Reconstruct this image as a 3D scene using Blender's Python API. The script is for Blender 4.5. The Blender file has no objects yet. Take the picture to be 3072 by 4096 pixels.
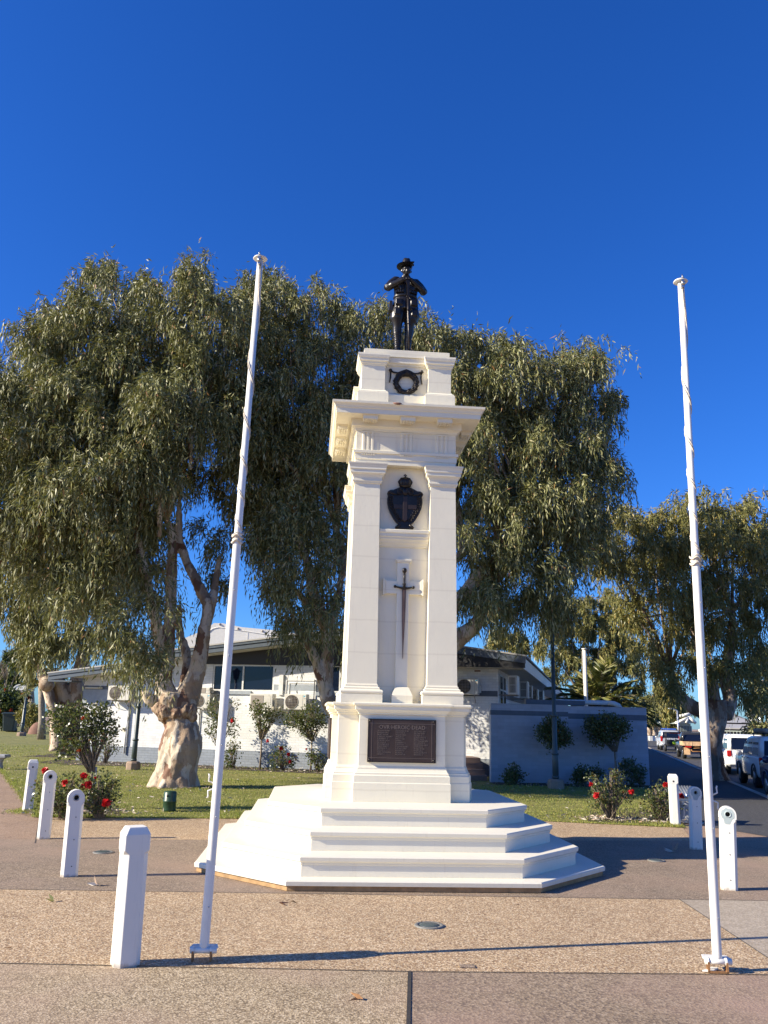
import bpy, math, random
import numpy as np
from math import sin, cos, tan, radians, pi, sqrt, atan2
from mathutils import Vector, Matrix
random.seed(7)
RNG = np.random.default_rng(11)
SC = bpy.context.scene
COL = SC.collection

# ------------------------------------------------------------------ camera
CAM_H = 1.65
FPX = 3352.0                      # focal length in pixels of a 3072 x 4096 frame
PITCH, ROLL = radians(14.0), radians(1.4)
_f = Vector((0, cos(PITCH), sin(PITCH)))
_u0 = Vector((0, -sin(PITCH), cos(PITCH)))
_r0 = Vector((1, 0, 0))
RIGHT = cos(ROLL) * _r0 + sin(ROLL) * _u0
UP = -sin(ROLL) * _r0 + cos(ROLL) * _u0
EYE = Vector((0, 0, CAM_H))
cam = bpy.data.cameras.new('camera')
camo = bpy.data.objects.new('camera', cam)
COL.objects.link(camo)
M = Matrix.Identity(4)
for i in range(3):
    M[i][0], M[i][1], M[i][2], M[i][3] = RIGHT[i], UP[i], -_f[i], EYE[i]
camo.matrix_world = M
cam.sensor_fit = 'VERTICAL'
cam.sensor_height = 36.0
cam.lens = 36.0 * FPX / 4096.0
cam.clip_start, cam.clip_end = 0.05, 4000
SC.camera = camo


def ray(x, y):
    return (x - 1536) / FPX * RIGHT - (y - 2048) / FPX * UP + _f


def G(x, y, z=0.0):               # survey helper: ground point seen at (x, y)
    d = ray(x, y)
    return EYE + d * ((z - CAM_H) / d.z)


def D(x, y, Y):                   # point seen at (x, y) at world distance Y
    d = ray(x, y)
    return EYE + d * (Y / d.y)


Q = 3072 / 1659.0                 # second survey scale
def dG(x, y, z=0.0): return G(x * Q, y * Q, z)
def dD(x, y, Y): return D(x * Q, y * Q, Y)


# monument / town grid frame
YAW = radians(4.7)
MC = Vector((0.246, 11.56, 0))
EX = Vector((cos(YAW), sin(YAW), 0))
EY = Vector((-sin(YAW), cos(YAW), 0))
def W(x, y, z=0.0): return MC + EX * x + EY * y + Vector((0, 0, z))
def L(p):
    d = Vector(p) - MC
    return Vector((d.dot(EX), d.dot(EY), d.z))


# ------------------------------------------------------------------ node helpers
def newmat(name):
    m = bpy.data.materials.new(name)
    m.use_nodes = True
    nt = m.node_tree
    b = nt.nodes['Principled BSDF']
    return m, nt, b


def nd(nt, t, **kw):
    n = nt.nodes.new(t)
    for k, v in kw.items():
        if k in n.inputs.keys():
            n.inputs[k].default_value = v
        else:
            setattr(n, k, v)
    return n


def lk(nt, a, b): nt.links.new(a, b)


def ramp(nt, fac, stops, interp='LINEAR'):
    r = nt.nodes.new('ShaderNodeValToRGB')
    r.color_ramp.interpolation = interp
    el = r.color_ramp.elements
    while len(el) < len(stops):
        el.new(0.5)
    for e, (p, c) in zip(el, stops):
        e.position = p
        e.color = (c[0], c[1], c[2], 1) if len(c) == 3 else c
    lk(nt, fac, r.inputs[0])
    return r.outputs[0]


def mixc(nt, fac, a, b, mode='MIX'):
    n = nt.nodes.new('ShaderNodeMix')
    n.data_type = 'RGBA'
    n.blend_type = mode
    if isinstance(fac, (int, float)): n.inputs[0].default_value = fac
    else: lk(nt, fac, n.inputs[0])
    for s, v in ((6, a), (7, b)):
        if isinstance(v, tuple): n.inputs[s].default_value = (*v, 1) if len(v) == 3 else v
        else: lk(nt, v, n.inputs[s])
    return n.outputs[2]


def bump(nt, b, h, strength=0.3, dist=0.01):
    n = nt.nodes.new('ShaderNodeBump')
    n.inputs['Strength'].default_value = strength
    n.inputs['Distance'].default_value = dist
    lk(nt, h, n.inputs['Height'])
    lk(nt, n.outputs[0], b.inputs['Normal'])


def coords(nt, kind='Object'):
    return nt.nodes.new('ShaderNodeTexCoord').outputs[kind]


def noise(nt, co, scale, detail=4, rough=0.6, dist=0.0):
    n = nd(nt, 'ShaderNodeTexNoise', Scale=scale, Detail=detail, Roughness=rough, Distortion=dist)
    lk(nt, co, n.inputs['Vector'])
    return n.outputs['Fac']


def simple(name, col, rough=0.6, metal=0.0, var=0.12, scale=6.0, bmp=0.15, bscale=40.0, spec=0.5):
    """a paint / metal / plaster with mottled tone and fine surface relief"""
    m, nt, b = newmat(name)
    co = coords(nt)
    n1 = noise(nt, co, scale, 5)
    lo = tuple(max(0, c * (1 - var)) for c in col)
    hi = tuple(min(1, c * (1 + var)) for c in col)
    lk(nt, ramp(nt, n1, [(0.3, lo), (0.7, hi)]), b.inputs['Base Color'])
    b.inputs['Roughness'].default_value = rough
    b.inputs['Metallic'].default_value = metal
    b.inputs['Specular IOR Level'].default_value = spec
    if bmp: bump(nt, b, noise(nt, co, bscale, 4), bmp, 0.01)
    return m


def paint_masonry(name, col, stain=(0.42, 0.36, 0.26), amt=0.10, courses=0.0, grime=0.0):
    """brushed thick paint over concrete: relief, chips, faint run-off stains"""
    m, nt, b = newmat(name)
    co = coords(nt)
    big = noise(nt, co, 2.2, 5, 0.65)
    fine = noise(nt, co, 22, 6, 0.7)
    mp = nd(nt, 'ShaderNodeMapping'); mp.inputs['Scale'].default_value = (14, 14, 1.2)
    lk(nt, co, mp.inputs['Vector'])
    streak = noise(nt, mp.outputs[0], 2.0, 4, 0.6)
    base = ramp(nt, big, [(0.3, tuple(c * 0.95 for c in col)), (0.7, col)])
    s = ramp(nt, streak, [(0.60, (0, 0, 0)), (0.80, (amt, amt, amt))])
    base = mixc(nt, s, base, stain)
    chip = ramp(nt, fine, [(0.715, (0, 0, 0)), (0.74, (0.5, 0.5, 0.5))])
    base = mixc(nt, chip, base, (0.62, 0.58, 0.48))
    sep = nt.nodes.new('ShaderNodeSeparateXYZ'); lk(nt, co, sep.inputs[0])
    if courses:
        wob = nt.nodes.new('ShaderNodeMath'); wob.operation = 'MULTIPLY_ADD'; lk(nt, noise(nt, co, 3, 3), wob.inputs[0]); wob.inputs[1].default_value = 0.03; lk(nt, sep.outputs['Z'], wob.inputs[2])
        md = nt.nodes.new('ShaderNodeMath'); md.operation = 'PINGPONG'; lk(nt, wob.outputs[0], md.inputs[0]); md.inputs[1].default_value = courses
        ln = ramp(nt, md.outputs[0], [(0.0, (0.90, 0.89, 0.875)), (0.008, (0.95, 0.945, 0.94)), (0.016, (1, 1, 1))])
        base = mixc(nt, 1.0, base, ln, 'MULTIPLY')
    if grime:
        gz = nt.nodes.new('ShaderNodeMath'); gz.operation = 'MULTIPLY_ADD'; lk(nt, noise(nt, co, 16, 4, 0.7), gz.inputs[0]); gz.inputs[1].default_value = grime * 1.6; lk(nt, sep.outputs['Z'], gz.inputs[2])
        gm = ramp(nt, gz.outputs[0], [(grime * 0.75, (0.75, 0.75, 0.75)), (grime * 1.25, (0, 0, 0))])
        base = mixc(nt, gm, base, (0.33, 0.26, 0.19))
    lk(nt, base, b.inputs['Base Color'])
    b.inputs['Roughness'].default_value = 0.55
    h = nt.nodes.new('ShaderNodeMath'); h.operation = 'ADD'
    lk(nt, fine, h.inputs[0]); lk(nt, noise(nt, co, 7, 4), h.inputs[1])
    bump(nt, b, h.outputs[0], 0.16, 0.010)
    return m


def aggregate(name, cols, scale=95.0, dark=0.5, patch=0.12, rough=0.8, tint=None):
    """exposed aggregate: small pebbles of several colours in a matrix, uneven patches"""
    m, nt, b = newmat(name)
    co = coords(nt)
    v = nd(nt, 'ShaderNodeTexVoronoi', Scale=scale)
    lk(nt, co, v.inputs['Vector'])
    sep = nt.nodes.new('ShaderNodeSeparateColor'); lk(nt, v.outputs['Color'], sep.inputs[0])
    n = len(cols)
    peb = ramp(nt, sep.outputs[0], [(i / n, c) for i, c in enumerate(cols)], 'CONSTANT')
    edge = ramp(nt, v.outputs['Distance'], [(0.35, (1, 1, 1)), (0.75, (dark, dark, dark))])
    c = mixc(nt, 1.0, peb, edge, 'MULTIPLY')
    p = ramp(nt, noise(nt, co, 0.9, 6, 0.65), [(0.3, (1 - patch,) * 3), (0.7, (1 + patch,) * 3)])
    c = mixc(nt, 1.0, c, p, 'MULTIPLY')
    p2 = ramp(nt, noise(nt, co, 7, 5, 0.7), [(0.3, (0.86, 0.85, 0.84)), (0.7, (1.1, 1.1, 1.1))])
    c = mixc(nt, 1.0, c, p2, 'MULTIPLY')
    st = ramp(nt, noise(nt, co, 2.3, 6, 0.75, 0.8), [(0.56, (1, 1, 1)), (0.66, (0.84, 0.82, 0.80)), (0.72, (1, 1, 1))])
    c = mixc(nt, 1.0, c, st, 'MULTIPLY')
    sp_ = ramp(nt, noise(nt, co, 11, 3, 0.8), [(0.68, (1, 1, 1)), (0.72, (0.62, 0.58, 0.54))])
    c = mixc(nt, 1.0, c, sp_, 'MULTIPLY')
    if tint:
        t = ramp(nt, noise(nt, co, 0.55, 3), [(0.45, (0, 0, 0)), (0.7, (0.7, 0.7, 0.7))])
        c = mixc(nt, t, c, tint)
    lk(nt, c, b.inputs['Base Color'])
    b.inputs['Roughness'].default_value = rough
    bump(nt, b, v.outputs['Distance'], 0.5, 0.004)
    return m


def brickwork(name, col, mortar, sx=0.24, sz=0.085, var=0.08, axis='XZ', rough=0.55):
    m, nt, b = newmat(name)
    co = coords(nt)
    sep = nt.nodes.new('ShaderNodeSeparateXYZ'); lk(nt, co, sep.inputs[0])
    cmb = nt.nodes.new('ShaderNodeCombineXYZ')
    lk(nt, sep.outputs['X' if axis == 'XZ' else 'Y'], cmb.inputs[0]); lk(nt, sep.outputs['Z'], cmb.inputs[1])
    t = nt.nodes.new('ShaderNodeTexBrick')
    lk(nt, cmb.outputs[0], t.inputs['Vector'])
    t.inputs['Scale'].default_value = 1.0
    t.inputs['Brick Width'].default_value = sx
    t.inputs['Row Height'].default_value = sz
    t.inputs['Mortar Size'].default_value = 0.006
    t.inputs['Mortar Smooth'].default_value = 0.3
    t.inputs['Color1'].default_value = (*[c * (1 - var) for c in col], 1)
    t.inputs['Color2'].default_value = (*[min(1, c * (1 + var)) for c in col], 1)
    t.inputs['Mortar'].default_value = (*mortar, 1)
    n = noise(nt, co, 3, 5)
    c = mixc(nt, 1.0, t.outputs['Color'], ramp(nt, n, [(0.3, (0.9, 0.9, 0.9)), (0.7, (1.04, 1.04, 1.04))]), 'MULTIPLY')
    lk(nt, c, b.inputs['Base Color'])
    b.inputs['Roughness'].default_value = rough
    inv = nt.nodes.new('ShaderNodeMath'); inv.operation = 'SUBTRACT'; inv.inputs[0].default_value = 1
    lk(nt, t.outputs['Fac'], inv.inputs[1])
    bump(nt, b, inv.outputs[0], 0.6, 0.006)
    return m


def leafmat(name, stops, rough=0.38, trans=0.18, tcol=(0.25, 0.32, 0.06)):
    """each leaf is its own mesh island with its own tone"""
    m, nt, b = newmat(name)
    g = nt.nodes.new('ShaderNodeNewGeometry')
    c = ramp(nt, g.outputs['Random Per Island'], stops)
    lk(nt, c, b.inputs['Base Color'])
    b.inputs['Roughness'].default_value = rough
    b.inputs['Specular IOR Level'].default_value = 0.35
    tr = nd(nt, 'ShaderNodeBsdfTranslucent'); tr.inputs[0].default_value = (*tcol, 1)
    mx = nt.nodes.new('ShaderNodeMixShader'); mx.inputs[0].default_value = trans
    lk(nt, b.outputs[0], mx.inputs[1]); lk(nt, tr.outputs[0], mx.inputs[2])
    lk(nt, mx.outputs[0], nt.nodes['Material Output'].inputs[0])
    return m


def barkmat(name, pale, tan_, brown, white_to=None, scale=1.9):
    """smooth gum bark shedding in plates"""
    m, nt, b = newmat(name)
    co = coords(nt)
    mp = nd(nt, 'ShaderNodeMapping'); mp.inputs['Scale'].default_value = (1, 1, 0.5)
    lk(nt, co, mp.inputs['Vector'])
    n = noise(nt, mp.outputs[0], scale, 6, 0.6, 0.4)
    wv = nd(nt, 'ShaderNodeTexNoise', Scale=scale * 2.2, Detail=4, Roughness=0.6); lk(nt, mp.outputs[0], wv.inputs['Vector'])
    ds_ = mixc(nt, 0.30, mp.outputs[0], wv.outputs['Color'])
    vo = nd(nt, 'ShaderNodeTexVoronoi', Scale=scale * 3.4); lk(nt, ds_, vo.inputs['Vector'])
    ve = nd(nt, 'ShaderNodeTexVoronoi', Scale=scale * 3.4); ve.feature = 'DISTANCE_TO_EDGE'; lk(nt, ds_, ve.inputs['Vector'])
    sp = nt.nodes.new('ShaderNodeSeparateColor'); lk(nt, vo.outputs['Color'], sp.inputs[0])
    lite = tuple(min(0.72, q * 1.18) for q in pale)
    c = ramp(nt, sp.outputs[0], [(0.0, pale), (0.24, tan_), (0.42, lite), (0.62, pale), (0.78, tuple(q * 0.8 for q in tan_)), (0.92, brown)], 'CONSTANT')
    c = mixc(nt, ramp(nt, ve.outputs['Distance'], [(0.0, (0.30, 0.30, 0.30)), (0.05, (0.12, 0.12, 0.12)), (0.10, (0, 0, 0))]), c, brown)
    c = mixc(nt, 1.0, c, ramp(nt, n, [(0.3, (0.72, 0.70, 0.68)), (0.65, (1.08, 1.08, 1.08))]), 'MULTIPLY')
    n2 = noise(nt, mp.outputs[0], scale * 5, 4, 0.7, 0.6)
    c = mixc(nt, ramp(nt, n2, [(0.60, (0, 0, 0)), (0.66, (0.7, 0.7, 0.7))]), c, brown)
    if white_to:
        sep = nt.nodes.new('ShaderNodeSeparateXYZ'); lk(nt, co, sep.inputs[0])
        ad = nt.nodes.new('ShaderNodeMath'); ad.operation = 'MULTIPLY_ADD'
        lk(nt, n2, ad.inputs[0]); ad.inputs[1].default_value = 1.6; lk(nt, sep.outputs['Z'], ad.inputs[2])
        w = ramp(nt, ad.outputs[0], [(max(0.0, white_to * 0.5 - 0.25), (0.62, 0.62, 0.62)), (min(1.0, white_to * 0.5 + 0.3), (0, 0, 0))])
        c = mixc(nt, w, c, (0.66, 0.63, 0.58))
    lk(nt, c, b.inputs['Base Color'])
    b.inputs['Roughness'].default_value = 0.75
    h = nt.nodes.new('ShaderNodeMath'); h.operation = 'ADD'
    lk(nt, n, h.inputs[0]); lk(nt, n2, h.inputs[1])
    bump(nt, b, h.outputs[0], 0.6, 0.03)
    return m


def stopcols(*c):
    n = len(c)
    return [(i / max(1, n - 1), x) for i, x in enumerate(c)]


MAT = {}
def build_materials():
    A = MAT
    A['cream'] = paint_masonry('cream_masonry_paint', (0.84, 0.775, 0.60), (0.50, 0.43, 0.32), 0.22, 0.21)
    A['steppaint'] = paint_masonry('white_step_paint', (0.75, 0.70, 0.575), (0.48, 0.40, 0.29), 0.36)
    A['board'] = simple('ochre_concrete_edge', (0.36, 0.22, 0.10), 0.8, var=0.3, scale=9)
    A['bronze'] = simple('dark_bronze', (0.030, 0.025, 0.023), 0.34, 0.55, var=0.3, scale=14, bmp=0.2, bscale=60)
    A['statue'] = simple('blackened_bronze', (0.020, 0.018, 0.018), 0.33, 0.35, var=0.3, scale=10, bmp=0.12, bscale=45)
    A['plaque'] = simple('brown_bronze', (0.066, 0.044, 0.037), 0.42, 0.5, var=0.2, scale=5, bmp=0.1)
    A['shieldcross'] = simple('brown_bronze_relief', (0.055, 0.036, 0.03), 0.4, 0.5)
    A['coverdark'] = simple('worn_grey_metal', (0.17, 0.165, 0.15), 0.6)
    A['letters'] = simple('worn_bronze_letters', (0.22, 0.17, 0.14), 0.5, 0.5, bmp=0)
    A['copper'] = simple('weathered_copper', (0.20, 0.12, 0.085), 0.4, 0.5, var=0.3)
    A['post'] = paint_masonry('white_post_paint', (0.74, 0.715, 0.655), (0.30, 0.28, 0.25), 0.25, 0.0, 0.06)
    A['pole'] = simple('white_enamel', (0.76, 0.735, 0.675), 0.35, var=0.05, bmp=0.08)
    A['rust'] = simple('rusted_steel', (0.30, 0.15, 0.06), 0.75, 0.2, var=0.4, scale=30)
    A['greypatch'] = simple('grey_primer', (0.36, 0.42, 0.42), 0.6)
    A['rope'] = simple('cream_rope', (0.62, 0.55, 0.45), 0.8, var=0.2, scale=60)
    A['steel'] = simple('brushed_steel', (0.45, 0.46, 0.46), 0.3, 0.9)
    A['lampgreen'] = simple('dark_green_enamel', (0.055, 0.075, 0.075), 0.4, var=0.15)
    A['lampconc'] = simple('lamp_footing', (0.30, 0.21, 0.15), 0.85, var=0.2)
    A['greenbollard'] = simple('green_plastic', (0.02, 0.055, 0.03), 0.4)
    A['whitebrick'] = brickwork('white_painted_brick', (0.74, 0.74, 0.73), (0.64, 0.64, 0.64))
    A['whitebrick_side'] = brickwork('white_painted_brick_side', (0.78, 0.78, 0.77), (0.62, 0.62, 0.62), axis='YZ')
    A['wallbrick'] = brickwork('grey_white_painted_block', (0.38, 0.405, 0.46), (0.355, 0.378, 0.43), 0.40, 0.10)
    A['plinth'] = brickwork('blue_grey_painted_brick', (0.27, 0.30, 0.34), (0.19, 0.21, 0.24))
    A['bluegrey'] = simple('slate_paint', (0.095, 0.115, 0.145), 0.5)
    A['bluegreydark'] = simple('charcoal_cladding', (0.017, 0.017, 0.019), 0.55, var=0.15)
    A['fascia'] = simple('blue_grey_fascia', (0.082, 0.10, 0.12), 0.4)
    A['soffit'] = simple('cream_soffit', (0.58, 0.55, 0.48), 0.6)
    A['frame'] = simple('pale_window_frame', (0.66, 0.65, 0.62), 0.4)
    A['sill'] = simple('grey_sill', (0.30, 0.33, 0.36), 0.6)
    A['ac'] = simple('cream_enamel_casing', (0.62, 0.595, 0.53), 0.4, var=0.04)
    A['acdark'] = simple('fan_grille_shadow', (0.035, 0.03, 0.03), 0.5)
    A['grille'] = simple('grille_wire', (0.30, 0.26, 0.22), 0.5)
    A['cyan'] = simple('cyan_mark', (0.02, 0.42, 0.60), 0.5, bmp=0)
    A['concwhite'] = simple('pale_precast', (0.78, 0.76, 0.70), 0.6, var=0.06)
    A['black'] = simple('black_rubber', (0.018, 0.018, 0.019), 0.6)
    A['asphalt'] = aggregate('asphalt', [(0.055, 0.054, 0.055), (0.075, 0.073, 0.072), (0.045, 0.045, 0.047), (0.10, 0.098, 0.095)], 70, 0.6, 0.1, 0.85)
    A['mulch'] = aggregate('bark_mulch', [(0.07, 0.04, 0.028), (0.045, 0.028, 0.02), (0.10, 0.06, 0.042), (0.03, 0.02, 0.015)], 22, 0.4, 0.2, 0.9)
    A['agtan'] = aggregate('tan_exposed_aggregate', [(0.47, 0.325, 0.18), (0.60, 0.44, 0.265), (0.39, 0.255, 0.14), (0.72, 0.57, 0.38), (0.54, 0.38, 0.215), (0.29, 0.18, 0.10)], 80, 0.5, 0.09)
    A['agpale'] = aggregate('grey_tan_aggregate', [(0.41, 0.31, 0.185), (0.50, 0.39, 0.245), (0.33, 0.245, 0.145), (0.60, 0.48, 0.32), (0.24, 0.175, 0.10)], 85, 0.55, 0.13, tint=(0.42, 0.29, 0.20))
    A['agbrown'] = aggregate('brown_grey_paving', [(0.275, 0.20, 0.13), (0.315, 0.235, 0.155), (0.24, 0.175, 0.115), (0.36, 0.275, 0.19), (0.18, 0.13, 0.09)], 60, 0.75, 0.10, tint=(0.34, 0.225, 0.165))
    A['aggrey'] = aggregate('grey_brown_aggregate', [(0.25, 0.185, 0.125), (0.32, 0.24, 0.165), (0.19, 0.14, 0.095), (0.40, 0.31, 0.225), (0.27, 0.20, 0.135)], 80, 0.6, 0.11, tint=(0.32, 0.22, 0.155))
    A['agpink'] = aggregate('pink_brown_path', [(0.32, 0.21, 0.135), (0.37, 0.25, 0.165), (0.27, 0.175, 0.11), (0.43, 0.31, 0.215)], 70, 0.7, 0.12)
    A['concpath'] = aggregate('plain_concrete', [(0.38, 0.315, 0.235), (0.43, 0.36, 0.275), (0.34, 0.28, 0.205)], 60, 0.85, 0.08)
    A['joint'] = simple('joint_sealant', (0.035, 0.03, 0.026), 0.8)
    A['kerb'] = simple('kerb_concrete', (0.42, 0.37, 0.31), 0.85, var=0.2, scale=4)
    # lawn base
    m, nt, b = newmat('lawn_turf')
    co = coords(nt)
    n1 = noise(nt, co, 1.1, 6, 0.7); n2 = noise(nt, co, 26, 5, 0.75)
    c = ramp(nt, n1, [(0.3, (0.14, 0.15, 0.032)), (0.55, (0.23, 0.215, 0.052)), (0.75, (0.34, 0.28, 0.09))])
    c = mixc(nt, 1.0, c, ramp(nt, n2, [(0.25, (0.45, 0.45, 0.45)), (0.7, (1.35, 1.35, 1.3))]), 'MULTIPLY')
    lk(nt, c, b.inputs['Base Color']); b.inputs['Roughness'].default_value = 0.85
    bump(nt, b, n2, 0.8, 0.04)
    A['turf'] = m
    A['blade'] = leafmat('grass_blade', stopcols((0.15, 0.19, 0.032), (0.22, 0.25, 0.048), (0.31, 0.31, 0.075), (0.42, 0.36, 0.12)), 0.55, 0.3, (0.3, 0.36, 0.06))
    A['litter'] = leafmat('dry_leaf_litter', stopcols((0.40, 0.33, 0.24), (0.56, 0.50, 0.42), (0.26, 0.15, 0.09), (0.62, 0.57, 0.5)), 0.6, 0.05)
    gum = [(0, (0.060, 0.072, 0.026)), (0.22, (0.115, 0.126, 0.044)), (0.5, (0.185, 0.188, 0.064)), (0.76, (0.265, 0.258, 0.105)),
           (0.93, (0.37, 0.36, 0.21)), (0.97, (0.26, 0.19, 0.06)), (1, (0.26, 0.11, 0.045))]
    A['gum'] = leafmat('gum_leaf', gum, 0.5, 0.16, (0.24, 0.24, 0.05))
    gum2 = [(0, (0.11, 0.12, 0.042)), (0.3, (0.17, 0.175, 0.056)), (0.65, (0.24, 0.225, 0.074)), (0.9, (0.31, 0.265, 0.09)), (1, (0.38, 0.25, 0.06))]
    A['gumgold'] = leafmat('sunny_gum_leaf', gum2, 0.42, 0.2, (0.28, 0.26, 0.05))
    A['bushleaf'] = leafmat('dark_shrub_leaf', stopcols((0.022, 0.035, 0.015), (0.04, 0.06, 0.022), (0.065, 0.09, 0.032)), 0.4, 0.15)
    A['rose'] = leafmat('rose_leaf', [(0, (0.042, 0.055, 0.022)), (0.5, (0.080, 0.098, 0.036)), (0.85, (0.13, 0.145, 0.05)), (0.95, (0.19, 0.15, 0.05)), (1, (0.20, 0.07, 0.03))], 0.32, 0.15)
    A['palmleaf'] = leafmat('palm_leaflet', stopcols((0.07, 0.09, 0.022), (0.13, 0.14, 0.035), (0.21, 0.20, 0.055), (0.32, 0.27, 0.09)), 0.4, 0.12)
    A['petal'] = leafmat('red_petal', stopcols((0.35, 0.008, 0.012), (0.52, 0.012, 0.018), (0.62, 0.025, 0.03)), 0.5, 0.2, (0.7, 0.02, 0.02))
    A['petalw'] = leafmat('cream_petal', stopcols((0.75, 0.7, 0.55), (0.8, 0.78, 0.7)), 0.5, 0.2, (0.8, 0.75, 0.6))
    A['petalo'] = leafmat('orange_petal', stopcols((0.5, 0.06, 0.02), (0.6, 0.12, 0.03)), 0.5, 0.2, (0.8, 0.15, 0.05))
    A['stem'] = simple('rose_cane', (0.20, 0.155, 0.11), 0.8, var=0.3, scale=30)
    A['bark'] = barkmat('gum_bark', (0.52, 0.42, 0.31), (0.38, 0.265, 0.17), (0.17, 0.085, 0.05))
    A['barkbase'] = barkmat('gum_bark_white_foot', (0.54, 0.45, 0.34), (0.38, 0.27, 0.175), (0.19, 0.095, 0.055), white_to=0.95)
    A['burl'] = simple('red_brown_burl', (0.24, 0.135, 0.085), 0.9, var=0.7, scale=4, bmp=1.0, bscale=18)
    A['burlbark'] = barkmat('burl_bark', (0.36, 0.25, 0.165), (0.25, 0.135, 0.08), (0.11, 0.05, 0.032), scale=4.5)
    A['barkdark'] = barkmat('street_tree_bark', (0.40, 0.32, 0.245), (0.30, 0.2, 0.13), (0.17, 0.085, 0.05))
    A['palmtrunk'] = simple('palm_trunk', (0.30, 0.25, 0.19), 0.9, var=0.4, scale=12, bmp=0.8, bscale=14)
    A['carwhite'] = simple('white_car_paint', (0.80, 0.80, 0.80), 0.18, var=0.01, bmp=0)
    A['cardark'] = simple('dark_car_paint', (0.03, 0.032, 0.036), 0.18, var=0.05, bmp=0)
    A['carsilver'] = simple('silver_car_paint', (0.50, 0.52, 0.55), 0.22, 0.3, var=0.03, bmp=0)
    A['carblue'] = simple('blue_car_paint', (0.02, 0.035, 0.09), 0.2, var=0.05, bmp=0)
    A['plastic'] = simple('dark_trim', (0.022, 0.022, 0.024), 0.5, bmp=0)
    A['tray'] = simple('rust_orange_tray', (0.62, 0.40, 0.22), 0.7, var=0.35, scale=5, bmp=0.3)
    A['redlens'] = simple('red_lens', (0.45, 0.015, 0.012), 0.15, bmp=0)
    A['whitelens'] = simple('clear_lens', (0.7, 0.7, 0.7), 0.1, bmp=0)
    A['lime'] = simple('lime_disc', (0.45, 0.72, 0.03), 0.5, bmp=0)
    A['bluestrap'] = simple('blue_tarp', (0.04, 0.12, 0.5), 0.5, bmp=0)
    m, nt, b = newmat('dark_glass')
    b.inputs['Base Color'].default_value = (0.006, 0.010, 0.026, 1)
    b.inputs['Roughness'].default_value = 0.04
    b.inputs['Specular IOR Level'].default_value = 0.35
    bump(nt, b, noise(nt, coords(nt), 1.2, 2), 0.04, 0.05)
    A['glass'] = m
    A['roofgrey'] = simple('corrugated_grey_roof', (0.36, 0.35, 0.335), 0.55, var=0.1, scale=1.5)
    A['brownwall'] = simple('plain_brown_wall', (0.22, 0.15, 0.12), 0.8)  # even brown base colour for steps, walls, chimney and cottage roof
    A['ornate'] = simple('ivory_render', (0.80, 0.77, 0.68), 0.6, var=0.05)
    A['gold'] = simple('ochre_ornament', (0.55, 0.36, 0.12), 0.6)
    A['palegreen'] = simple('pale_green_timber', (0.42, 0.47, 0.41), 0.6)
    A['earth'] = simple('red_earth_wall', (0.22, 0.115, 0.08), 0.9, var=0.2)
    A['bin'] = simple('dark_green_bin', (0.02, 0.035, 0.035), 0.45)
    A['zinc'] = simple('zincalume', (0.55, 0.57, 0.58), 0.3, 0.7)
    A['conc'] = simple('grey_concrete', (0.34, 0.345, 0.35), 0.8, var=0.15)


build_materials()


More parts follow.
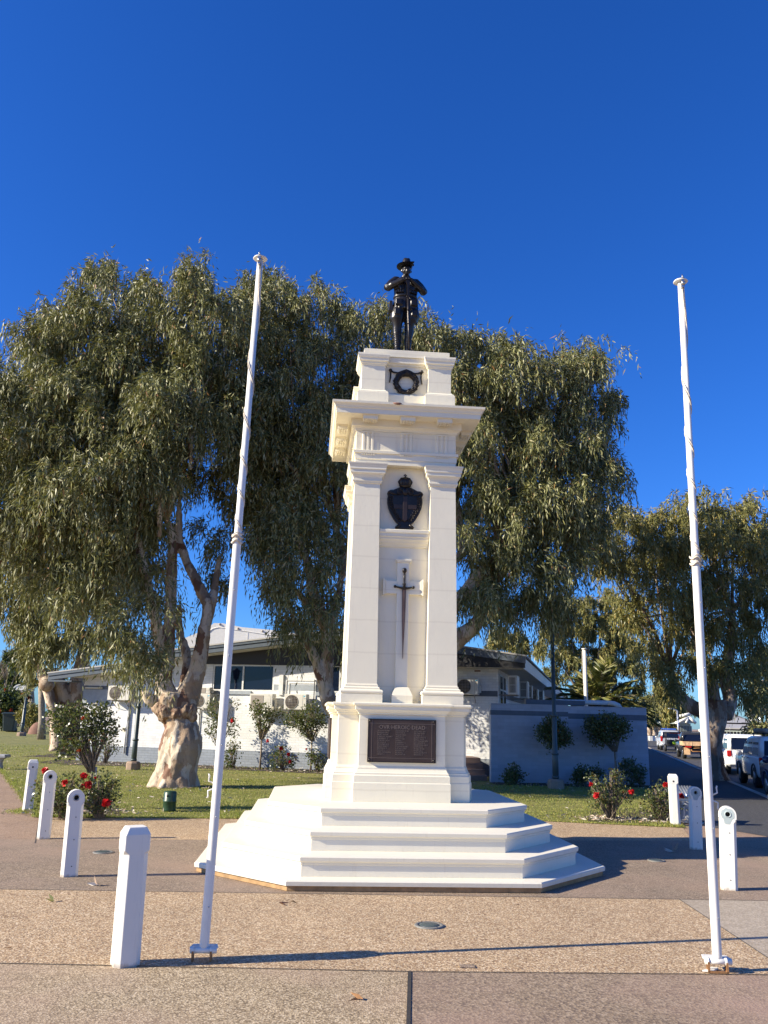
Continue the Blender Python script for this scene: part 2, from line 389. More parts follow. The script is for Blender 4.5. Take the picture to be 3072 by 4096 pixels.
# ------------------------------------------------------------------ mesh builder
class MB:
    def __init__(s):
        s.v, s.f, s.sm = [], [], []

    def add(s, vs, fs, smooth=False, mat4=None):
        o = len(s.v)
        if mat4 is not None: vs = [mat4 @ Vector(p) for p in vs]
        s.v += [tuple(p) for p in vs]
        for f in fs:
            s.f.append([i + o for i in f]); s.sm.append(smooth)
        return s

    def box(s, x0, x1, y0, y1, z0, z1, m=None):
        vs = [(x0, y0, z0), (x1, y0, z0), (x1, y1, z0), (x0, y1, z0), (x0, y0, z1), (x1, y0, z1), (x1, y1, z1), (x0, y1, z1)]
        return s.add(vs, [(0, 3, 2, 1), (4, 5, 6, 7), (0, 1, 5, 4), (1, 2, 6, 5), (2, 3, 7, 6), (3, 0, 4, 7)], False, m)

    def loft(s, poly, prof, cap0=True, cap1=True, smooth=False, m=None):
        """rings of a plan polygon (counter-clockwise) at (offset, z)"""
        vs, fs = [], []
        n = len(poly)
        for off, z in prof:
            vs += [(x, y, z) for x, y in offset_poly(poly, off)]
        for k in range(len(prof) - 1):
            for i in range(n):
                j = (i + 1) % n
                fs.append((k * n + i, k * n + j, (k + 1) * n + j, (k + 1) * n + i))
        if cap0: fs.append(tuple(range(n))[::-1])
        if cap1: fs.append(tuple((len(prof) - 1) * n + i for i in range(n)))
        return s.add(vs, fs, smooth, m)

    def prism(s, poly, axis, a, b, m=None):
        """polygon in the two other axes, extruded along axis from a to b; poly counter-clockwise seen from +axis"""
        def pt(p, t):
            if axis == 'x': return (t, p[0], p[1])
            if axis == 'y': return (p[0], t, p[1])
            return (p[0], p[1], t)
        n = len(poly)
        vs = [pt(p, a) for p in poly] + [pt(p, b) for p in poly]
        fs = [tuple(range(n))[::-1], tuple(range(n, 2 * n))] + [(i, (i + 1) % n, n + (i + 1) % n, n + i) for i in range(n)]
        if axis == 'y': fs = [f[::-1] for f in fs]
        return s.add(vs, fs, False, m)

    def tube(s, pts, rad, n=8, cap=True, smooth=True, squash=None, jitter=0.0, seed=0, xdir=None):
        pts = [Vector(p) for p in pts]
        if isinstance(rad, (int, float)): rad = [rad] * len(pts)
        rr = random.Random(seed)
        vs, fs = [], []
        up = Vector((0.13, 0.21, 1)).normalized()
        prevx = Vector(xdir) if xdir else None
        for k, p in enumerate(pts):
            t = (pts[min(k + 1, len(pts) - 1)] - pts[max(k - 1, 0)])
            if t.length < 1e-9: t = Vector((0, 0, 1))
            t.normalize()
            if prevx is None:
                x = t.cross(up)
                if x.length < 0.05: x = t.cross(Vector((1, 0, 0)))
            else:
                x = prevx - t * prevx.dot(t)
            x.normalize(); prevx = x
            y = t.cross(x)
            r = rad[k]
            for i in range(n):
                a = 2 * pi * i / n
                q = r * (1 + (rr.random() - 0.5) * jitter)
                sx = sy = 1.0
                if squash: sx, sy = squash[k] if isinstance(squash, list) else squash
                vs.append(p + x * (cos(a) * q * sx) + y * (sin(a) * q * sy))
        for k in range(len(pts) - 1):
            for i in range(n):
                j = (i + 1) % n
                fs.append((k * n + i, k * n + j, (k + 1) * n + j, (k + 1) * n + i))
        if cap:
            fs.append(tuple(range(n))[::-1]); fs.append(tuple((len(pts) - 1) * n + i for i in range(n)))
        return s.add(vs, fs, smooth)

    def cyl(s, a, b, r, n=16, r2=None, smooth=True):
        return s.tube([a, b], [r, r if r2 is None else r2], n, True, smooth)

    def lathe(s, prof, n=24, m=None, smooth=True):
        """prof: (radius, z)"""
        vs, fs = [], []
        for r, z in prof:
            vs += [(r * cos(2 * pi * i / n), r * sin(2 * pi * i / n), z) for i in range(n)]
        for k in range(len(prof) - 1):
            for i in range(n):
                j = (i + 1) % n
                fs.append((k * n + i, k * n + j, (k + 1) * n + j, (k + 1) * n + i))
        fs.append(tuple(range(n))[::-1]); fs.append(tuple((len(prof) - 1) * n + i for i in range(n)))
        return s.add(vs, fs, smooth, m)

    def sphere(s, c, r, n=12, k=8, sc=(1, 1, 1)):
        prof = [(max(1e-4, sin(pi * i / k)) * r, -cos(pi * i / k) * r) for i in range(k + 1)]
        m = Matrix.Translation(c) @ Matrix.Diagonal((*sc, 1))
        return s.lathe(prof, n, m)


def offset_poly(poly, d):
    if abs(d) < 1e-9: return list(poly)
    n = len(poly); out = []
    for i in range(n):
        p0, p1, p2 = Vector(poly[i - 1]), Vector(poly[i]), Vector(poly[(i + 1) % n])
        a = (p1 - p0).normalized(); b = (p2 - p1).normalized()
        na, nb = Vector((a.y, -a.x)), Vector((b.y, -b.x))
        k = 1 + na.dot(nb)
        out.append(tuple(p1 + (na + nb) * (d / max(k, 0.2))))
    return out


def link(name, me, mat, parent=None, bevel=0.0):
    o = bpy.data.objects.new(name, me)
    COL.objects.link(o)
    if mat is not None and not me.materials: me.materials.append(mat if not isinstance(mat, str) else MAT[mat])
    if parent is not None: o.parent = parent
    if bevel:
        bv = o.modifiers.new('edge', 'BEVEL'); bv.width = bevel; bv.segments = 2; bv.limit_method = 'ANGLE'; bv.angle_limit = radians(35)
    return o


def obj(name, mb, mat, parent=None, bevel=0.0):
    me = bpy.data.meshes.new(name)
    me.from_pydata(mb.v, [], mb.f)
    me.polygons.foreach_set('use_smooth', mb.sm)
    me.update()
    return link(name, me, mat, parent, bevel)


def tag(o, label=None, cat=None, group=None, kind=None):
    if label: o['label'] = label
    if cat: o['category'] = cat
    if group: o['group'] = group
    if kind: o['kind'] = kind
    return o


def thing(name, label, cat, loc=(0, 0, 0), rz=0.0, group=None):
    o = bpy.data.objects.new(name, None)
    o.empty_display_size = 0.2
    COL.objects.link(o)
    o.location = loc; o.rotation_euler = (0, 0, rz)
    return tag(o, label, cat, group)


def struct(name, mb, mat):
    return tag(obj(name, mb, mat), kind='structure')


def duptree(root, loc, rz, label, group=None):
    r = root.copy(); COL.objects.link(r)
    r.location = loc; r.rotation_euler = (0, 0, rz); r['label'] = label
    if group: r['group'] = group
    for ch in list(root.children):
        c = ch.copy(); COL.objects.link(c); c.parent = r
        for g in list(ch.children):
            d = g.copy(); COL.objects.link(d); d.parent = c
    return r


def text_mesh(s, size, depth=0.003, align='CENTER'):
    cu = bpy.data.curves.new('text', 'FONT')
    cu.body = s; cu.size = size; cu.extrude = depth; cu.align_x = align; cu.resolution_u = 2
    t = bpy.data.objects.new('text', cu); COL.objects.link(t)
    bpy.context.view_layer.update()
    me = bpy.data.meshes.new_from_object(t.evaluated_get(bpy.context.evaluated_depsgraph_get()))
    bpy.data.objects.remove(t); bpy.data.curves.remove(cu)
    return me


def sheet(name, pts, mat, z, kind='structure'):
    mb = MB(); mb.add([(p[0], p[1], z) for p in pts], [tuple(range(len(pts)))])
    o = obj(name, mb, mat)
    return tag(o, kind=kind) if kind else o


# ------------------------------------------------------------------ leaves
def unit(v): return v / np.maximum(np.linalg.norm(v, axis=-1, keepdims=True), 1e-9)


def leaf_mesh(name, base, dirs, ln, wd, mat, parent=None, curl=0.12):
    """lanceolate leaves: one folded rhombus each"""
    K = len(base)
    side = unit(np.cross(dirs, RNG.normal(size=(K, 3))))
    nrm = np.cross(dirs, side)
    c = (RNG.random((K, 1)) - 0.3) * curl * ln[:, None]
    v = np.empty((K, 4, 3))
    mid = base + dirs * (ln * 0.42)[:, None] + nrm * c
    v[:, 0] = base
    v[:, 1] = mid + side * (wd * 0.5)[:, None]
    v[:, 2] = base + dirs * ln[:, None]
    v[:, 3] = mid - side * (wd * 0.5)[:, None]
    me = bpy.data.meshes.new(name)
    me.vertices.add(K * 4); me.vertices.foreach_set('co', v.reshape(-1).astype(np.float32))
    me.loops.add(K * 4); me.loops.foreach_set('vertex_index', np.arange(K * 4, dtype=np.int32))
    me.polygons.add(K)
    me.polygons.foreach_set('loop_start', np.arange(0, K * 4, 4, dtype=np.int32))
    try: me.polygons.foreach_set('loop_total', np.full(K, 4, dtype=np.int32))
    except Exception: pass
    me.update(calc_edges=True)
    me.validate()
    return link(name, me, mat, parent)


def drooping(boughs, dens=1.0, ll=0.16, lw=0.030, strand=0.75, twr=0.20):
    """boughs: (centre, rx, ry, rz). Separate sprays sit on each bough's shell; from every spray hang strands of long leaves."""
    B, Dr = [], []
    for c, rx, ry, rz in boughs:
        c = np.array(c); vol = (rx * ry + rx * rz + ry * rz) / 3
        nc = max(3, int(9.5 * (0.30 / (twr + 0.1)) ** 2 * vol * dens))
        d = unit(RNG.normal(size=(nc, 3)))
        d[:, 2] = np.where(RNG.random(nc) < 0.6, np.abs(d[:, 2]), d[:, 2])
        r = 0.50 + 0.62 * RNG.random(nc) ** 0.7
        cl = c + d * r[:, None] * np.array([rx, ry, rz])
        size = 0.55 + 0.85 * RNG.random(nc)
        nt = 5
        tp = np.repeat(cl, nt, 0) + RNG.normal(size=(nc * nt, 3)) * np.array([twr, twr, twr * 0.55]) * np.repeat(size, nt)[:, None]
        out = unit(np.repeat(d, nt, 0) * np.array([1, 1, 0.35]) + RNG.normal(size=(nc * nt, 3)) * 0.45)
        sz = np.repeat(size, nt)
        ns = 6
        sp = np.repeat(tp, ns, 0) + RNG.normal(size=(nc * nt * ns, 3)) * twr * 0.35
        so = unit(np.repeat(out, ns, 0) + RNG.normal(size=(nc * nt * ns, 3)) * 0.55)
        sl = strand * (0.30 + 0.75 * RNG.random(nc * nt * ns)) * np.repeat(sz, ns)
        k = 9; n_ = nc * nt * ns
        t = np.clip(np.linspace(0.02, 1, k)[None, :] * np.ones((n_, 1)) + RNG.normal(size=(n_, k)) * 0.03, 0.0, 1.1)
        pos = sp[:, None, :] + so[:, None, :] * (0.34 * sl[:, None] * (1 - (1 - np.minimum(t, 1)) ** 2))[:, :, None]
        pos[:, :, 2] += (0.20 * sl[:, None] * t - 1.0 * sl[:, None] * t ** 1.6)
        dr = so[:, None, :] * (0.75 * (1 - t))[:, :, None] + RNG.normal(size=(n_, k, 3)) * 0.36
        dr[:, :, 2] -= 0.30 + 1.0 * t
        B.append(pos.reshape(-1, 3)); Dr.append(unit(dr).reshape(-1, 3))
        # a few upright shoots break the outline
        m = max(1, nc // 3)
        sh = cl[:m] + np.array([0, 0, 0.05]); u = np.linspace(0, 1, 7)[None, :, None]
        dirn = unit(d[:m] * 0.5 + np.array([0, 0, 0.9]) + RNG.normal(size=(m, 3)) * 0.2)
        sp_ = sh[:, None, :] + dirn[:, None, :] * u * (0.55 * strand) + RNG.normal(size=(m, 7, 3)) * 0.03
        dd = dirn[:, None, :] * 0.4 + RNG.normal(size=(m, 7, 3)) * 0.6; dd[:, :, 2] -= 0.3
        B.append(sp_.reshape(-1, 3)); Dr.append(unit(dd).reshape(-1, 3))
    B = np.concatenate(B); Dr = np.concatenate(Dr)
    K = len(B)
    return B, Dr, ll * (0.55 + 0.8 * RNG.random(K)), lw * (0.6 + 0.8 * RNG.random(K))


def bushy(blobs, n_per, ll=0.05, lw=0.035, shell=0.55, up=0.1):
    """compact foliage: leaves in small sprays scattered through the outer part of each blob"""
    B, Dr = [], []
    for c, rx, ry, rz in blobs:
        c = np.array(c)
        n = max(6, int(2.6 * n_per * (rx * ry * rz) ** (2 / 3.0)))
        d = unit(RNG.normal(size=(n, 3)))
        r = shell + (1.12 - shell) * RNG.random(n) ** 0.8
        tw = c + d * r[:, None] * np.array([rx, ry, rz])
        k = 6
        p = np.repeat(tw, k, 0) + RNG.normal(size=(n * k, 3)) * ll * 0.9
        q = unit(np.repeat(d, k, 0) * 0.6 + RNG.normal(size=(n * k, 3)) * 0.8 + np.array([0, 0, up]))
        B.append(p); Dr.append(q)
    B = np.concatenate(B); Dr = np.concatenate(Dr); K = len(B)
    return B, Dr, ll * (0.6 + 0.8 * RNG.random(K)), lw * (0.6 + 0.8 * RNG.random(K))


# ------------------------------------------------------------------ light
SUN_AZ = radians(13.9)             # direction the light travels on the ground, from +X towards +Y
SUN_EL = radians(27.0)
world = bpy.data.worlds.new('World'); SC.world = world
world.use_nodes = True
wn = world.node_tree
bg = wn.nodes['Background']
sky = wn.nodes.new('ShaderNodeTexSky')
sky.sky_type = 'NISHITA'; sky.sun_disc = False
sky.sun_elevation = SUN_EL
SUNV = Vector((-cos(SUN_AZ) * cos(SUN_EL), -sin(SUN_AZ) * cos(SUN_EL), sin(SUN_EL)))   # towards the sun
sky.sun_rotation = atan2(SUNV.x, SUNV.y) % (2 * pi)
sky.altitude = 0; sky.air_density = 1.0; sky.dust_density = 0.35; sky.ozone_density = 3.0
hs = wn.nodes.new('ShaderNodeHueSaturation')
hs.inputs['Saturation'].default_value = 1.25
hs.inputs['Value'].default_value = 1.0
wn.links.new(sky.outputs[0], hs.inputs['Color'])
tint = wn.nodes.new('ShaderNodeMix'); tint.data_type = 'RGBA'; tint.blend_type = 'MULTIPLY'; tint.inputs[0].default_value = 1.0
tint.inputs[7].default_value = (0.32, 0.58, 1.06, 1)
wn.links.new(hs.outputs[0], tint.inputs[6])
wn.links.new(tint.outputs[2], bg.inputs['Color'])
bg.inputs['Strength'].default_value = 0.095
sl = bpy.data.lights.new('sun', 'SUN')
sl.energy = 5.0; sl.angle = radians(0.53); sl.color = (1.0, 0.90, 0.72)
so = bpy.data.objects.new('sun', sl); COL.objects.link(so)
so.rotation_euler = (-SUNV).to_track_quat('-Z', 'Y').to_euler()
so.location = (-20, -5, 20)
SC.view_settings.view_transform = 'Standard'
SC.view_settings.look = 'None'
SC.view_settings.exposure = 0.98
SC.view_settings.gamma = 1.0
SC.render.engine = 'CYCLES'
SC.cycles.max_bounces = 6
SC.cycles.diffuse_bounces = 4
SC.cycles.transparent_max_bounces = 8
SC.cycles.use_denoising = True
# ================================================================== WAR MEMORIAL
mon = thing('war_memorial', 'tall cream painted stone war memorial on octagonal white steps', 'war memorial', MC, YAW)
YC = 0.25

def octo(w, f, sx, cy, cx=-0.05):
    b = 2 * YC
    return [(cx - w, f), (cx + w, f), (cx + sx, cy), (cx + sx, b - cy), (cx + w, b - f), (cx - w, b - f), (cx - sx, b - cy), (cx - sx, cy)]

def rough_octo_loft(mb, poly, prof):
    mb.loft(poly, prof)

mb = MB(); mb.loft(octo(1.277, -2.52, 2.29, -1.48), [(0, 0), (0, 0.047)])
obj('foundation_edge', mb, 'board', mon)
mb = MB(); mb.loft(octo(1.277, -2.52, 2.29, -1.48), [(0.0, 0.0475), (0.022, 0.05), (0.026, 0.088), (0.016, 0.100)])
obj('base_slab', mb, 'steppaint', mon)
for w, f, sx, cy, z0, z1 in ((1.145, -2.325, 2.0, -1.40, 0.100, 0.295), (1.05, -1.957, 1.79, -1.09, 0.295, 0.494), (0.94, -1.495, 1.55, -0.83, 0.494, 0.69)):
    mb = MB(); mb.loft(octo(w, f, sx, cy), [(0, z0 + 0.001), (0, z1 - 0.085), (0.006, z1 - 0.08), (0.010, z1 - 0.06), (0.030, z1 - 0.045), (0.034, z1 - 0.010), (0.026, z1)])
    obj('step', mb, 'steppaint', mon)

# pedestal: cross shaped plan
def crossplan(cx, cy, pw, py, sw, sx):
    """core half sizes cx, cy; front projection half width pw reaching py; side projection half width sw reaching sx"""
    q = [(-cx, -cy), (-pw, -cy), (-pw, -py), (pw, -py), (pw, -cy), (cx, -cy), (cx, -sw), (sx, -sw), (sx, sw), (cx, sw), (cx, cy),
         (pw, cy), (pw, py), (-pw, py), (-pw, cy), (-cx, cy), (-cx, sw), (-sx, sw), (-sx, -sw), (-cx, -sw)]
    return [(x - 0.006, y + YC) for x, y in q]
pl = crossplan(0.862, 0.905, 0.603, 1.022, 0.64, 0.935)
mb = MB()
mb.loft(pl, [(0, 0.691), (0, 0.908), (-0.007, 0.918), (-0.007, 0.995), (-0.020, 1.008), (-0.020, 1.026), (-0.030, 1.035), (-0.047, 1.07), (-0.047, 1.086),
             (-0.060, 1.112), (-0.064, 1.722)], cap1=False)
obj('pedestal', mb, 'cream', mon)
mb = MB()
mb.loft(pl, [(-0.064, 1.7225), (-0.046, 1.732), (-0.046, 1.748), (-0.030, 1.758), (-0.022, 1.776), (-0.006, 1.786), (-0.004, 1.828), (0.010, 1.836), (0.018, 1.845), (0.018, 1.864), (0.010, 1.872)], cap0=False)
obj('pedestal_cornice', mb, 'cream', mon)

# bronze name plaque, front
pq = obj('plaque', MB().box(-0.441, 0.414, -0.7445, -0.705, 1.155, 1.676), 'plaque', mon, 0.004)
mb = MB()
yp0, yp1 = -0.7485, -0.742
def fr(a, b, c, d, w): 
    mb.box(a, b, yp0, yp1, c, c + w); mb.box(a, b, yp0, yp1, d - w, d); mb.box(a, a + w, yp0, yp1, c + w, d - w); mb.box(b - w, b, yp0, yp1, c + w, d - w)
fr(-0.441, 0.414, 1.155, 1.676, 0.010)
obj('plaque_rim', mb, 'bronze', pq)
mb = MB(); 
for a in (-0.392, 0.362): mb.box(a - 0.002, a + 0.002, yp0 + 0.0015, yp1, 1.166, 1.665)
for c in (1.207, 1.622): mb.box(-0.43, 0.403, yp0 + 0.002, yp1, c - 0.002, c + 0.002)
obj('plaque_line', mb, 'letters', pq)
for x, z in ((-0.415, 1.181), (0.388, 1.181), (-0.415, 1.650), (0.388, 1.650)):
    mb = MB(); mb.sphere((x, -0.746, z), 0.016, 10, 6, (1, 0.6, 1)); obj('stud', mb, 'bronze', pq)
def letters(s, x, z, size, align='LEFT', par=pq, name='lettering', y=-0.7458):
    me = text_mesh(s, size, 0.0016, align)
    o = link(name, me, 'letters', par)
    o.location = (x, y, z); o.rotation_euler = (pi / 2, 0, 0)
    return o
letters('\u00b7OVR\u00b7HEROIC\u00b7DEAD\u00b7', -0.012, 1.556, 0.066, 'CENTER')
cols = [['ADAMS HENRY', 'ANDERSON J', 'BURT FRANK', 'CARROLL ALBERT', 'CAMPBELL G', 'COATES L D A', 'DE LISLE R', 'DOWNER R E', 'EDDY FRED T', 'FENWICK S', 'FLOOD J', 'FOSS VAUGHAN', 'HENRY E'],
        ['HOWARD D W', 'HUTTON R', 'INGLIS FRED', 'INGLIS E T', 'KELLY TAS', 'LARRY J', 'LEBBERN S L', 'LOUTH D', 'LOUTH SIDNEY', 'LUCAS CHAS', 'MAINE E O', 'MORRIS J', 'MURPHY W'],
        ['MITCHELL JAS', 'MCCARTNEY', 'MCNEIL E T', 'OWEN ALEX J', 'PRATT W H', 'POTTINGER SEN', 'REYNOLDS H', 'ROBINSON GEO', 'STEPHEN E', 'WEBB PETER', 'WESTON L', 'WHITEHURST F', 'WILKINS H']]
for c, x in zip(cols, (-0.322, -0.094, 0.136)):
    o = letters('\n'.join(c), x, 1.526, 0.0235)
# side plaque on the left face
mb = MB(); mb.box(-0.905, -0.872, YC - 0.43, YC + 0.43, 1.155, 1.676)
obj('side_plaque', mb, 'plaque', mon, 0.004)

# shaft
mb = MB(); mb.loft([(-0.56, -0.45), (0.55, -0.45), (0.55, 0.95), (-0.56, 0.95)], [(0, 1.873), (-0.008, 5.046)])
obj('shaft_core', mb, 'cream', mon)
pil_prof = [(0.068, 1.873), (0.068, 1.974), (0.058, 1.978), (0.070, 1.990), (0.074, 2.006), (0.070, 2.022), (0.056, 2.034), (0.036, 2.036), (0.036, 2.058),
            (0.028, 2.064), (0.016, 2.070), (0.014, 2.094), (0.004, 2.100), (0, 2.115), (-0.025, 4.770), (-0.010, 4.776), (-0.006, 4.79), (-0.006, 4.797), (0.004, 4.803),
            (0.004, 4.822), (-0.004, 4.826), (0.002, 4.86), (0.018, 4.89), (0.036, 4.905), (0.040, 4.91), (0.040, 4.955), (0.052, 4.958), (0.052, 4.985), (0.068, 5.03), (0.070, 5.047)]
for sx in (-1, 1):
    for y0, y1 in ((-0.60, -0.10), (0.60, 1.10)):
        xs = sorted((sx * 0.715 - 0.010, sx * 0.323 - 0.010))
        mb = MB(); mb.loft([(xs[0], y0), (xs[1], y0), (xs[1], y1), (xs[0], y1)], pil_prof)
        obj('pilaster', mb, 'cream', mon)
# ledge in the recess under the coat of arms
mb = MB()
mb.prism([(-0.44, 3.93), (-0.465, 3.935), (-0.475, 3.96), (-0.50, 3.985), (-0.505, 4.0), (-0.53, 4.03), (-0.53, 4.055), (-0.548, 4.062), (-0.55, 4.105), (-0.565, 4.115), (-0.568, 4.15), (-0.56, 4.157), (-0.44, 4.160)][::-1], 'x', -0.345, 0.325)
obj('recess_ledge', mb, 'cream', mon)

# relief cross, its foot and the sword
mb = MB()
y0, y1 = -0.505, -0.44
mb.box(-0.091, 0.071, y0, y1, 2.05, 3.715)
mb.box(-0.262, -0.0915, y0, y1, 3.293, 3.466); mb.box(0.0715, 0.250, y0, y1, 3.289, 3.462)
for a, b, s in ((-0.262, -0.278, -1), (0.250, 0.266, 1)):
    mb.box(min(a, b), max(a, b), y0 - 0.02, y1, 3.272, 3.492)
    for k in range(3):
        e = a - s * (0.008 + 0.010 * k)
        mb.box(min(e, e + s * 0.0095), max(e, e + s * 0.0095), y0 - 0.016 + 0.005 * k, y1 - 0.001, 3.278 + 0.0055 * k, 3.486 - 0.0055 * k)
mb.box(-0.112, 0.100, y0 - 0.02, y1, 3.735, 3.765)
mb.box(-0.102, 0.088, y0 - 0.012, y1, 3.7152, 3.7348)
cr = obj('relief_cross', mb, 'cream', mon, 0.004)
mb = MB(); mb.loft([(-0.140, -0.60), (0.128, -0.60), (0.128, -0.44), (-0.140, -0.44)], [(0, 1.873), (0, 1.972), (-0.045, 2.075), (-0.06, 2.08)])
obj('cross_foot', mb, 'cream', mon)
mb = MB()
ys = -0.522
mb.prism([(-0.024, 3.345), (-0.019, 2.95), (-0.0005, 2.442), (0.0215, 2.95), (0.030, 3.345)][::1], 'y', ys - 0.010, -0.5055)
mb.prism([(-0.002, 3.345), (0.0, 2.455), (0.008, 3.345)], 'y', ys - 0.018, ys - 0.0102)
sw = obj('sword', mb, 'copper', cr)
mb = MB()
mb.tube([(-0.112, ys, 3.385), (-0.05, ys, 3.372), (0.004, ys, 3.362), (0.06, ys, 3.37), (0.120, ys, 3.380)], [0.010, 0.014, 0.022, 0.014, 0.010], 8)
mb.sphere((-0.118, ys, 3.386), 0.020); mb.sphere((0.126, ys, 3.381), 0.020)
mb.tube([(0.005, ys, 3.362), (0.005, ys, 3.42), (0.005, ys, 3.50), (0.005, ys, 3.58)], [0.024, 0.014, 0.017, 0.013], 8)
mb.tube([(0.005, ys, 3.415), (0.005, ys, 3.43)], [0.024, 0.024], 10)
mb.sphere((0.005, ys, 3.605), 0.031, 12, 8, (1, 0.8, 1.15))
obj('sword_hilt', mb, 'bronze', cr)

# coat of arms
SY = -0.47
out = [(-0.120, 4.745), (-0.165, 4.722), (-0.205, 4.722), (-0.240, 4.700), (-0.250, 4.668), (-0.236, 4.640), (-0.246, 4.60), (-0.246, 4.54), (-0.232, 4.47), (-0.205, 4.40),
       (-0.168, 4.335), (-0.125, 4.275), (-0.092, 4.245), (-0.112, 4.228), (-0.132, 4.205), (-0.128, 4.180), (0.116, 4.180), (0.122, 4.205), (0.100, 4.228), (0.082, 4.245),
       (0.118, 4.275), (0.160, 4.335), (0.196, 4.40), (0.224, 4.47), (0.238, 4.54), (0.238, 4.60), (0.230, 4.640), (0.246, 4.664), (0.238, 4.700), (0.205, 4.718), (0.165, 4.718), (0.115, 4.745), (0.078, 4.765), (-0.082, 4.765)]
mb = MB(); mb.prism(out, 'y', SY - 0.03, -0.449)
coa = obj('coat_of_arms', mb, 'bronze', mon, 0.008)
mb = MB()
inn = [(-0.165, 4.63), (-0.176, 4.56), (-0.160, 4.47), (-0.120, 4.385), (-0.065, 4.315), (-0.003, 4.268), (0.060, 4.315), (0.114, 4.385), (0.154, 4.47), (0.170, 4.56), (0.158, 4.63)]
mb.prism(inn, 'y', SY - 0.045, SY - 0.0305)
obj('escutcheon', mb, 'bronze', coa, 0.006)
mb = MB()
mb.prism([(-0.032, 4.628), (-0.034, 4.300), (-0.003, 4.275), (0.028, 4.300), (0.026, 4.628)], 'y', SY - 0.057, SY - 0.0455)
mb.box(-0.160, -0.0345, SY - 0.055, SY - 0.0455, 4.452, 4.512); mb.box(0.0285, 0.154, SY - 0.055, SY - 0.0455, 4.452, 4.512)
obj('shield_cross', mb, 'shieldcross', coa, 0.004)
for sgn in (-1, 1):
    mb = MB()
    for k in range(11):
        t = k / 10
        a = (0.222 - 0.02 * abs(t - 0.25) - 0.115 * max(0, t - 0.35) / 0.65 - 0.01, 4.60 - 0.33 * t)
        for j in (-1, 0, 1):
            p = Vector((sgn * (a[0] - 0.017 + 0.017 * j) - 0.003, SY - 0.035, a[1] + 0.01 * j * j))
            d = Vector((sgn * (0.012 * j + 0.008), -0.014, 0.036))
            mb.tube([p, p + d * 0.5, p + d], [0.004, 0.010, 0.002], 5)
    obj('laurel', mb, 'bronze', coa)
for sgn in (-1, 1):
    mb = MB()
    for r, w in ((0.030, 0.010), (0.016, 0.008)):
        mb.tube([(sgn * 0.075 - 0.003 + r * cos(a), SY - 0.045, 4.70 + r * 1.35 * sin(a)) for a in np.linspace(0, 2 * pi, 15)], w, 6)
    mb.tube([(sgn * 0.10, SY - 0.035, 4.655), (sgn * 0.17, SY - 0.04, 4.665), (sgn * 0.215, SY - 0.04, 4.685), (sgn * 0.235, SY - 0.035, 4.672), (sgn * 0.225, SY - 0.03, 4.655)], [0.010, 0.014, 0.015, 0.012, 0.008], 7)
    obj('scroll', mb, 'bronze', coa)
    mb = MB(); mb.tube([(sgn * 0.06, SY - 0.04, 4.235), (sgn * 0.10, SY - 0.042, 4.205), (sgn * 0.122, SY - 0.04, 4.195)], [0.014, 0.016, 0.010], 7); obj('foot_scroll', mb, 'bronze', coa)
mb = MB(); mb.sphere((-0.003, SY - 0.035, 4.70), 0.05, 12, 8, (0.9, 0.5, 1.1))
obj('helm', mb, 'bronze', coa)
mb = MB()
mb.tube([(-0.004, SY - 0.01, 4.765), (-0.004, SY - 0.01, 4.800), (-0.004, SY - 0.01, 4.835), (-0.004, SY - 0.01, 4.87), (-0.004, SY - 0.01, 4.895), (-0.004, SY - 0.01, 4.905)], [0.070, 0.078, 0.096, 0.090, 0.055, 0.02], 20, squash=(1, 0.55), xdir=(1, 0, 0))
for a in np.linspace(-1, 1, 5):
    mb.tube([(-0.004 + a * 0.080, SY - 0.058 + 0.03 * a * a, 4.80), (-0.004 + a * 0.098, SY - 0.066 + 0.04 * a * a, 4.84), (-0.004 + a * 0.06, SY - 0.045 + 0.02 * a * a, 4.895), (-0.004, SY - 0.02, 4.908)], 0.0065, 5)
mb.tube([(-0.004 + 0.078 * cos(a), SY - 0.01 + 0.05 * sin(a), 4.79) for a in np.linspace(0, 2 * pi, 25)], 0.009, 5)
mb.tube([(-0.004, SY - 0.012, 4.90), (-0.004, SY - 0.012, 4.93)], [0.010, 0.008], 6)
for a in (0, 90, 180, 270):
    c, s_ = cos(radians(a)), sin(radians(a))
    q = [(0, 0), (0.021, -0.011), (0.021, 0.011)]
    mb.prism([(-0.004 + c * x - s_ * z, 4.937 + s_ * x + c * z) for x, z in q], 'y', SY - 0.018, SY - 0.004)
obj('crown', mb, 'bronze', coa)

# entablature
ent = [(-0.70, -0.58), (0.68, -0.58), (0.68, 1.08), (-0.70, 1.08)]
mb = MB(); mb.loft(ent, [(0, 5.048), (0, 5.112), (0.011, 5.118), (0.011, 5.198), (0.030, 5.200), (0.032, 5.236), (0.024, 5.242), (0, 5.246), (0, 5.520)], cap1=False)
en = obj('entablature', mb, 'cream', mon)
trig = (-0.538, -0.006, 0.482)
for c in trig:
    mb = MB()
    for x in (c - 0.060, c, c + 0.060): mb.prism([(x - 0.021, -0.579), (x - 0.013, -0.595), (x + 0.013, -0.595), (x + 0.021, -0.579)], 'z', 5.2465, 5.4945)
    mb.box(c - 0.085, c + 0.085, -0.598, -0.579, 5.495, 5.5155)
    obj('triglyph', mb, 'cream', en)
    mb = MB()
    for k in range(6): mb.box(c - 0.088 + 0.0325 * k, c - 0.088 + 0.0325 * k + 0.018, -0.606, -0.590, 5.176, 5.1985)
    obj('guttae', mb, 'cream', en)
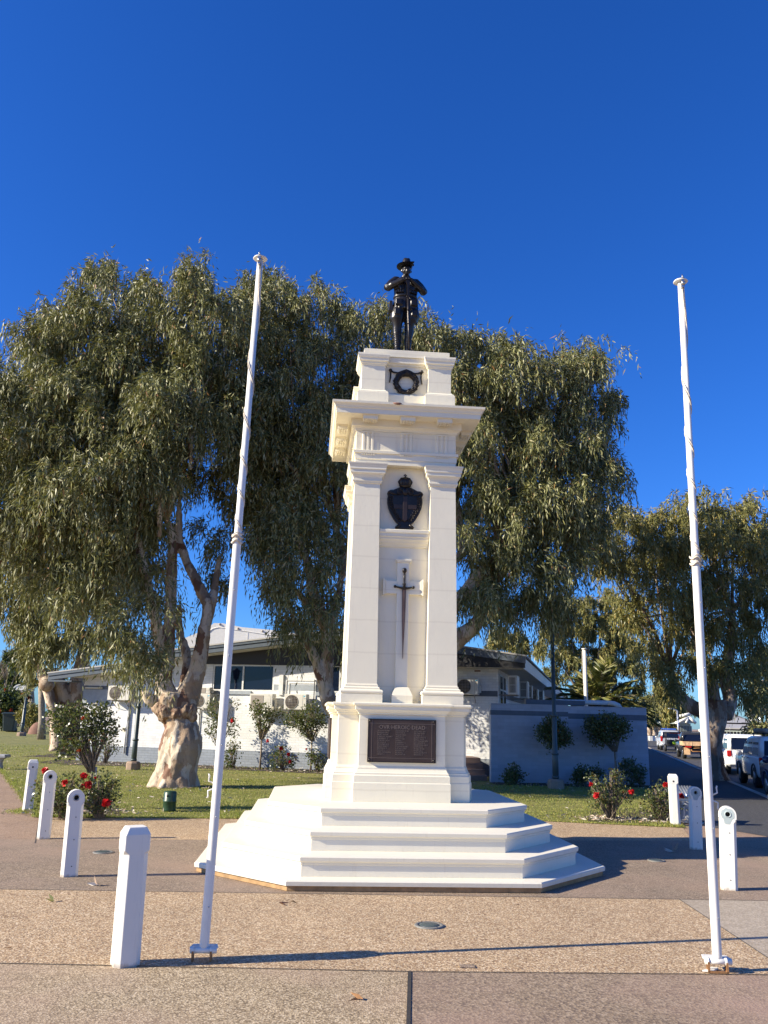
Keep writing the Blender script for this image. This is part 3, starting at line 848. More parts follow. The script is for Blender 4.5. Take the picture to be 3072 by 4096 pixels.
for c in (YC - 0.55, YC, YC + 0.55):
    for s in (-0.70, 0.68):
        g = -1 if s < 0 else 1
        mb = MB()
        for k in (-0.06, 0, 0.06): mb.box(min(s, s + g * 0.016), max(s, s + g * 0.016), c + k - 0.018, c + k + 0.018, 5.2465, 5.4945)
        mb.box(min(s, s + g * 0.018), max(s, s + g * 0.018), c - 0.085, c + 0.085, 5.495, 5.5155)
        obj('triglyph', mb, 'cream', en)
for a, b in ((-0.40, -0.145), (0.135, 0.345)):
    mb = MB()
    for x in (a, b): mb.box(x - 0.003, x + 0.003, -0.585, -0.579, 5.25, 5.503)
    mb.box(a - 0.003, b + 0.003, -0.585, -0.579, 5.503, 5.509)
    obj('metope_frame', mb, 'cream', en)
mb = MB()
mb.loft(ent, [(0, 5.5202), (0.012, 5.524), (0.020, 5.548), (0.045, 5.568), (0.068, 5.574), (0.072, 5.672), (0.275, 5.676), (0.285, 5.668), (0.290, 5.668), (0.292, 5.735), (0.305, 5.742), (0.312, 5.765), (0.330, 5.788), (0.345, 5.797), (0.348, 5.828), (0.325, 5.833), (0.0, 5.86)], cap0=False)
cor = obj('cornice', mb, 'cream', mon)
def mutule(cx, cy, alongx):
    m_ = MB()
    hx, hy = (0.101, 0.070) if alongx else (0.070, 0.101)
    m_.box(cx - hx, cx + hx, cy - hy, cy + hy, 5.612, 5.677)
    nx, ny = (6, 4) if alongx else (4, 6)
    for i in range(nx):
        for j in range(ny):
            x = cx + (i - (nx - 1) / 2) * 0.0335; y = cy + (j - (ny - 1) / 2) * 0.0335
            m_.tube([(x, y, 5.613), (x, y, 5.600)], [0.010, 0.013], 6)
    obj('mutule', m_, 'cream', cor)
for c in (-0.527, -0.017, 0.490): mutule(c, -0.765, True); mutule(c, 1.265, True)
for c in (YC - 0.52, YC, YC + 0.52): mutule(-0.885, c, False); mutule(0.865, c, False)
# chipped patch in the cornice edge: a bare spot showing the render beneath
mb = MB(); mb.tube([(-0.235, -0.930, 5.816), (-0.19, -0.9325, 5.810), (-0.15, -0.9325, 5.808), (-0.12, -0.930, 5.815)], [0.006, 0.016, 0.017, 0.006], 6, squash=(1, 1))
obj('bare_patch', mb, 'earth', cor)

# attic
mb = MB()
mb.loft([(-0.60, -0.50), (0.55, -0.50), (0.55, 1.0), (-0.60, 1.0)], [(0, 5.845), (0, 6.655)])
mb.box(-0.34, 0.29, -0.555, -0.4995, 5.85, 6.085); mb.prism([(-0.4995, 6.0855), (-0.553, 6.0855), (-0.54, 6.105), (-0.51, 6.125), (-0.4995, 6.128)][::-1], 'x', -0.335, 0.287)
mb.prism([(-0.4995, 6.535), (-0.515, 6.54), (-0.52, 6.56), (-0.545, 6.575), (-0.547, 6.652), (-0.4995, 6.652)][::-1], 'x', -0.335, 0.287)
at = obj('attic', mb, 'cream', mon)
ap = [(0.050, 5.835), (0.050, 6.075), (0.042, 6.082), (0.042, 6.094), (0.024, 6.108), (0.010, 6.122), (0.010, 6.134), (0, 6.138), (0, 6.492), (0.010, 6.497), (0.010, 6.508), (0.022, 6.518), (0.024, 6.538),
      (0.042, 6.552), (0.045, 6.588), (0.055, 6.60), (0.062, 6.632), (0.060, 6.655), (0.04, 6.662)]
for x0, x1 in ((-0.655, -0.328), (0.285, 0.605)):
    for y0, y1 in ((-0.60, -0.16), (0.66, 1.10)):
        mb = MB(); mb.loft([(x0, y0), (x1, y0), (x1, y1), (x0, y1)], ap)
        obj('attic_pier', mb, 'cream', mon)
mb = MB(); mb.loft([(-0.628, -0.565), (0.590, -0.565), (0.590, 1.06), (-0.628, 1.06)], [(0, 6.6565), (0, 6.758), (-0.01, 6.766)])
obj('top_block', mb, 'cream', mon)

# wreath with ribbon
mb = MB()
wc = Vector((-0.022, -0.527, 6.283))
ring = [wc + Vector((0.142 * cos(a), 0, 0.142 * sin(a))) for a in np.linspace(0, 2 * pi, 37)]
mb.tube(ring, 0.036, 8, False)
rr = random.Random(4)
for k in range(150):
    a = rr.random() * 2 * pi; b = rr.random() * pi
    rad = Vector((cos(a), 0, sin(a))); tg = Vector((-sin(a), 0, cos(a))) * (1 if cos(a) > 0 else -1)
    p = wc + rad * 0.142 + (rad * cos(b) * rr.choice((-1, 1)) + Vector((0, -1, 0)) * sin(b)) * 0.034
    d = tg * 0.036 + (p - wc - rad * 0.142) * 0.35
    mb.tube([p, p + d * 0.5, p + d], [0.004, 0.009, 0.001], 5)
wr = obj('wreath', mb, 'bronze', mon)
mb = MB()
mb.tube([(-0.243, -0.515, 6.462), (-0.20, -0.522, 6.440), (-0.14, -0.528, 6.428), (-0.085, -0.535, 6.445), (-0.022, -0.54, 6.465), (0.040, -0.535, 6.447), (0.095, -0.528, 6.430), (0.150, -0.522, 6.442), (0.196, -0.515, 6.466)],
        [0.018, 0.014, 0.016, 0.022, 0.028, 0.022, 0.016, 0.014, 0.018], 7, squash=(0.6, 1))
for x in (-0.246, 0.199): mb.sphere((x, -0.518, 6.468), 0.026, 10, 6)
for x, t in ((-0.243, -0.012), (0.192, 0.014)):
    mb.tube([(x, -0.512, 6.45), (x, -0.512, 6.37), (x + t, -0.512, 6.285)], [0.016, 0.019, 0.012], 6, squash=(0.5, 1))
obj('ribbon', mb, 'bronze', wr)

# ================================================================== SOLDIER
SZ = 6.766
st = thing('soldier_statue', 'dark bronze statue of a soldier in a slouch hat leaning on a reversed rifle', 'statue', W(0.0, 0.0, SZ), YAW + radians(3))
BZ = 0.165
mb = MB(); mb.loft([(-0.30, -0.22), (0.30, -0.22), (0.30, 0.24), (-0.30, 0.24)], [(0.02, 0), (0.02, 0.03), (0, 0.045), (0, BZ)])
obj('statue_base', mb, 'statue', st)
B = MB()
def Zp(y): return BZ + 1.600 - (y - 185) * 0.000778
def Xp(x): return (x - 622) * 0.00072
# legs: viewer's left is the soldier's right
for sx, hip, knee, ank in ((-1, -0.085, -0.116, -0.104), (1, 0.085, 0.070, 0.046)):
    B.tube([(hip * 0.9, 0.01, Zp(1180)), (hip * 1.15, 0.0, Zp(1280)), (hip * 1.35, -0.005, Zp(1400)), (knee * 1.08, -0.01, Zp(1500)), (knee, -0.012, Zp(1570)), (knee, -0.006, Zp(1640)),
            (knee, 0.012, Zp(1750)), (ank, 0.016, Zp(1900)), (ank, 0.010, Zp(2080)), (ank, 0.008, BZ + 0.055)],
           [0.085, 0.105, 0.113, 0.104, 0.080, 0.066, 0.064, 0.052, 0.043, 0.045], 16)
    for k in range(12):                      # puttee wraps
        z = Zp(1610 + k * 40); t = k / 11
        r = 0.068 - 0.022 * t
        x = knee + (ank - knee) * t
        B.tube([(x + r * cos(a), 0.008 + r * sin(a), z + 0.010 * sin(a + 0.6)) for a in np.linspace(0, 2 * pi, 19)], 0.0075, 6, False)
    B.tube([(ank, 0.035, BZ + 0.045), (ank * 1.05, -0.02, BZ + 0.045), (ank * 1.25, -0.09, BZ + 0.034), (ank * 1.4, -0.15, BZ + 0.026)], [0.045, 0.047, 0.043, 0.026], 12)
# jacket
B.tube([(0, 0.0, Zp(1315)), (0, 0.0, Zp(1250)), (0, 0.0, Zp(1120)), (0, 0.0, Zp(1030)), (0, -0.005, Zp(930)), (0, -0.008, Zp(820)), (0, -0.004, Zp(720)), (0, 0.004, Zp(650)), (0, 0.010, Zp(600)), (0, 0.008, Zp(560))],
       [0.192, 0.192, 0.186, 0.172, 0.178, 0.186, 0.184, 0.160, 0.09, 0.056], 20, squash=(1.0, 0.70), xdir=(1, 0, 0))
for k in range(14):                          # skirt folds
    a = 2 * pi * k / 14
    B.tube([(0.158 * cos(a), 0.112 * sin(a), Zp(1045)), (0.178 * cos(a + 0.08), 0.125 * sin(a + 0.08), Zp(1180)), (0.192 * cos(a + 0.1), 0.137 * sin(a + 0.1), Zp(1310))], [0.008, 0.014, 0.012], 6)
# arms
for sx, sh, el in ((-1, (-0.150, 0.015, Zp(655)), (-0.288, -0.03, Zp(850))), (1, (0.150, 0.015, Zp(670)), (0.282, -0.03, Zp(880)))):
    hand = (sx * 0.035, -0.205, Zp(745))
    e = Vector(el); s_ = Vector(sh); h = Vector(hand)
    B.tube([s_ + Vector((-sx * 0.05, 0, 0.012)), s_, s_.lerp(e, 0.45) + Vector((sx * 0.01, 0, 0.01)), e, e.lerp(h, 0.12) + Vector((0, -0.012, 0.004))], [0.062, 0.077, 0.064, 0.058, 0.054], 14)
    B.tube([e + Vector((-sx * 0.0, 0.012, -0.006)), e.lerp(h, 0.3) + Vector((0, -0.008, 0)), e.lerp(h, 0.7), e.lerp(h, 0.88)], [0.052, 0.055, 0.043, 0.036], 14)
    B.tube([e.lerp(h, 0.84), e.lerp(h, 0.98) + Vector((0, -0.002, 0.006))], [0.028, 0.030], 10)
    for k in range(4):                       # fingers curl over the butt
        b0 = h + Vector((-sx * 0.012, -0.018 + 0.014 * k, 0.014 + 0.004 * sx))
        B.tube([b0, b0 + Vector((-sx * 0.026, -0.003, 0.006)), b0 + Vector((-sx * (0.045 - 0.002 * abs(k - 1)), -0.004, -0.010))], [0.0105, 0.010, 0.0085], 7)
    B.tube([h + Vector((0, -0.02, 0)), h + Vector((-sx * 0.02, -0.034, -0.012)), h + Vector((-sx * 0.03, -0.036, -0.03))], [0.012, 0.011, 0.008], 7)
    for k in range(3):                       # sleeve creases
        t = 0.3 + 0.2 * k
        c = s_.lerp(e, t)
        B.tube([c + Vector((sx * 0.03, -0.05, 0.035)), c + Vector((0, -0.066, 0)), c + Vector((-sx * 0.03, -0.05, -0.03))], [0.006, 0.010, 0.005], 6)
# neck, collar and bowed head
B.tube([(0, 0.010, Zp(610)), (0, -0.006, Zp(560)), (0, -0.018, Zp(520))], [0.062, 0.055, 0.052], 14)
B.tube([(0.062 * cos(a), 0.0 + 0.060 * sin(a), Zp(583) - 0.012 * sin(a)) for a in np.linspace(0, 2 * pi, 21)], 0.017, 8, False)
hd = Matrix.Translation((0.0, -0.035, Zp(452))) @ Matrix.Rotation(radians(14), 4, 'X') @ Matrix.Scale(0.90, 4)
hs_ = MB(); hs_.sphere((0, 0, 0.015), 0.083, 20, 14, (0.90, 1.08, 1.18)); hs_.tube([(0, -0.02, 0.0), (0, -0.036, -0.045), (0, -0.044, -0.080), (0, -0.050, -0.094)], [0.064, 0.056, 0.042, 0.026], 14)
hs_.tube([(0, -0.082, 0.015), (0, -0.101, -0.012), (0, -0.106, -0.028), (0, -0.090, -0.036)], [0.009, 0.013, 0.016, 0.010], 8)      # nose
hs_.tube([(-0.05, -0.068, 0.030), (-0.025, -0.088, 0.036), (0, -0.088, 0.030), (0.025, -0.088, 0.036), (0.05, -0.068, 0.030)], 0.011, 7)   # brow
for sx in (-1, 1):
    hs_.sphere((sx * 0.030, -0.075, 0.014), 0.013, 8, 6)
    hs_.tube([(sx * 0.078, 0.005, 0.02), (sx * 0.088, 0.010, 0.0), (sx * 0.080, 0.002, -0.03)], [0.012, 0.018, 0.010], 8, squash=(0.6, 1))
    hs_.sphere((sx * 0.040, -0.062, -0.022), 0.026, 8, 6)
hs_.tube([(-0.024, -0.078, -0.056), (0, -0.090, -0.054), (0.024, -0.078, -0.056)], [0.006, 0.010, 0.006], 7)
hs_.tube([(-0.020, -0.076, -0.067), (0, -0.086, -0.068), (0.020, -0.076, -0.067)], [0.006, 0.010, 0.006], 7)
for i, f in enumerate(hs_.f): pass
B.add(hs_.v, hs_.f, True, hd)
# breast pockets
for sx in (-1, 1):
    B.box(sx * 0.085 - 0.04, sx * 0.085 + 0.04, -0.135, -0.09, Zp(905), Zp(820))
    B.box(sx * 0.115 - 0.05, sx * 0.115 + 0.05, -0.150, -0.10, Zp(1250), Zp(1130))
    B.box(sx * 0.130 - 0.045, sx * 0.130 + 0.045, -0.128, -0.08, Zp(1450), Zp(1320))
body = obj('body', B, 'statue', st)
rm = body.modifiers.new('skin', 'REMESH'); rm.mode = 'VOXEL'; rm.voxel_size = 0.0095; rm.use_smooth_shade = True
smo = body.modifiers.new('relax', 'SMOOTH'); smo.factor = 0.5; smo.iterations = 2
# hat with one side of the brim pinned up
mb = MB()
hm = Matrix.Translation((0.0, -0.03, Zp(350))) @ Matrix.Rotation(radians(3), 4, 'X')
n = 28
crown = []
for r, z in ((0.080, -0.012), (0.079, 0.015), (0.072, 0.055), (0.062, 0.095), (0.055, 0.108), (0.028, 0.090), (0.002, 0.084)):
    crown.append([(r * cos(2 * pi * i / n) * 0.96, r * sin(2 * pi * i / n) * 1.12, z - (0.022 * max(0, cos(2 * pi * i / n * 1.0) ** 2 - 0.55) if z > 0.09 else 0) + (0.016 * abs(cos(2 * pi * i / n)) if 0.09 < z < 0.11 else 0)) for i in range(n)])
vs = [p for r_ in crown for p in r_]; fs = [(k * n + i, k * n + (i + 1) % n, (k + 1) * n + (i + 1) % n, (k + 1) * n + i) for k in range(len(crown) - 1) for i in range(n)]
fs.append(tuple((len(crown) - 1) * n + i for i in range(n)))
mb.add(vs, fs, True, hm)
def brim(dz, rev):
    vs, fs = [], []
    for j in range(6):
        t = j / 5
        for i in range(n):
            a = 2 * pi * i / n
            r = 0.076 + 0.074 * t
            upf = max(0.0, cos(a)) ** 1.4           # soldier's left side pinned up (viewer's right)
            x, y, z = r * cos(a), r * sin(a) * 1.08, -0.008 + 0.006 * t
            x = x * (1 - upf) + upf * (0.082 + 0.022 * t); z = z * (1 - upf) + upf * (-0.008 + 0.062 * t)
            vs.append((x, y, z + dz))
    for j in range(5):
        for i in range(n):
            f = (j * n + i, j * n + (i + 1) % n, (j + 1) * n + (i + 1) % n, (j + 1) * n + i)
            fs.append(f if not rev else f[::-1])
    return vs, fs
mb.add(*brim(0.004, False), True, hm); mb.add(*brim(-0.004, True), True, hm)
mb.tube([hm @ Vector((0.080 * cos(a) * 0.97, 0.080 * sin(a) * 1.12, 0.010)) for a in np.linspace(0, 2 * pi, 29)], 0.011, 6, False)
mb.sphere(tuple(hm @ Vector((0.103, -0.01, 0.03))), 0.017, 8, 6)
obj('slouch_hat', mb, 'statue', st)
mb = MB()   # rifle, muzzle down
ry = -0.205
mb.prism([(-0.052, Zp(722)), (0.040, Zp(712)), (0.024, Zp(860)), (0.022, Zp(1000)), (0.030, Zp(1130)), (-0.002, Zp(1130)), (-0.010, Zp(1000)), (-0.014, Zp(860))], 'y', ry - 0.018, ry + 0.018)
mb.tube([(0.012, ry, Zp(1110)), (0.018, ry, Zp(1500)), (0.030, ry, Zp(1800)), (0.038, ry + 0.02, BZ + 0.004)], [0.024, 0.021, 0.018, 0.013], 10)
mb.tube([(0.024, ry - 0.02, Zp(1160)), (0.05, ry - 0.02, Zp(1180)), (0.055, ry - 0.02, Zp(1205))], 0.007, 6)
mb.tube([(-0.008, ry - 0.015, Zp(1090)), (-0.022, ry - 0.015, Zp(1130)), (0.0, ry - 0.015, Zp(1165))], 0.005, 6)
mb.box(-0.003, 0.036, ry - 0.026, ry + 0.02, Zp(1420), Zp(1405)); mb.box(0.006, 0.046, ry - 0.024, ry + 0.02, Zp(1700), Zp(1688))
obj('rifle', mb, 'bronze', st)
mb = MB()   # webbing
mb.tube([(0.180 * cos(a), 0.130 * sin(a), Zp(1032)) for a in np.linspace(0, 2 * pi, 31)], 0.018, 6, False, squash=(0.4, 1))
mb.box(-0.03, 0.03, -0.142, -0.112, Zp(1050), Zp(1012))
for k in range(4):
    for sx in (-1, 1): mb.box(sx * (0.055 + 0.032 * k) - 0.013, sx * (0.055 + 0.032 * k) + 0.013, -0.152 + 0.012 * k, -0.10 + 0.012 * k, Zp(985), Zp(935))
for sx in (-1, 1):
    mb.tube([(sx * 0.105, 0.03, Zp(612)), (sx * 0.103, -0.05, Zp(632)), (sx * 0.098, -0.108, Zp(700)), (sx * 0.092, -0.132, Zp(810)), (sx * 0.085, -0.135, Zp(930))], 0.020, 6, squash=(1, 0.4))
obj('webbing', mb, 'statue', st, 0.003)
mb = MB()
mb.tube([(0.180, 0.0, Zp(1022)), (0.183, 0.0, Zp(1180)), (0.184, 0.005, Zp(1200)), (0.179, 0.0, Zp(1500)), (0.174, 0.0, Zp(1640))], [0.012, 0.014, 0.020, 0.013, 0.006], 8)
obj('bayonet_scabbard', mb, 'statue', st)
mb = MB(); mb.loft([(-0.262, -0.05), (-0.192, -0.07), (-0.180, 0.08), (-0.250, 0.09)], [(-0.01, Zp(1350)), (0, Zp(1335)), (-0.012, Zp(1130)), (-0.03, Zp(1110))])
obj('haversack', mb, 'statue', st, 0.01)
# ================================================================== GROUND
KD = Vector((sin(radians(14.2)), cos(radians(14.2)), 0)); KN = Vector((KD.y, -KD.x, 0))   # kerb direction, towards the road
K0 = Vector((9.79, 22.03, 0))
def KP(t, off=0.0): return K0 + KD * t + KN * off
def ext(p, q, k): return p + (q - p) * k
sheet('ground', [(-1500, -400), (1500, -400), (1500, 1800), (-1500, 1800)], 'agpink', -0.14)
sheet('road', [KP(-120), KP(-120, 15), KP(700, 15), KP(700)], 'asphalt', -0.10)
sheet('far_footpath', [KP(-120, 15.15), KP(-120, 60), KP(700, 120), KP(700, 15.15)], 'agpink', -0.02)
sheet('footpath', [KP(-60), KP(700), (-900, 800), (-900, -120)], 'agpink', -0.008)
mb = MB()
a, b, c, d = KP(-60, 0.001), KP(300, 0.001), KP(300, 0.15), KP(-60, 0.15)
mb.prism([(p.x, p.y) for p in (a, d, c, b)], 'z', -0.139, 0.004); struct('kerb', mb, 'kerb')
mb = MB()
a, b, c, d = KP(-60, 15.001), KP(300, 15.001), KP(300, 15.149), KP(-60, 15.149)
mb.prism([(p.x, p.y) for p in (a, d, c, b)], 'z', -0.139, 0.004); struct('far_kerb', mb, 'kerb')
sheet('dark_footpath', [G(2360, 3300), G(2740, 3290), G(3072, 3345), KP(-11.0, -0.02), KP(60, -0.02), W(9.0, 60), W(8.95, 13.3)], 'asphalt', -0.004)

j0, j1, j2 = dG(0, 2080), dG(885, 2098), dG(1659, 2105)
JL, JR = ext(j1, j0, 4.5), ext(j1, j2, 4.5)
m0, m1 = dG(0, 1920), dG(1659, 1945)
ML, MR = ext(m1, m0, 2.2), ext(m0, m1, 2.2)
v0, v1 = dG(885, 2098), dG(882, 2212)
VB = ext(v0, v1, 9)
q0, q1 = dG(1470, 1944), dG(1659, 2070)
QB = ext(q0, q1, 1.12)
sheet('pale_paving', [JL, j1, VB, (-14, VB.y)], 'agpale', -0.004)
sheet('brown_paving', [j1, JR, (14, VB.y), VB], 'agbrown', -0.004)
q2 = Vector((QB.x, ext(j1, j2, (QB.x - j1.x) / (j2.x - j1.x)).y, 0))
qm = ext(m0, m1, (q0.x - m0.x) / (m1.x - m0.x))
sheet('tan_paving', [JL, j1, q2, qm, ML], 'agtan', -0.004)
sheet('grey_paving', [q2, JR, MR, qm], 'concpath', -0.004)
b0, b1 = G(143, 3356), G(2772, 3362)
BL, BR = ext(b1, b0, 1.9), ext(b0, b1, 1.8)
sheet('grey_band_paving', [ML, MR, BR, BL], 'aggrey', -0.004)
sheet('tan_band_paving', [b0, b1, G(2734, 3315), dG(1480, 1786), dG(1140, 1772), dG(480, 1768), dG(85, 1765)], 'agtan', -0.003)
def strip(mbb, p, q, w, z=0.0005):
    p, q = Vector(p), Vector(q); n = (q - p).normalized(); n = Vector((-n.y, n.x, 0)) * w * 0.5
    mbb.add([(*(p + n).xy, z), (*(p - n).xy, z), (*(q - n).xy, z), (*(q + n).xy, z)], [(0, 1, 2, 3)])
mb = MB()
strip(mb, JL, j1, 0.012); strip(mb, j1, JR, 0.012, 0.0007); strip(mb, ML, MR, 0.010); strip(mb, v0, VB, 0.024, 0.001); strip(mb, qm, q2, 0.008, 0.0008)
strip(mb, dG(85, 1765), b0, 0.010); strip(mb, b0, ext(b0, ext(dG(85, 1765), b0, 1.15), 1.0), 0.010)
struct('paving_joints', mb, 'joint')
# lawn and garden bed
LAWN = [dG(85, 1765), dG(480, 1768), dG(1140, 1772), dG(1480, 1788), Vector((5.6, 17.5, 0)), Vector((8.3, 27.0, 0)), W(9.2, 30), W(9, 60), Vector((-20, 110, 0)), Vector((-52, 105, 0)), ext(dG(85, 1765), dG(0, 1662), 6.0)]
sheet('lawn', LAWN, 'turf', 0.004)
_bx = lambda x, y: (-4.1 + x * cos(radians(-14.2)) - y * sin(radians(-14.2)), 30.0 + x * sin(radians(-14.2)) + y * cos(radians(-14.2)))
sheet('garden_bed', [_bx(-7.6, -0.9), _bx(-7.2, -2.2), _bx(-5.5, -2.7), _bx(-3.5, -2.0), _bx(-1, -1.8), _bx(2, -2.0), _bx(5, -1.9), _bx(7.2, -1.5), _bx(7.2, -0.02), _bx(-7.6, -0.02)], 'mulch', 0.010)
sheet('garden_bed', [W(4.1, 12.6), W(6.5, 12.4), W(8.9, 12.7), W(8.9, 13.48), W(4.1, 13.48)], 'mulch', 0.010)
sheet('garden_bed', [dG(95, 1762), dG(130, 1725), dG(240, 1725), dG(262, 1764)], 'mulch', 0.010)
sheet('garden_bed', [dG(1270, 1775), dG(1275, 1745), dG(1460, 1748), dG(1478, 1784)], 'mulch', 0.010)
sheet('garden_bed', [Vector((-13.6, 33.4, 0)), Vector((-10.6, 33.2, 0)), Vector((-9.8, 36.5, 0)), Vector((-13.4, 37.5, 0))], 'mulch', 0.010)

def inside(px, py, poly):
    r = np.zeros(len(px), bool); n = len(poly)
    for i in range(n):
        x0, y0 = poly[i].x, poly[i].y; x1, y1 = poly[(i + 1) % n].x, poly[(i + 1) % n].y
        c = ((y0 > py) != (y1 > py)) & (px < (x1 - x0) * (py - y0) / (y1 - y0 + 1e-12) + x0)
        r ^= c
    return r
def lawn_points(n, ymax, power=1.0):
    y = 14.3 + (ymax - 14.3) * RNG.random(n * 3) ** power
    x = (RNG.random(n * 3) - 0.5) * 2 * (y * 0.50 + 1)
    k = inside(x, y, LAWN)
    return np.stack([x[k], y[k], np.full(k.sum(), 0.004)], 1)[:n]
p = np.concatenate([lawn_points(60000, 24, 1.3), lawn_points(45000, 45, 1.3)])
# ragged fringe hanging over the paving edges
fr_ = []
for a, b, n in ((LAWN[0], LAWN[1], 1500), (LAWN[1], LAWN[2], 1800), (LAWN[2], LAWN[3], 1200), (LAWN[0], LAWN[-1], 5000)):
    t = RNG.random(n) if b is not LAWN[-1] else RNG.random(n) ** 2 * 0.25
    q = np.array(a)[None] + (np.array(b) - np.array(a))[None] * t[:, None]
    q[:, :2] += RNG.normal(size=(n, 2)) * 0.045; q[:, 2] = 0.002; fr_.append(q)
tuft = np.array(G(107, 3246))[None] + RNG.normal(size=(900, 3)) * np.array([0.14, 0.2, 0]); fr_.append(tuft)
p = np.concatenate([p] + fr_)
dirs = unit(RNG.normal(size=(len(p), 3)) * 0.55 + np.array([0, 0, 1.0]))
patch = 0.75 + 0.5 * np.sin(p[:, 0] * 1.7 + np.sin(p[:, 1] * 0.9) * 2) * np.sin(p[:, 1] * 1.1 + 0.6)
lg = leaf_mesh('grass', p, dirs, (0.022 + 0.035 * RNG.random(len(p))) * np.clip(patch, 0.5, 1.2) * (1 + np.clip((p[:, 1] - 22) * 0.03, 0, 0.7)), 0.007 + 0.006 * RNG.random(len(p)) + np.clip((p[:, 1] - 18) * 0.0007, 0, 0.012), 'blade')
tag(lg, kind='stuff')
# dry leaves scattered on lawn and under the bushes
p = [lawn_points(700, 34, 1.2)]
for c, n, s in ((dG(1330, 1772), 260, 0.45), (dG(1430, 1776), 200, 0.35), (dG(195, 1757), 160, 0.5), (dG(385, 1703), 130, 0.7), (dG(120, 1760), 90, 0.3), (Vector((-2, 28.4, 0)), 260, 1.6), (Vector((-7, 29.6, 0)), 200, 1.3), (W(6.5, 12.8), 120, 1.4)):
    q = np.array(c)[None] + RNG.normal(size=(n, 3)) * np.array([s, s * 0.35, 0]); p.append(q)
p = np.concatenate(p); p[:, 2] = 0.022 + 0.02 * RNG.random(len(p))
dirs = unit(RNG.normal(size=(len(p), 3)) * np.array([1, 1, 0.25]))
tag(leaf_mesh('leaf_litter', p, dirs, 0.06 + 0.08 * RNG.random(len(p)), 0.016 + 0.016 * RNG.random(len(p)), 'litter', None, 0.3), kind='stuff')

# single leaves lying on the paving
def fallen(x, y, label, s=0.11, n=1, mat='litter'):
    g = G(x, y)
    B = np.array(g)[None] + RNG.normal(size=(n, 3)) * np.array([0.02, 0.02, 0]); B[:, 2] = 0.006
    o = leaf_mesh('fallen_leaf' if n == 1 else 'fallen_twig', B - np.array(g)[None], unit(RNG.normal(size=(n, 3)) * np.array([1, 0.5, 0.2])), np.full(n, s), np.full(n, s * 0.26), mat, None, 0.4)
    o.location = g
    return tag(o, label, 'leaf')
fallen(395, 3541, 'crumpled pale leaf spray on grey paving left of the memorial base', 0.12, 5)
fallen(1125, 3612, 'dark curled leaf on tan paving in front of the memorial corner', 0.10, 2, 'burl')
fallen(1152, 3610, 'small pale leaf lying beside the dark curled leaf on tan paving', 0.09)
fallen(46, 3792, 'brown leaf on tan paving at the left edge of the picture', 0.10, 1, 'rust')
fallen(1455, 3996, 'curved orange brown leaf on pale paving beside the black joint', 0.10, 2, 'rust')
fallen(215, 3608, 'green brown twig on tan paving near the nearest white post', 0.11, 2, 'gum')
fallen(2695, 3408, 'dry twig with leaves in the shadow behind the right flagpole', 0.15, 7, 'litter')
fallen(2070, 3616, 'tiny dark leaf on tan paving right of the memorial', 0.05, 1, 'burl')

# round lights set in the paving and a small cover
def uplight(x, y, label, r=0.125):
    t = thing('ground_light', label, 'ground light', G(x, y), 0, 'round lights set in the paving')
    m_ = MB(); m_.lathe([(r, -0.01), (r, 0.004), (r * 0.96, 0.008), (r * 0.74, 0.008), (r * 0.72, 0.003), (r * 0.02, 0.003)], 32); obj('rim', m_, 'coverdark', t)
    m_ = MB(); m_.lathe([(r * 0.70, 0.0035), (r * 0.66, 0.009), (r * 0.35, 0.012), (0.002, 0.013)], 28); obj('lens', m_, 'lampgreen', t)
    for k in range(4): m_ = MB(); m_.sphere((r * 0.85 * cos(k * pi / 2 + 0.6), r * 0.85 * sin(k * pi / 2 + 0.6), 0.008), 0.008, 8, 4, (1, 1, 0.4)); obj('screw', m_, 'bronze', t)
uplight(1717, 3702, 'round steel ground light in the tan paving between the flagpoles')
uplight(413, 3409, 'round ground light in grey paving behind the row of white posts')
uplight(2625, 3442, 'round ground light in the shadow right of the memorial', 0.11)
mb = MB(); mb.loft([(-0.055, -0.035), (0.055, -0.035), (0.055, 0.035), (-0.055, 0.035)], [(0, -0.01), (0, 0.004), (-0.006, 0.006)])
o = obj('service_cover', mb, 'aggrey'); o.location = G(1868, 3865); o.rotation_euler = (0, 0, YAW)
tag(o, 'small grey rectangular service cover in tan paving near the front joint', 'cover')

# ================================================================== WHITE POSTS
def rings(mb, rg, smooth=False):
    n = len(rg[0]); vs = [p for r in rg for p in r]; fs = []
    for k in range(len(rg) - 1):
        for i in range(n):
            j = (i + 1) % n; fs.append((k * n + i, k * n + j, (k + 1) * n + j, (k + 1) * n + i))
    fs.append(tuple(range(n))[::-1]); fs.append(tuple((len(rg) - 1) * n + i for i in range(n)))
    mb.add(vs, fs, smooth)
def octr(hx, hy, c, z): return [(-hx + c, -hy, z), (hx - c, -hy, z), (hx, -hy + c, z), (hx, hy - c, z), (hx - c, hy, z), (-hx + c, hy, z), (-hx, hy - c, z), (-hx, -hy + c, z)]
def square_post(base, top, label, w=0.083, rz=YAW, h=None, hole=False, group='white timber posts around the memorial'):
    h = h or (top - base).length
    t = thing('bollard', label, 'bollard', base, rz, group)
    dx = (top - base).x
    t.rotation_euler = (0, atan2(dx, h), rz)
    m_ = MB()
    c0, c1 = w * 0.42, w * 0.08
    rings(m_, [octr(w, w, c0, -0.02), octr(w * 0.985, w * 0.985, c0, h * 0.80), octr(w * 1.0, w * 1.0, c1, h * 0.83), octr(w, w, c1, h * 0.945), octr(w * 0.80, w * 0.80, c1, h * 0.985), octr(w * 0.72, w * 0.72, c1, h)])
    obj('post', m_, 'post', t, 0.004)
    if hole:
        m_ = MB(); m_.cyl((0, -w * 0.985 - 0.004, h * 0.86), (0, -w * 0.9, h * 0.86), 0.016, 12); obj('bolt_hole', m_, 'black', t)
    return t
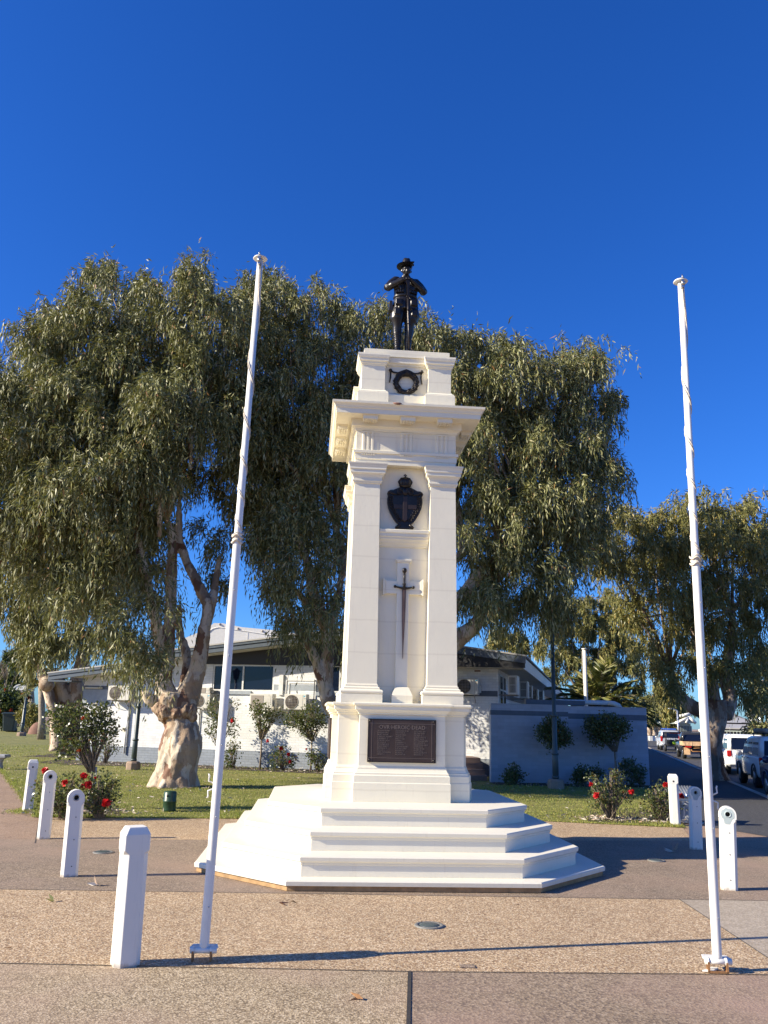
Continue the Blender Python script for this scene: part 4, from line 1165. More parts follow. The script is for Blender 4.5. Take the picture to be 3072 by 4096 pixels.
def round_post(base, top, label, w=0.085, d=0.055, rz=YAW, patch=False, group='white timber posts around the memorial'):
    h = (top - base).length
    t = thing('bollard', label, 'bollard', base, rz, group)
    t.rotation_euler = (0, atan2((top - base).x, h), rz)
    m_ = MB(); zc = h - w
    rings(m_, [octr(w, d, 0.028, -0.02), octr(w * 0.98, d, 0.028, zc - 0.085), octr(w, d, 0.006, zc - 0.05)])
    n = 28; hr = 0.026
    outl, hol = [], []
    for i in range(n):
        a = 2 * pi * i / n
        if sin(a) >= 0: outl.append((w * cos(a), zc + w * sin(a)))
        else:
            s = 1 / max(abs(cos(a)), abs(sin(a)) * w / 0.05)
            outl.append((w * cos(a) * s, zc + max(-0.05, w * sin(a) * s)))
        hol.append((hr * cos(a), zc + 0.005 + hr * sin(a)))
    vs = [(x, -d, z) for x, z in outl] + [(x, -d, z) for x, z in hol] + [(x, d, z) for x, z in outl] + [(x, d, z) for x, z in hol]
    fs = []
    for i in range(n):
        j = (i + 1) % n
        fs += [(i, j, n + j, n + i), (2 * n + j, 2 * n + i, 3 * n + i, 3 * n + j), (j, i, 2 * n + i, 2 * n + j), (n + i, n + j, 3 * n + j, 3 * n + i)]
    m_.add(vs, fs)
    obj('post', m_, 'post', t)
    m_ = MB(); m_.lathe([(hr + 0.012, d * 0.55), (hr + 0.012, -d - 0.004), (hr * 0.9, -d - 0.005), (hr * 0.9, d * 0.5)], 24, Matrix.Translation((0, 0, zc + 0.005)) @ Matrix.Rotation(radians(-90), 4, 'X') @ Matrix.Translation((0, 0, 0)))
    m_ = MB(); m_.tube([(0, -0.004, zc + 0.005), (0, 0.004, zc + 0.005)], hr * 1.05, 20); obj('hole_shade', m_, 'black', t)  # black disc across the hole, painted stand-in for the shade inside
    # eyelet collar around the chain hole
    m_ = MB(); m_.tube([((hr + 0.004) * cos(a), -d - 0.001, zc + 0.005 + (hr + 0.004) * sin(a)) for a in np.linspace(0, 2 * pi, 25)], 0.006, 6, False)
    obj('eyelet', m_, 'steel' if not patch else 'greypatch', t)
    if patch:
        m_ = MB(); k = 24; rr_ = random.Random(3)
        ro = [0.062 + 0.012 * rr_.random() for _ in range(k)]
        vs = [((hr + 0.004) * cos(2 * pi * i / k), -d - 0.0015, zc + 0.005 + (hr + 0.004) * sin(2 * pi * i / k)) for i in range(k)] + [(ro[i] * cos(2 * pi * i / k), -d - 0.0015, zc + 0.002 + ro[i] * sin(2 * pi * i / k) - (0.03 if 15 < i < 20 else 0)) for i in range(k)]
        m_.add(vs, [(i, k + i, k + (i + 1) % k, (i + 1) % k) for i in range(k)])
        obj('primer_patch', m_, 'greypatch', t)
    for z in (0.10, h * 0.42, h * 0.68): m_ = MB(); m_.sphere((0.012, -d, z), 0.006, 6, 4); obj('nail', m_, 'bronze', t)
    return t
def pt(bx, by, tx, ty):
    b = dG(bx, by); return b, dD(tx, ty, b.y)
b, t_ = pt(270, 2082, 294, 1784); square_post(b, t_, 'thick white timber post nearest the camera beside the left flagpole', 0.089, radians(29))
b, t_ = pt(59, 1752, 73, 1641); square_post(b, t_, 'white square topped post at the lawn corner, farthest of the left row', 0.085, radians(22), None, True)
b, t_ = pt(94, 1811, 110, 1664); round_post(b, t_, 'round topped white post standing directly in front of the low red rose bush', 0.085, 0.055, radians(24))
b, t_ = pt(149, 1892, 166, 1705); round_post(b, t_, 'round topped white post on grey paving behind the thick post', 0.085, 0.055, radians(24))
b, t_ = pt(1575, 1921, 1570, 1741); round_post(b, t_, 'round topped white post with grey patch around its hole, nearest on the right', 0.086, 0.055, radians(-16), True)
b, t_ = pt(1504, 1834, 1500, 1699); round_post(b, t_, 'round topped post standing in the memorial shadow behind the right flagpole', 0.085, 0.055, radians(-4), True)
b, t_ = pt(1459, 1782, 1453, 1672); square_post(b, t_, 'square topped white post behind the rose bush with red flowers', 0.085, radians(-14), None, True)
b = G(3130, 3436); square_post(b, b + Vector((0, 0, 0.85)), 'white post cut by the right edge of the picture', 0.085, 0)

# ================================================================== FLAGPOLES
def flagpole(base, top, label, coil_z, rz, kind):
    t = thing('flagpole', label, 'flagpole', base, 0, 'white flagpoles in front of the memorial')
    ax = (top - base); H_ = ax.length; n = ax.normalized()
    def at(z): return n * (z / n.z)
    m_ = MB()
    zc = coil_z
    m_.tube([at(0.07), at(0.10), at(zc - 0.05), at(zc), at(ax.z - 0.02)], [0.033, 0.033, 0.032, 0.029, 0.025], 20)
    obj('shaft', m_, 'pole', t)
    m_ = MB(); m_.lathe([(0.002, -0.004), (0.056, -0.004), (0.061, 0.001), (0.056, 0.010), (0.004, 0.020)], 28, Matrix.Translation(at(ax.z - 0.015))); obj('cap_disc', m_, 'pole', t)
    q = at(ax.z - 0.055)
    m_ = MB(); m_.box(q.x - 0.012, q.x + 0.012, q.y - 0.055, q.y - 0.022, q.z - 0.035, q.z + 0.052); m_.tube([(q.x - 0.014, q.y - 0.05, q.z), (q.x + 0.014, q.y - 0.05, q.z)], 0.019, 12)
    m_.tube([(q.x, q.y - 0.06, q.z + 0.05), (q.x, q.y - 0.045, q.z + 0.085)], [0.009, 0.004], 8)
    obj('pulley', m_, 'steel', t)
    m_ = MB()
    for ph, turns in ((0.0, 5.2), (0.5, 5.2)):
        pts = []
        for k in range(120):
            u = k / 119; z = ax.z - 0.06 - u * (ax.z - 0.06 - zc - 0.05)
            a = -pi / 2 + ph + turns * 2 * pi * u * u
            p = at(z); pts.append((p.x + 0.031 * cos(a), p.y + 0.031 * sin(a), z))
        m_.tube(pts, 0.0042, 5, False)
    obj('halyard', m_, 'rope', t)
    m_ = MB()
    pts = []
    rr_ = random.Random(2)
    for k in range(170):
        u = k / 169; a = u * 2 * pi * 8; z = zc + 0.03 - 0.075 * abs(sin(u * 4.2)) + 0.012 * sin(3 * a)
        p = at(z); r = 0.038 + 0.006 * sin(a * 0.37)
        pts.append((p.x + r * cos(a), p.y + r * sin(a), z))
    m_.tube(pts, 0.005, 5, False)
    obj('rope_coil', m_, 'rope', t)
    # cleat
    s = -1 if kind == 0 else 1
    p = at(1.16)
    m_ = MB()
    for g in (-1, 1):
        m_.tube([(p.x + s * 0.030, p.y, p.z + g * 0.02), (p.x + s * 0.066, p.y, p.z + g * 0.035), (p.x + s * 0.062, p.y, p.z + g * 0.07), (p.x + s * 0.068, p.y, p.z + g * 0.085)], 0.006, 7)
    obj('cleat', m_, 'pole', t)
    for z in (0.35, 0.95, 1.45, 2.1, 2.6): p = at(z); m_ = MB(); m_.sphere((p.x + 0.015, p.y - 0.029, z), 0.006, 8, 5); obj('bolt', m_, 'steel', t)
    # hinged foot
    R_ = Matrix.Rotation(rz, 4, 'Z')
    m_ = MB(); m_.tube([R_ @ Vector((-0.092, -0.02, 0.070)), R_ @ Vector((0.092, -0.02, 0.070))], 0.020, 14); obj('hinge_pin', m_, 'pole', t)
    for x in (-0.07, 0.055):
        m_ = MB(); m_.tube([R_ @ Vector((x - 0.009, -0.02, 0.070)), R_ @ Vector((x + 0.009, -0.02, 0.070))], 0.0245, 14); obj('hinge_collar', m_, 'pole', t)
    m_ = MB()
    for x in (-0.07, 0.055):
        m_.box(x - 0.007, x + 0.007, -0.047, -0.036, 0.0, 0.068, R_); m_.box(x - 0.007, x + 0.007, -0.004, 0.006, 0.0, 0.068, R_)
    if kind: m_.box(-0.077, 0.062, -0.047, -0.036, -0.002, 0.012, R_)
    obj('hinge_strap', m_, 'rust', t)
    m_ = MB(); m_.prism([(-0.10, 0.0), (0.10, 0.0), (0.085, 0.09), (-0.085, 0.09)], 'z', 0.078, 0.086, R_); obj('foot_plate', m_, 'pole', t, 0.002)
    if kind:
        m_ = MB(); m_.prism([(-0.115, -0.03), (-0.045, -0.04), (0.02, 0.06), (-0.03, 0.07)], 'z', 0.001, 0.012, R_); obj('ground_plate', m_, 'pole', t, 0.002)
b, t_ = G(812, 3842), D(1042, 1030, G(812, 3842).y)
flagpole(b, t_, 'tall white flagpole left of the memorial beside the thick post', dD(516, 1160, b.y).z, radians(4), 0)
b, t_ = G(2872, 3886), D(2722, 1122, G(2872, 3886).y)
flagpole(b, t_, 'tall white flagpole right of the memorial with a rust stained hinge', dD(1500, 1208, b.y).z, radians(-6), 1)

# green cylinder light on the lawn
g = dG(365, 1753)
t = thing('garden_light', 'short dark green cylinder standing on the lawn left of the memorial', 'garden light', g)
mb = MB(); mb.lathe([(0.112, 0.0), (0.115, 0.04), (0.112, 0.16), (0.118, 0.165), (0.118, 0.19), (0.112, 0.195), (0.112, 0.325), (0.095, 0.345), (0.003, 0.352)], 24); obj('casing', mb, 'greenbollard', t)
mb = MB(); mb.sphere((-0.02, -0.108, 0.275), 0.022, 10, 6, (1, 0.5, 1)); obj('lens', mb, 'black', t)
# ================================================================== BUILDING
BYAW = radians(-14.2)
BO = Vector((-4.1, 30.0, 0))
BX = Vector((cos(BYAW), sin(BYAW), 0)); BY = Vector((-sin(BYAW), cos(BYAW), 0))
def WB(x, y, z=0.0): return BO + BX * x + BY * y + Vector((0, 0, z))
def PB(x, y, q):                   # survey: point of the plane at building depth q
    d = ray(x, y); t = (q - (EYE - BO).dot(BY)) / d.dot(BY); return EYE + d * t
def PBX(x, y, q):
    d = ray(x, y); t = (q - (EYE - BO).dot(BX)) / d.dot(BX); p = EYE + d * t - BO; return p.dot(BY), p.z
bld = thing('office_building', 'low white brick building with grey gabled roof behind the memorial', 'building', BO, BYAW)
RX, RZ = 3.09, 4.606
def zt(x): return RZ - 0.1135 * (RX - x) if x < RX else RZ - 0.141 * (x - RX)
def zl(x): return 3.04 + 0.124 * (x + 8.08)
JX = -5.05                          # where the lower left roof meets the main one
mb = MB()
def wallp(poly): mb.prism(poly, 'y', 0.0, 0.26)
wallp([(-7.06, 0.545), (JX, 0.545), (JX, zl(JX) - 0.24), (-7.06, zl(-7.06) - 0.24)])
wallp([(JX, 0.545), (-1.93, 0.545), (-1.93, 3.48), (-2.22, 3.48), (-2.22, zt(-2.22) - 0.25), (JX, zt(JX) - 0.25)])
wallp([(-1.93, 0.545), (0.41, 0.545), (0.41, 2.56), (-1.93, 2.56)])
wallp([(0.41, 0.545), (1.99, 0.545), (1.99, 3.48), (0.41, 3.48)])
wallp([(1.99, 0.545), (3.6, 0.545), (3.6, 2.56), (1.99, 2.56)])
wallp([(3.6, 0.545), (8.23, 0.545), (8.23, 3.41), (3.6, 3.48)])
obj('wall', mb, 'whitebrick', bld)
mb = MB(); mb.box(-7.07, 8.21, -0.012, 0.25, -0.05, 0.545); obj('plinth', mb, 'plinth', bld)
for a, b in ((0.415, 0.615), (0.77, 1.985)): mb = MB(); mb.box(a, b, -0.004, 0.02, 2.60, 2.80); obj('painted_band', mb, 'sill', bld)
mb = MB(); mb.box(3.605, 8.21, -0.004, 0.02, 2.51, 2.69); obj('painted_band', mb, 'bluegrey', bld)
mb = MB(); mb.prism([(-2.22, 3.482), (8.21, 3.412), (8.21, zt(8.21) - 0.25), (RX, RZ - 0.25), (-2.22, zt(-2.22) - 0.25)], 'y', -0.05, 0.05); obj('gable_panel', mb, 'bluegreydark', bld)
# bargeboards: lower left roof, then the main roof
def barge(m_, f, x0, x1, up0, up1, y0, y1): m_.prism([(x0, f(x0) + up0), (x1, f(x1) + up0), (x1, f(x1) + up1), (x0, f(x0) + up1)], 'y', y0, y1)
mb = MB(); barge(mb, zl, -8.08, JX, -0.085, 0.0, -0.79, -0.68); barge(mb, zl, -8.08, JX, -0.23, -0.105, -0.76, -0.68)
mb.box(-8.08, -7.10, -0.758, -0.1, 2.76, zl(-8.08) - 0.2305)
barge(mb, zt, JX + 0.002, RX, -0.085, 0.0, -0.80, -0.68); barge(mb, zt, JX + 0.002, RX, -0.24, -0.105, -0.77, -0.68)
mb.prism([(JX - 0.05, zl(JX) - 0.22), (JX + 0.0015, zl(JX) - 0.22), (JX + 0.0015, zt(JX)), (JX - 0.05, zt(JX))], 'y', -0.801, -0.1)
obj('bargeboard', mb, 'fascia', bld)
mb = MB(); barge(mb, zl, -8.07, JX - 0.06, -0.105, -0.085, -0.74, -0.69); barge(mb, zt, JX + 0.002, RX, -0.105, -0.085, -0.75, -0.69); obj('bargeboard_gap', mb, 'black', bld)
mb = MB(); barge(mb, zl, -7.095, JX - 0.06, -0.25, -0.236, -0.679, -0.001); obj('soffit', mb, 'soffit', bld)
mb = MB(); barge(mb, zt, JX + 0.002, RX, -0.262, -0.246, -0.679, -0.052); obj('soffit', mb, 'soffit', bld)
mb = MB(); barge(mb, zl, -8.12, JX - 0.06, 0.004, 0.05, -0.80, 14); obj('roof', mb, 'roofgrey', bld)
mb = MB(); barge(mb, zt, JX + 0.003, RX, 0.004, 0.055, -0.82, 14); barge(mb, zt, RX + 0.001, 9.24, 0.004, 0.055, -0.82, 0.5); obj('roof', mb, 'roofgrey', bld)
mb = MB(); mb.prism([(RX + 0.001, 3.44), (9.17, 3.395), (9.17, zt(9.17) - 0.21), (RX + 0.001, RZ - 0.21)], 'y', -0.76, -0.70); obj('dark_fascia', mb, 'bluegreydark', bld)
mb = MB(); barge(mb, zt, RX + 0.001, 9.19, -0.2095, 0.0, -0.79, -0.70); obj('slate_bargeboard', mb, 'bluegrey', bld)
mb = MB(); mb.box(RX + 0.1, 9.10, -0.699, -0.051, 3.40, 3.415); obj('soffit', mb, 'soffit', bld)
# wing running back along the street
mb = MB(); mb.box(7.98, 8.23, 0.262, 42, -0.05, 3.41); obj('side_wall', mb, 'whitebrick_side', bld)
mb = MB(); mb.box(8.231, 9.09, -0.05, 42, 3.395, 3.41); obj('soffit', mb, 'soffit', bld)
mb = MB(); mb.box(9.0905, 9.14, -0.699, 42, 3.37, 3.73); obj('eave_fascia', mb, 'frame', bld)
mb = MB(); mb.box(4.5, 9.22, 0.505, 42, 3.745, 3.79); obj('roof', mb, 'bluegrey', bld)
for t0 in (0.35, 1.4):
    mb = MB(); mb.box(8.2305, 8.26, t0, t0 + 0.75, 2.25, 3.25); w_ = obj('window', mb, 'frame', bld)
    for z0 in (2.31, 2.78): mb = MB(); mb.box(8.2605, 8.266, t0 + 0.06, t0 + 0.69, z0, z0 + 0.41); obj('pane', mb, 'glass', w_)
mb = MB(); mb.box(8.2305, 8.244, 2.3, 40, 2.50, 2.69); obj('painted_band', mb, 'bluegrey', bld)
def window(x0, x1, z0, z1, mull):
    m_ = MB()
    m_.box(x0, x1, 0.02, 0.10, z1 - 0.06, z1); m_.box(x0, x1, 0.02, 0.10, z0, z0 + 0.045)
    for x in [x0] + mull + [x1 - 0.06]: m_.box(x, x + 0.06, 0.018, 0.10, z0 + 0.0455, z1 - 0.0605)
    w = obj('window', m_, 'frame', bld)
    xs = [x0 + 0.06] + [m + 0.06 for m in mull]; xe = mull + [x1 - 0.06]
    for a, b in zip(xs, xe):
        m_ = MB(); m_.box(a + 0.001, b - 0.001, 0.045, 0.055, z0 + 0.046, z1 - 0.061); obj('pane', m_, 'glass', w)
window(-1.93, 0.41, 2.56, 3.478, [-0.80]); window(1.99, 3.6, 2.56, 3.478, [2.78])
for a, b in ((-1.95, -0.42), (1.97, 3.62)): mb = MB(); mb.box(a, b, -0.05, 0.02, 2.44, 2.5595); obj('sill', mb, 'sill', bld)
mb = MB(); mb.box(-7.06, -5.92, -0.015, 0.0, 1.93, 2.62); obj('blank_panel', mb, 'sill', bld)
mb = MB(); mb.box(-7.06, -5.92, -0.03, -0.0155, 2.53, 2.66); obj('panel_head', mb, 'bluegrey', bld)
mb = MB(); mb.tube([(-6.95, -0.08, 2.58), (-6.25, -0.08, 2.58)], 0.035, 10); o = obj('tube_light', mb, 'soffit', bld)
mb = MB(); mb.box(-5.16, -5.07, -0.07, -0.001, 0.6, zl(-5.2) - 0.26); mb.tube([(-5.12, -0.05, 2.1), (-5.12, -0.06, 0.3)], 0.03, 8); obj('downpipe', mb, 'frame', bld)
mb = MB(); mb.box(0.62, 0.77, -0.06, -0.001, 2.44, 3.13); obj('conduit_box', mb, 'frame', bld)
mb = MB()
for a, b, c, d in ((0.86, 1.98, 2.93, 2.96), (0.86, 0.89, 2.5, 2.9299), (0.97, 1.0, 2.5, 2.86), (1.0001, 1.90, 2.84, 2.86)): mb.box(a, b, -0.02, -0.001, c, d)
obj('surface_conduit', mb, 'frame', bld)
mb = MB(); mb.tube([(1.915, -0.04, 2.3), (1.92, -0.04, 2.98)], 0.016, 8); obj('vent_pipe', mb, 'black', bld)
mb = MB(); mb.box(7.45, 7.65, -0.006, 0.0, 3.30, 3.36); obj('wall_vent', mb, 'brownwall', bld)
mb = MB(); mb.tube([(-2.3, -0.03, 1.9), (-2.3, -0.03, 1.0), (-2.28, -0.03, 0.35)], 0.018, 6); obj('hose', mb, 'black', bld)

# ------------------------------------------------------------------ air conditioners on the walls
def aircon(p, rz, w, h, d, label, mark=True, fan=True, bracket=True):
    t = thing('air_conditioner', label, 'air conditioner', p, rz, 'air conditioners on the white building')
    m_ = MB(); m_.box(-w / 2, w / 2, 0, d, 0, h); obj('casing', m_, 'ac', t, 0.015)
    cx = -w * 0.16
    if fan:
        r = min(h * 0.42, w * 0.30)
        m_ = MB(); m_.tube([(cx, -0.006, h / 2), (cx, 0.02, h / 2)], r, 28); f = obj('fan_opening', m_, 'acdark', t)
        m_ = MB()
        for k in range(9):
            o_ = (k - 4) * r * 0.235; e = sqrt(max(0.0001, r * r - o_ * o_)) * 1.05
            m_.box(cx - e, cx + e, -0.016, -0.010, h / 2 + o_ - 0.004, h / 2 + o_ + 0.004)
            m_.box(cx + o_ - 0.004, cx + o_ + 0.004, -0.014, -0.008, h / 2 - e, h / 2 + e)
        m_.tube([(cx + r * 1.04 * cos(a), -0.010, h / 2 + r * 1.04 * sin(a)) for a in np.linspace(0, 2 * pi, 29)], 0.008, 5, False)
        obj('grille', m_, 'grille', t)
    else:
        m_ = MB(); m_.box(-w * 0.44, w * 0.10, -0.008, 0.01, h * 0.10, h * 0.90); obj('mesh_panel', m_, 'grille', t)
        m_ = MB(); m_.box(w * 0.14, w * 0.42, -0.006, 0.01, h * 0.46, h * 0.88); obj('service_panel', m_, 'soffit', t)
    m_ = MB(); m_.box(w * 0.33, w * 0.34, -0.003, 0.01, 0.02, h - 0.02); obj('panel_seam', m_, 'grille', t)
    if mark:
        m_ = MB(); m_.prism([(w * 0.37, h * 0.80), (w * 0.46, h * 0.90), (w * 0.37, h * 0.90)], 'y', -0.004, 0.01); obj('maker_mark', m_, 'cyan', t)
        m_ = MB(); m_.box(w * 0.37, w * 0.47, -0.004, 0.01, h * 0.70, h * 0.73); obj('maker_strip', m_, 'grille', t)
    if bracket:
        for x in (-w * 0.3, w * 0.3):
            m_ = MB(); m_.box(x - 0.015, x + 0.015, 0.0, d + 0.12, -0.03, -0.002); m_.tube([(x, 0.03, -0.02), (x, d + 0.10, -0.26)], 0.012, 6); obj('bracket', m_, 'grille', t)
    m_ = MB(); m_.box(w / 2 + 0.001, w / 2 + 0.06, 0.06, d - 0.04, h * 0.12, h * 0.62); obj('pipe_cover', m_, 'soffit', t, 0.01)
    return t
aircon(WB(-5.36, -0.42, 2.15), BYAW, 0.86, 0.51, 0.30, 'air conditioner under the sloping eave left of the big gum trunk')
aircon(WB(-2.10, -0.42, 1.93), BYAW, 0.66, 0.50, 0.30, 'air conditioner half hidden by the right side of the big gum trunk')
aircon(WB(-2.02, -0.38, 2.44), BYAW, 0.42, 0.21, 0.26, 'small white box unit on top of another air conditioner beside the gum trunk', False, False, False)
aircon(WB(0.15, -0.45, 1.90), BYAW, 0.84, 0.56, 0.34, 'larger beige air conditioner with a square mesh panel under the window', False, False)
aircon(WB(1.38, -0.42, 1.95), BYAW, 0.80, 0.52, 0.30, 'air conditioner with round fan beside the white conduit, left of the memorial')
aircon(WB(7.28, -0.40, 2.55), BYAW, 0.70, 0.52, 0.32, 'shaded air conditioner high on the wall just right of the memorial')
c4_ = lambda X, Y: (1800 + X / 1.952, 2550 + Y / 1.952)
def side_ac(X, Y0, Y1, w, d, label):
    y0, zt_ = PBX(*c4_(X, Y0), 8.85); _, zb_ = PBX(*c4_(X, Y1), 8.85)
    h = zt_ - zb_
    r = thing('air_conditioner', label, 'air conditioner', WB(8.85 - d, y0, zb_), BYAW, 'air conditioners on the white building')
    m_ = MB(); m_.box(0, d, 0, w, 0, h); obj('casing', m_, 'ac', r, 0.012)
    m_ = MB()
    for k in range(5): m_.box(0.05 + k * (d - 0.10) / 5, 0.05 + (k + 0.55) * (d - 0.10) / 5, -0.005, 0.01, 0.06, h - 0.06)
    obj('coil_slots', m_, 'acdark', r)
    m_ = MB(); m_.box(0.05, d - 0.05, -0.007, -0.0055, h * 0.5 - 0.008, h * 0.5 + 0.008); obj('slot_rail', m_, 'ac', r)
    for q in (0.1, w - 0.13): m_ = MB(); m_.box(-(0.62 - d), d * 0.9, q, q + 0.03, -0.03, -0.002); obj('bracket', m_, 'grille', r)
side_ac(525, 297, 445, 0.8, 0.30, 'nearest air conditioner in the row under the side eave')
side_ac(605, 342, 474, 0.8, 0.30, 'second air conditioner along the side eave, set lower than the first')
side_ac(640, 374, 474, 0.5, 0.16, 'narrow third air conditioner along the side eave')
side_ac(684, 402, 496, 0.8, 0.34, 'fourth air conditioner along the side eave')
side_ac(728, 413, 522, 0.8, 0.34, 'farthest air conditioner in the row under the side eave')

# ------------------------------------------------------------------ yard wall with blue band
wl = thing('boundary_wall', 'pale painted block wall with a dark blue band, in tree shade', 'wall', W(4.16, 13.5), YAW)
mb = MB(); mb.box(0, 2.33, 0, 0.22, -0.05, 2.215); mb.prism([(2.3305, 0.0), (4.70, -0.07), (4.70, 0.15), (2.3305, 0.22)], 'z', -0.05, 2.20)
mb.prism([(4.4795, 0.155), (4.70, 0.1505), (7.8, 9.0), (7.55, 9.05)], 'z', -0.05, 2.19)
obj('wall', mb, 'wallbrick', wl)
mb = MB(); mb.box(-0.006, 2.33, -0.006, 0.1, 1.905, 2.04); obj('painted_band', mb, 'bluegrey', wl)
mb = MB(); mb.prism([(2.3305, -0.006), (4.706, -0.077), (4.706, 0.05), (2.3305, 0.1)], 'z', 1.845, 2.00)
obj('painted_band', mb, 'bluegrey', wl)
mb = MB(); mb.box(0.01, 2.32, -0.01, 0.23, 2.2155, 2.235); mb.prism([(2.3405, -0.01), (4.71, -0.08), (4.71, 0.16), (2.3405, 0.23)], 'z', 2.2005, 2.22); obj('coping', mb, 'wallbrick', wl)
mb = MB(); mb.tube([(2.2, 1.0, 2.36), (3.9, 1.0, 2.36)], 0.075, 12); 
mb.tube([(3.9, 1.0, 2.36), (4.10, 1.0, 2.35), (4.25, 1.0, 2.29), (4.32, 1.0, 2.18), (4.33, 1.0, 1.9)], 0.075, 12)
o = obj('duct_pipe', mb, 'frame'); o.location = W(4.16, 13.5); o.rotation_euler = (0, 0, YAW)
tag(o, 'white pipe duct with an elbow running along the top of the block wall', 'pipe')
mb = MB(); mb.box(1.3, 3.15, 0.9, 1.15, 2.26, 2.40)
o = obj('awning_rail', mb, 'bluegrey'); o.location = W(4.16, 13.5); o.rotation_euler = (0, 0, YAW)
tag(o, 'dark blue rail above the block wall beside the white duct', 'rail')
t = thing('brick_steps', 'dark brown brick steps in shade between memorial and block wall', 'steps', W(3.0, 14.0), YAW)
for k in range(4):
    mb = MB(); mb.box(-0.3, 1.15, 0.32 * k, 0.32 * k + 3.2 - 0.32 * k, 0.155 * k + (0.001 if k else -0.02), 0.155 * (k + 1)); obj('step', mb, 'brownwall', t, 0.01)

# ------------------------------------------------------------------ white building behind
t = thing('pale_hall', 'cream precast building with curved parapet showing above the grey roof', 'building', Vector((-6.8, 45, 0)))
mb = MB()
def PX(x, y): p = D(x, y, 45); return (p.x + 6.8, p.z)
c2 = lambda X, Y: (750 + X / 2.552, 2450 + Y / 2.552)
top = [PX(*c2(*q)) for q in ((200, 165), (270, 108), (360, 110), (560, 150), (880, 180), (1120, 215), (1400, 262))]
mb.prism([(top[0][0] - 1.2, 0), (top[-1][0], 0)] + top[::-1] + [(top[0][0] - 1.2, top[0][1] - 0.55)], 'y', 0, 0.3)
obj('parapet', mb, 'concwhite', t)
mb = MB()
for q in ((615, 205),):
    x, z = PX(*c2(*q)); mb.box(x - 0.02, x + 0.02, -0.01, 0.0, 0, z)
pts = [PX(*c2(*q)) for q in ((215, 200), (255, 165), (320, 150), (560, 185), (880, 235), (1150, 270))]
mb.tube([(x, -0.01, z) for x, z in pts], 0.02, 5)
obj('panel_joint', mb, 'concwhite', t)
mb = MB()
for q in ((515, 165), (765, 190), (330, 120)):
    x, z = PX(*c2(*q)); mb.sphere((x, -0.01, z), 0.06, 8, 5)
obj('lifting_plug', mb, 'grille', t)

# ------------------------------------------------------------------ lamp posts
def lamp(g, h, label, r=0.075, foot=True, lean=0.0):
    t = thing('lamp_post', label, 'lamp post', g, 0, 'dark green lamp posts')
    t.rotation_euler = (0, lean, 0)
    m_ = MB(); m_.tube([(0, 0, 0.1), (0, 0, 0.9), (0, 0, 0.92), (0, 0, 1.9), (0, 0, 1.92), (0, 0, h)], [r * 1.12, r * 1.05, r * 0.92, r * 0.88, r * 0.70, r * 0.66], 16); obj('pole', m_, 'lampgreen', t)
    m_ = MB()
    for z, q in ((0.9, 1.25), (1.9, 1.1), (0.3, 1.25)): m_.tube([(0, 0, z - 0.03), (0, 0, z + 0.03)], r * q, 16)
    obj('collar', m_, 'lampgreen', t)
    if foot: m_ = MB(); m_.lathe([(r * 3.0, -0.05), (r * 3.0, 0.20), (r * 2.5, 0.25), (0.01, 0.26)], 8, None, False); obj('footing', m_, 'lampconc', t, 0.015)
    m_ = MB(); m_.lathe([(r * 0.9, h), (r * 1.6, h + 0.05), (r * 1.9, h + 0.30), (r * 2.6, h + 0.33), (0.01, h + 0.48)], 16); obj('lantern', m_, 'lampgreen', t)
lamp(dG(287, 1663), 3.1, 'dark lamp post on a round footing left of the big gum trunk')
lamp(dG(1201, 1704), 4.25, 'tall dark lamp post in the shade in front of the block wall', 0.076)
# ================================================================== TREES
TWIGS = MB()
def limb(mb, path, rad, n=12, jit=0.10, seed=1, sub=4):
    """smooth tapering limb through surveyed points (x, y, distance)"""
    P = [D(*p) if len(p) == 3 and p[0] > 40 else Vector(p) for p in path]
    pts, rr_ = [], []
    for i in range(len(P) - 1):
        p0, p1, p2, p3 = P[max(i - 1, 0)], P[i], P[i + 1], P[min(i + 2, len(P) - 1)]
        for k in range(sub):
            t = k / sub
            pts.append(0.5 * ((2 * p1) + (p2 - p0) * t + (2 * p0 - 5 * p1 + 4 * p2 - p3) * t * t + (3 * p1 - p0 - 3 * p2 + p3) * t ** 3))
            rr_.append(rad[i] + (rad[i + 1] - rad[i]) * t)
    pts.append(P[-1]); rr_.append(rad[-1])
    mb.tube(pts, rr_, n, True, True, None, jit, seed)
    return P[-1]

def branches(_, tip, r0, targets, seed=3):
    """thin limbs from a fork to the hearts of the boughs"""
    q = random.Random(seed); mb = TWIGS
    for c in targets:
        c = Vector(c); d = c - tip
        m1 = tip.lerp(c, 0.4) + Vector((q.uniform(-.2, .2), q.uniform(-.2, .2), 0.10 * d.length))
        mb.tube([tip, tip.lerp(m1, 0.5) + Vector((q.uniform(-.05, .05), 0, 0.03)), m1, m1.lerp(c, 0.6), c], [r0, r0 * 0.8, r0 * 0.55, r0 * 0.35, r0 * 0.12], 7)

def boughs_from(rows, Y0, ppm, spread, depth=1.0, seed=5, lift=0, skip=None):
    """rows of (x, y, radius) on the survey at distance Y0, given two layers of depth"""
    q = random.Random(seed); out = []
    for x, y, r in rows:
        y = y - lift - (26 if y > 1180 else 0)
        rm_ = r * ppm
        for s in spread:
            if skip and skip[0] < x < skip[1] and y > skip[2] and s < 0: continue
            Y = Y0 + s + q.uniform(-0.5, 0.5)
            c = dD(x + q.uniform(-9, 9), y + q.uniform(-9, 9), Y)
            out.append((tuple(c), rm_, rm_ * depth, rm_ * 0.95))
    return out

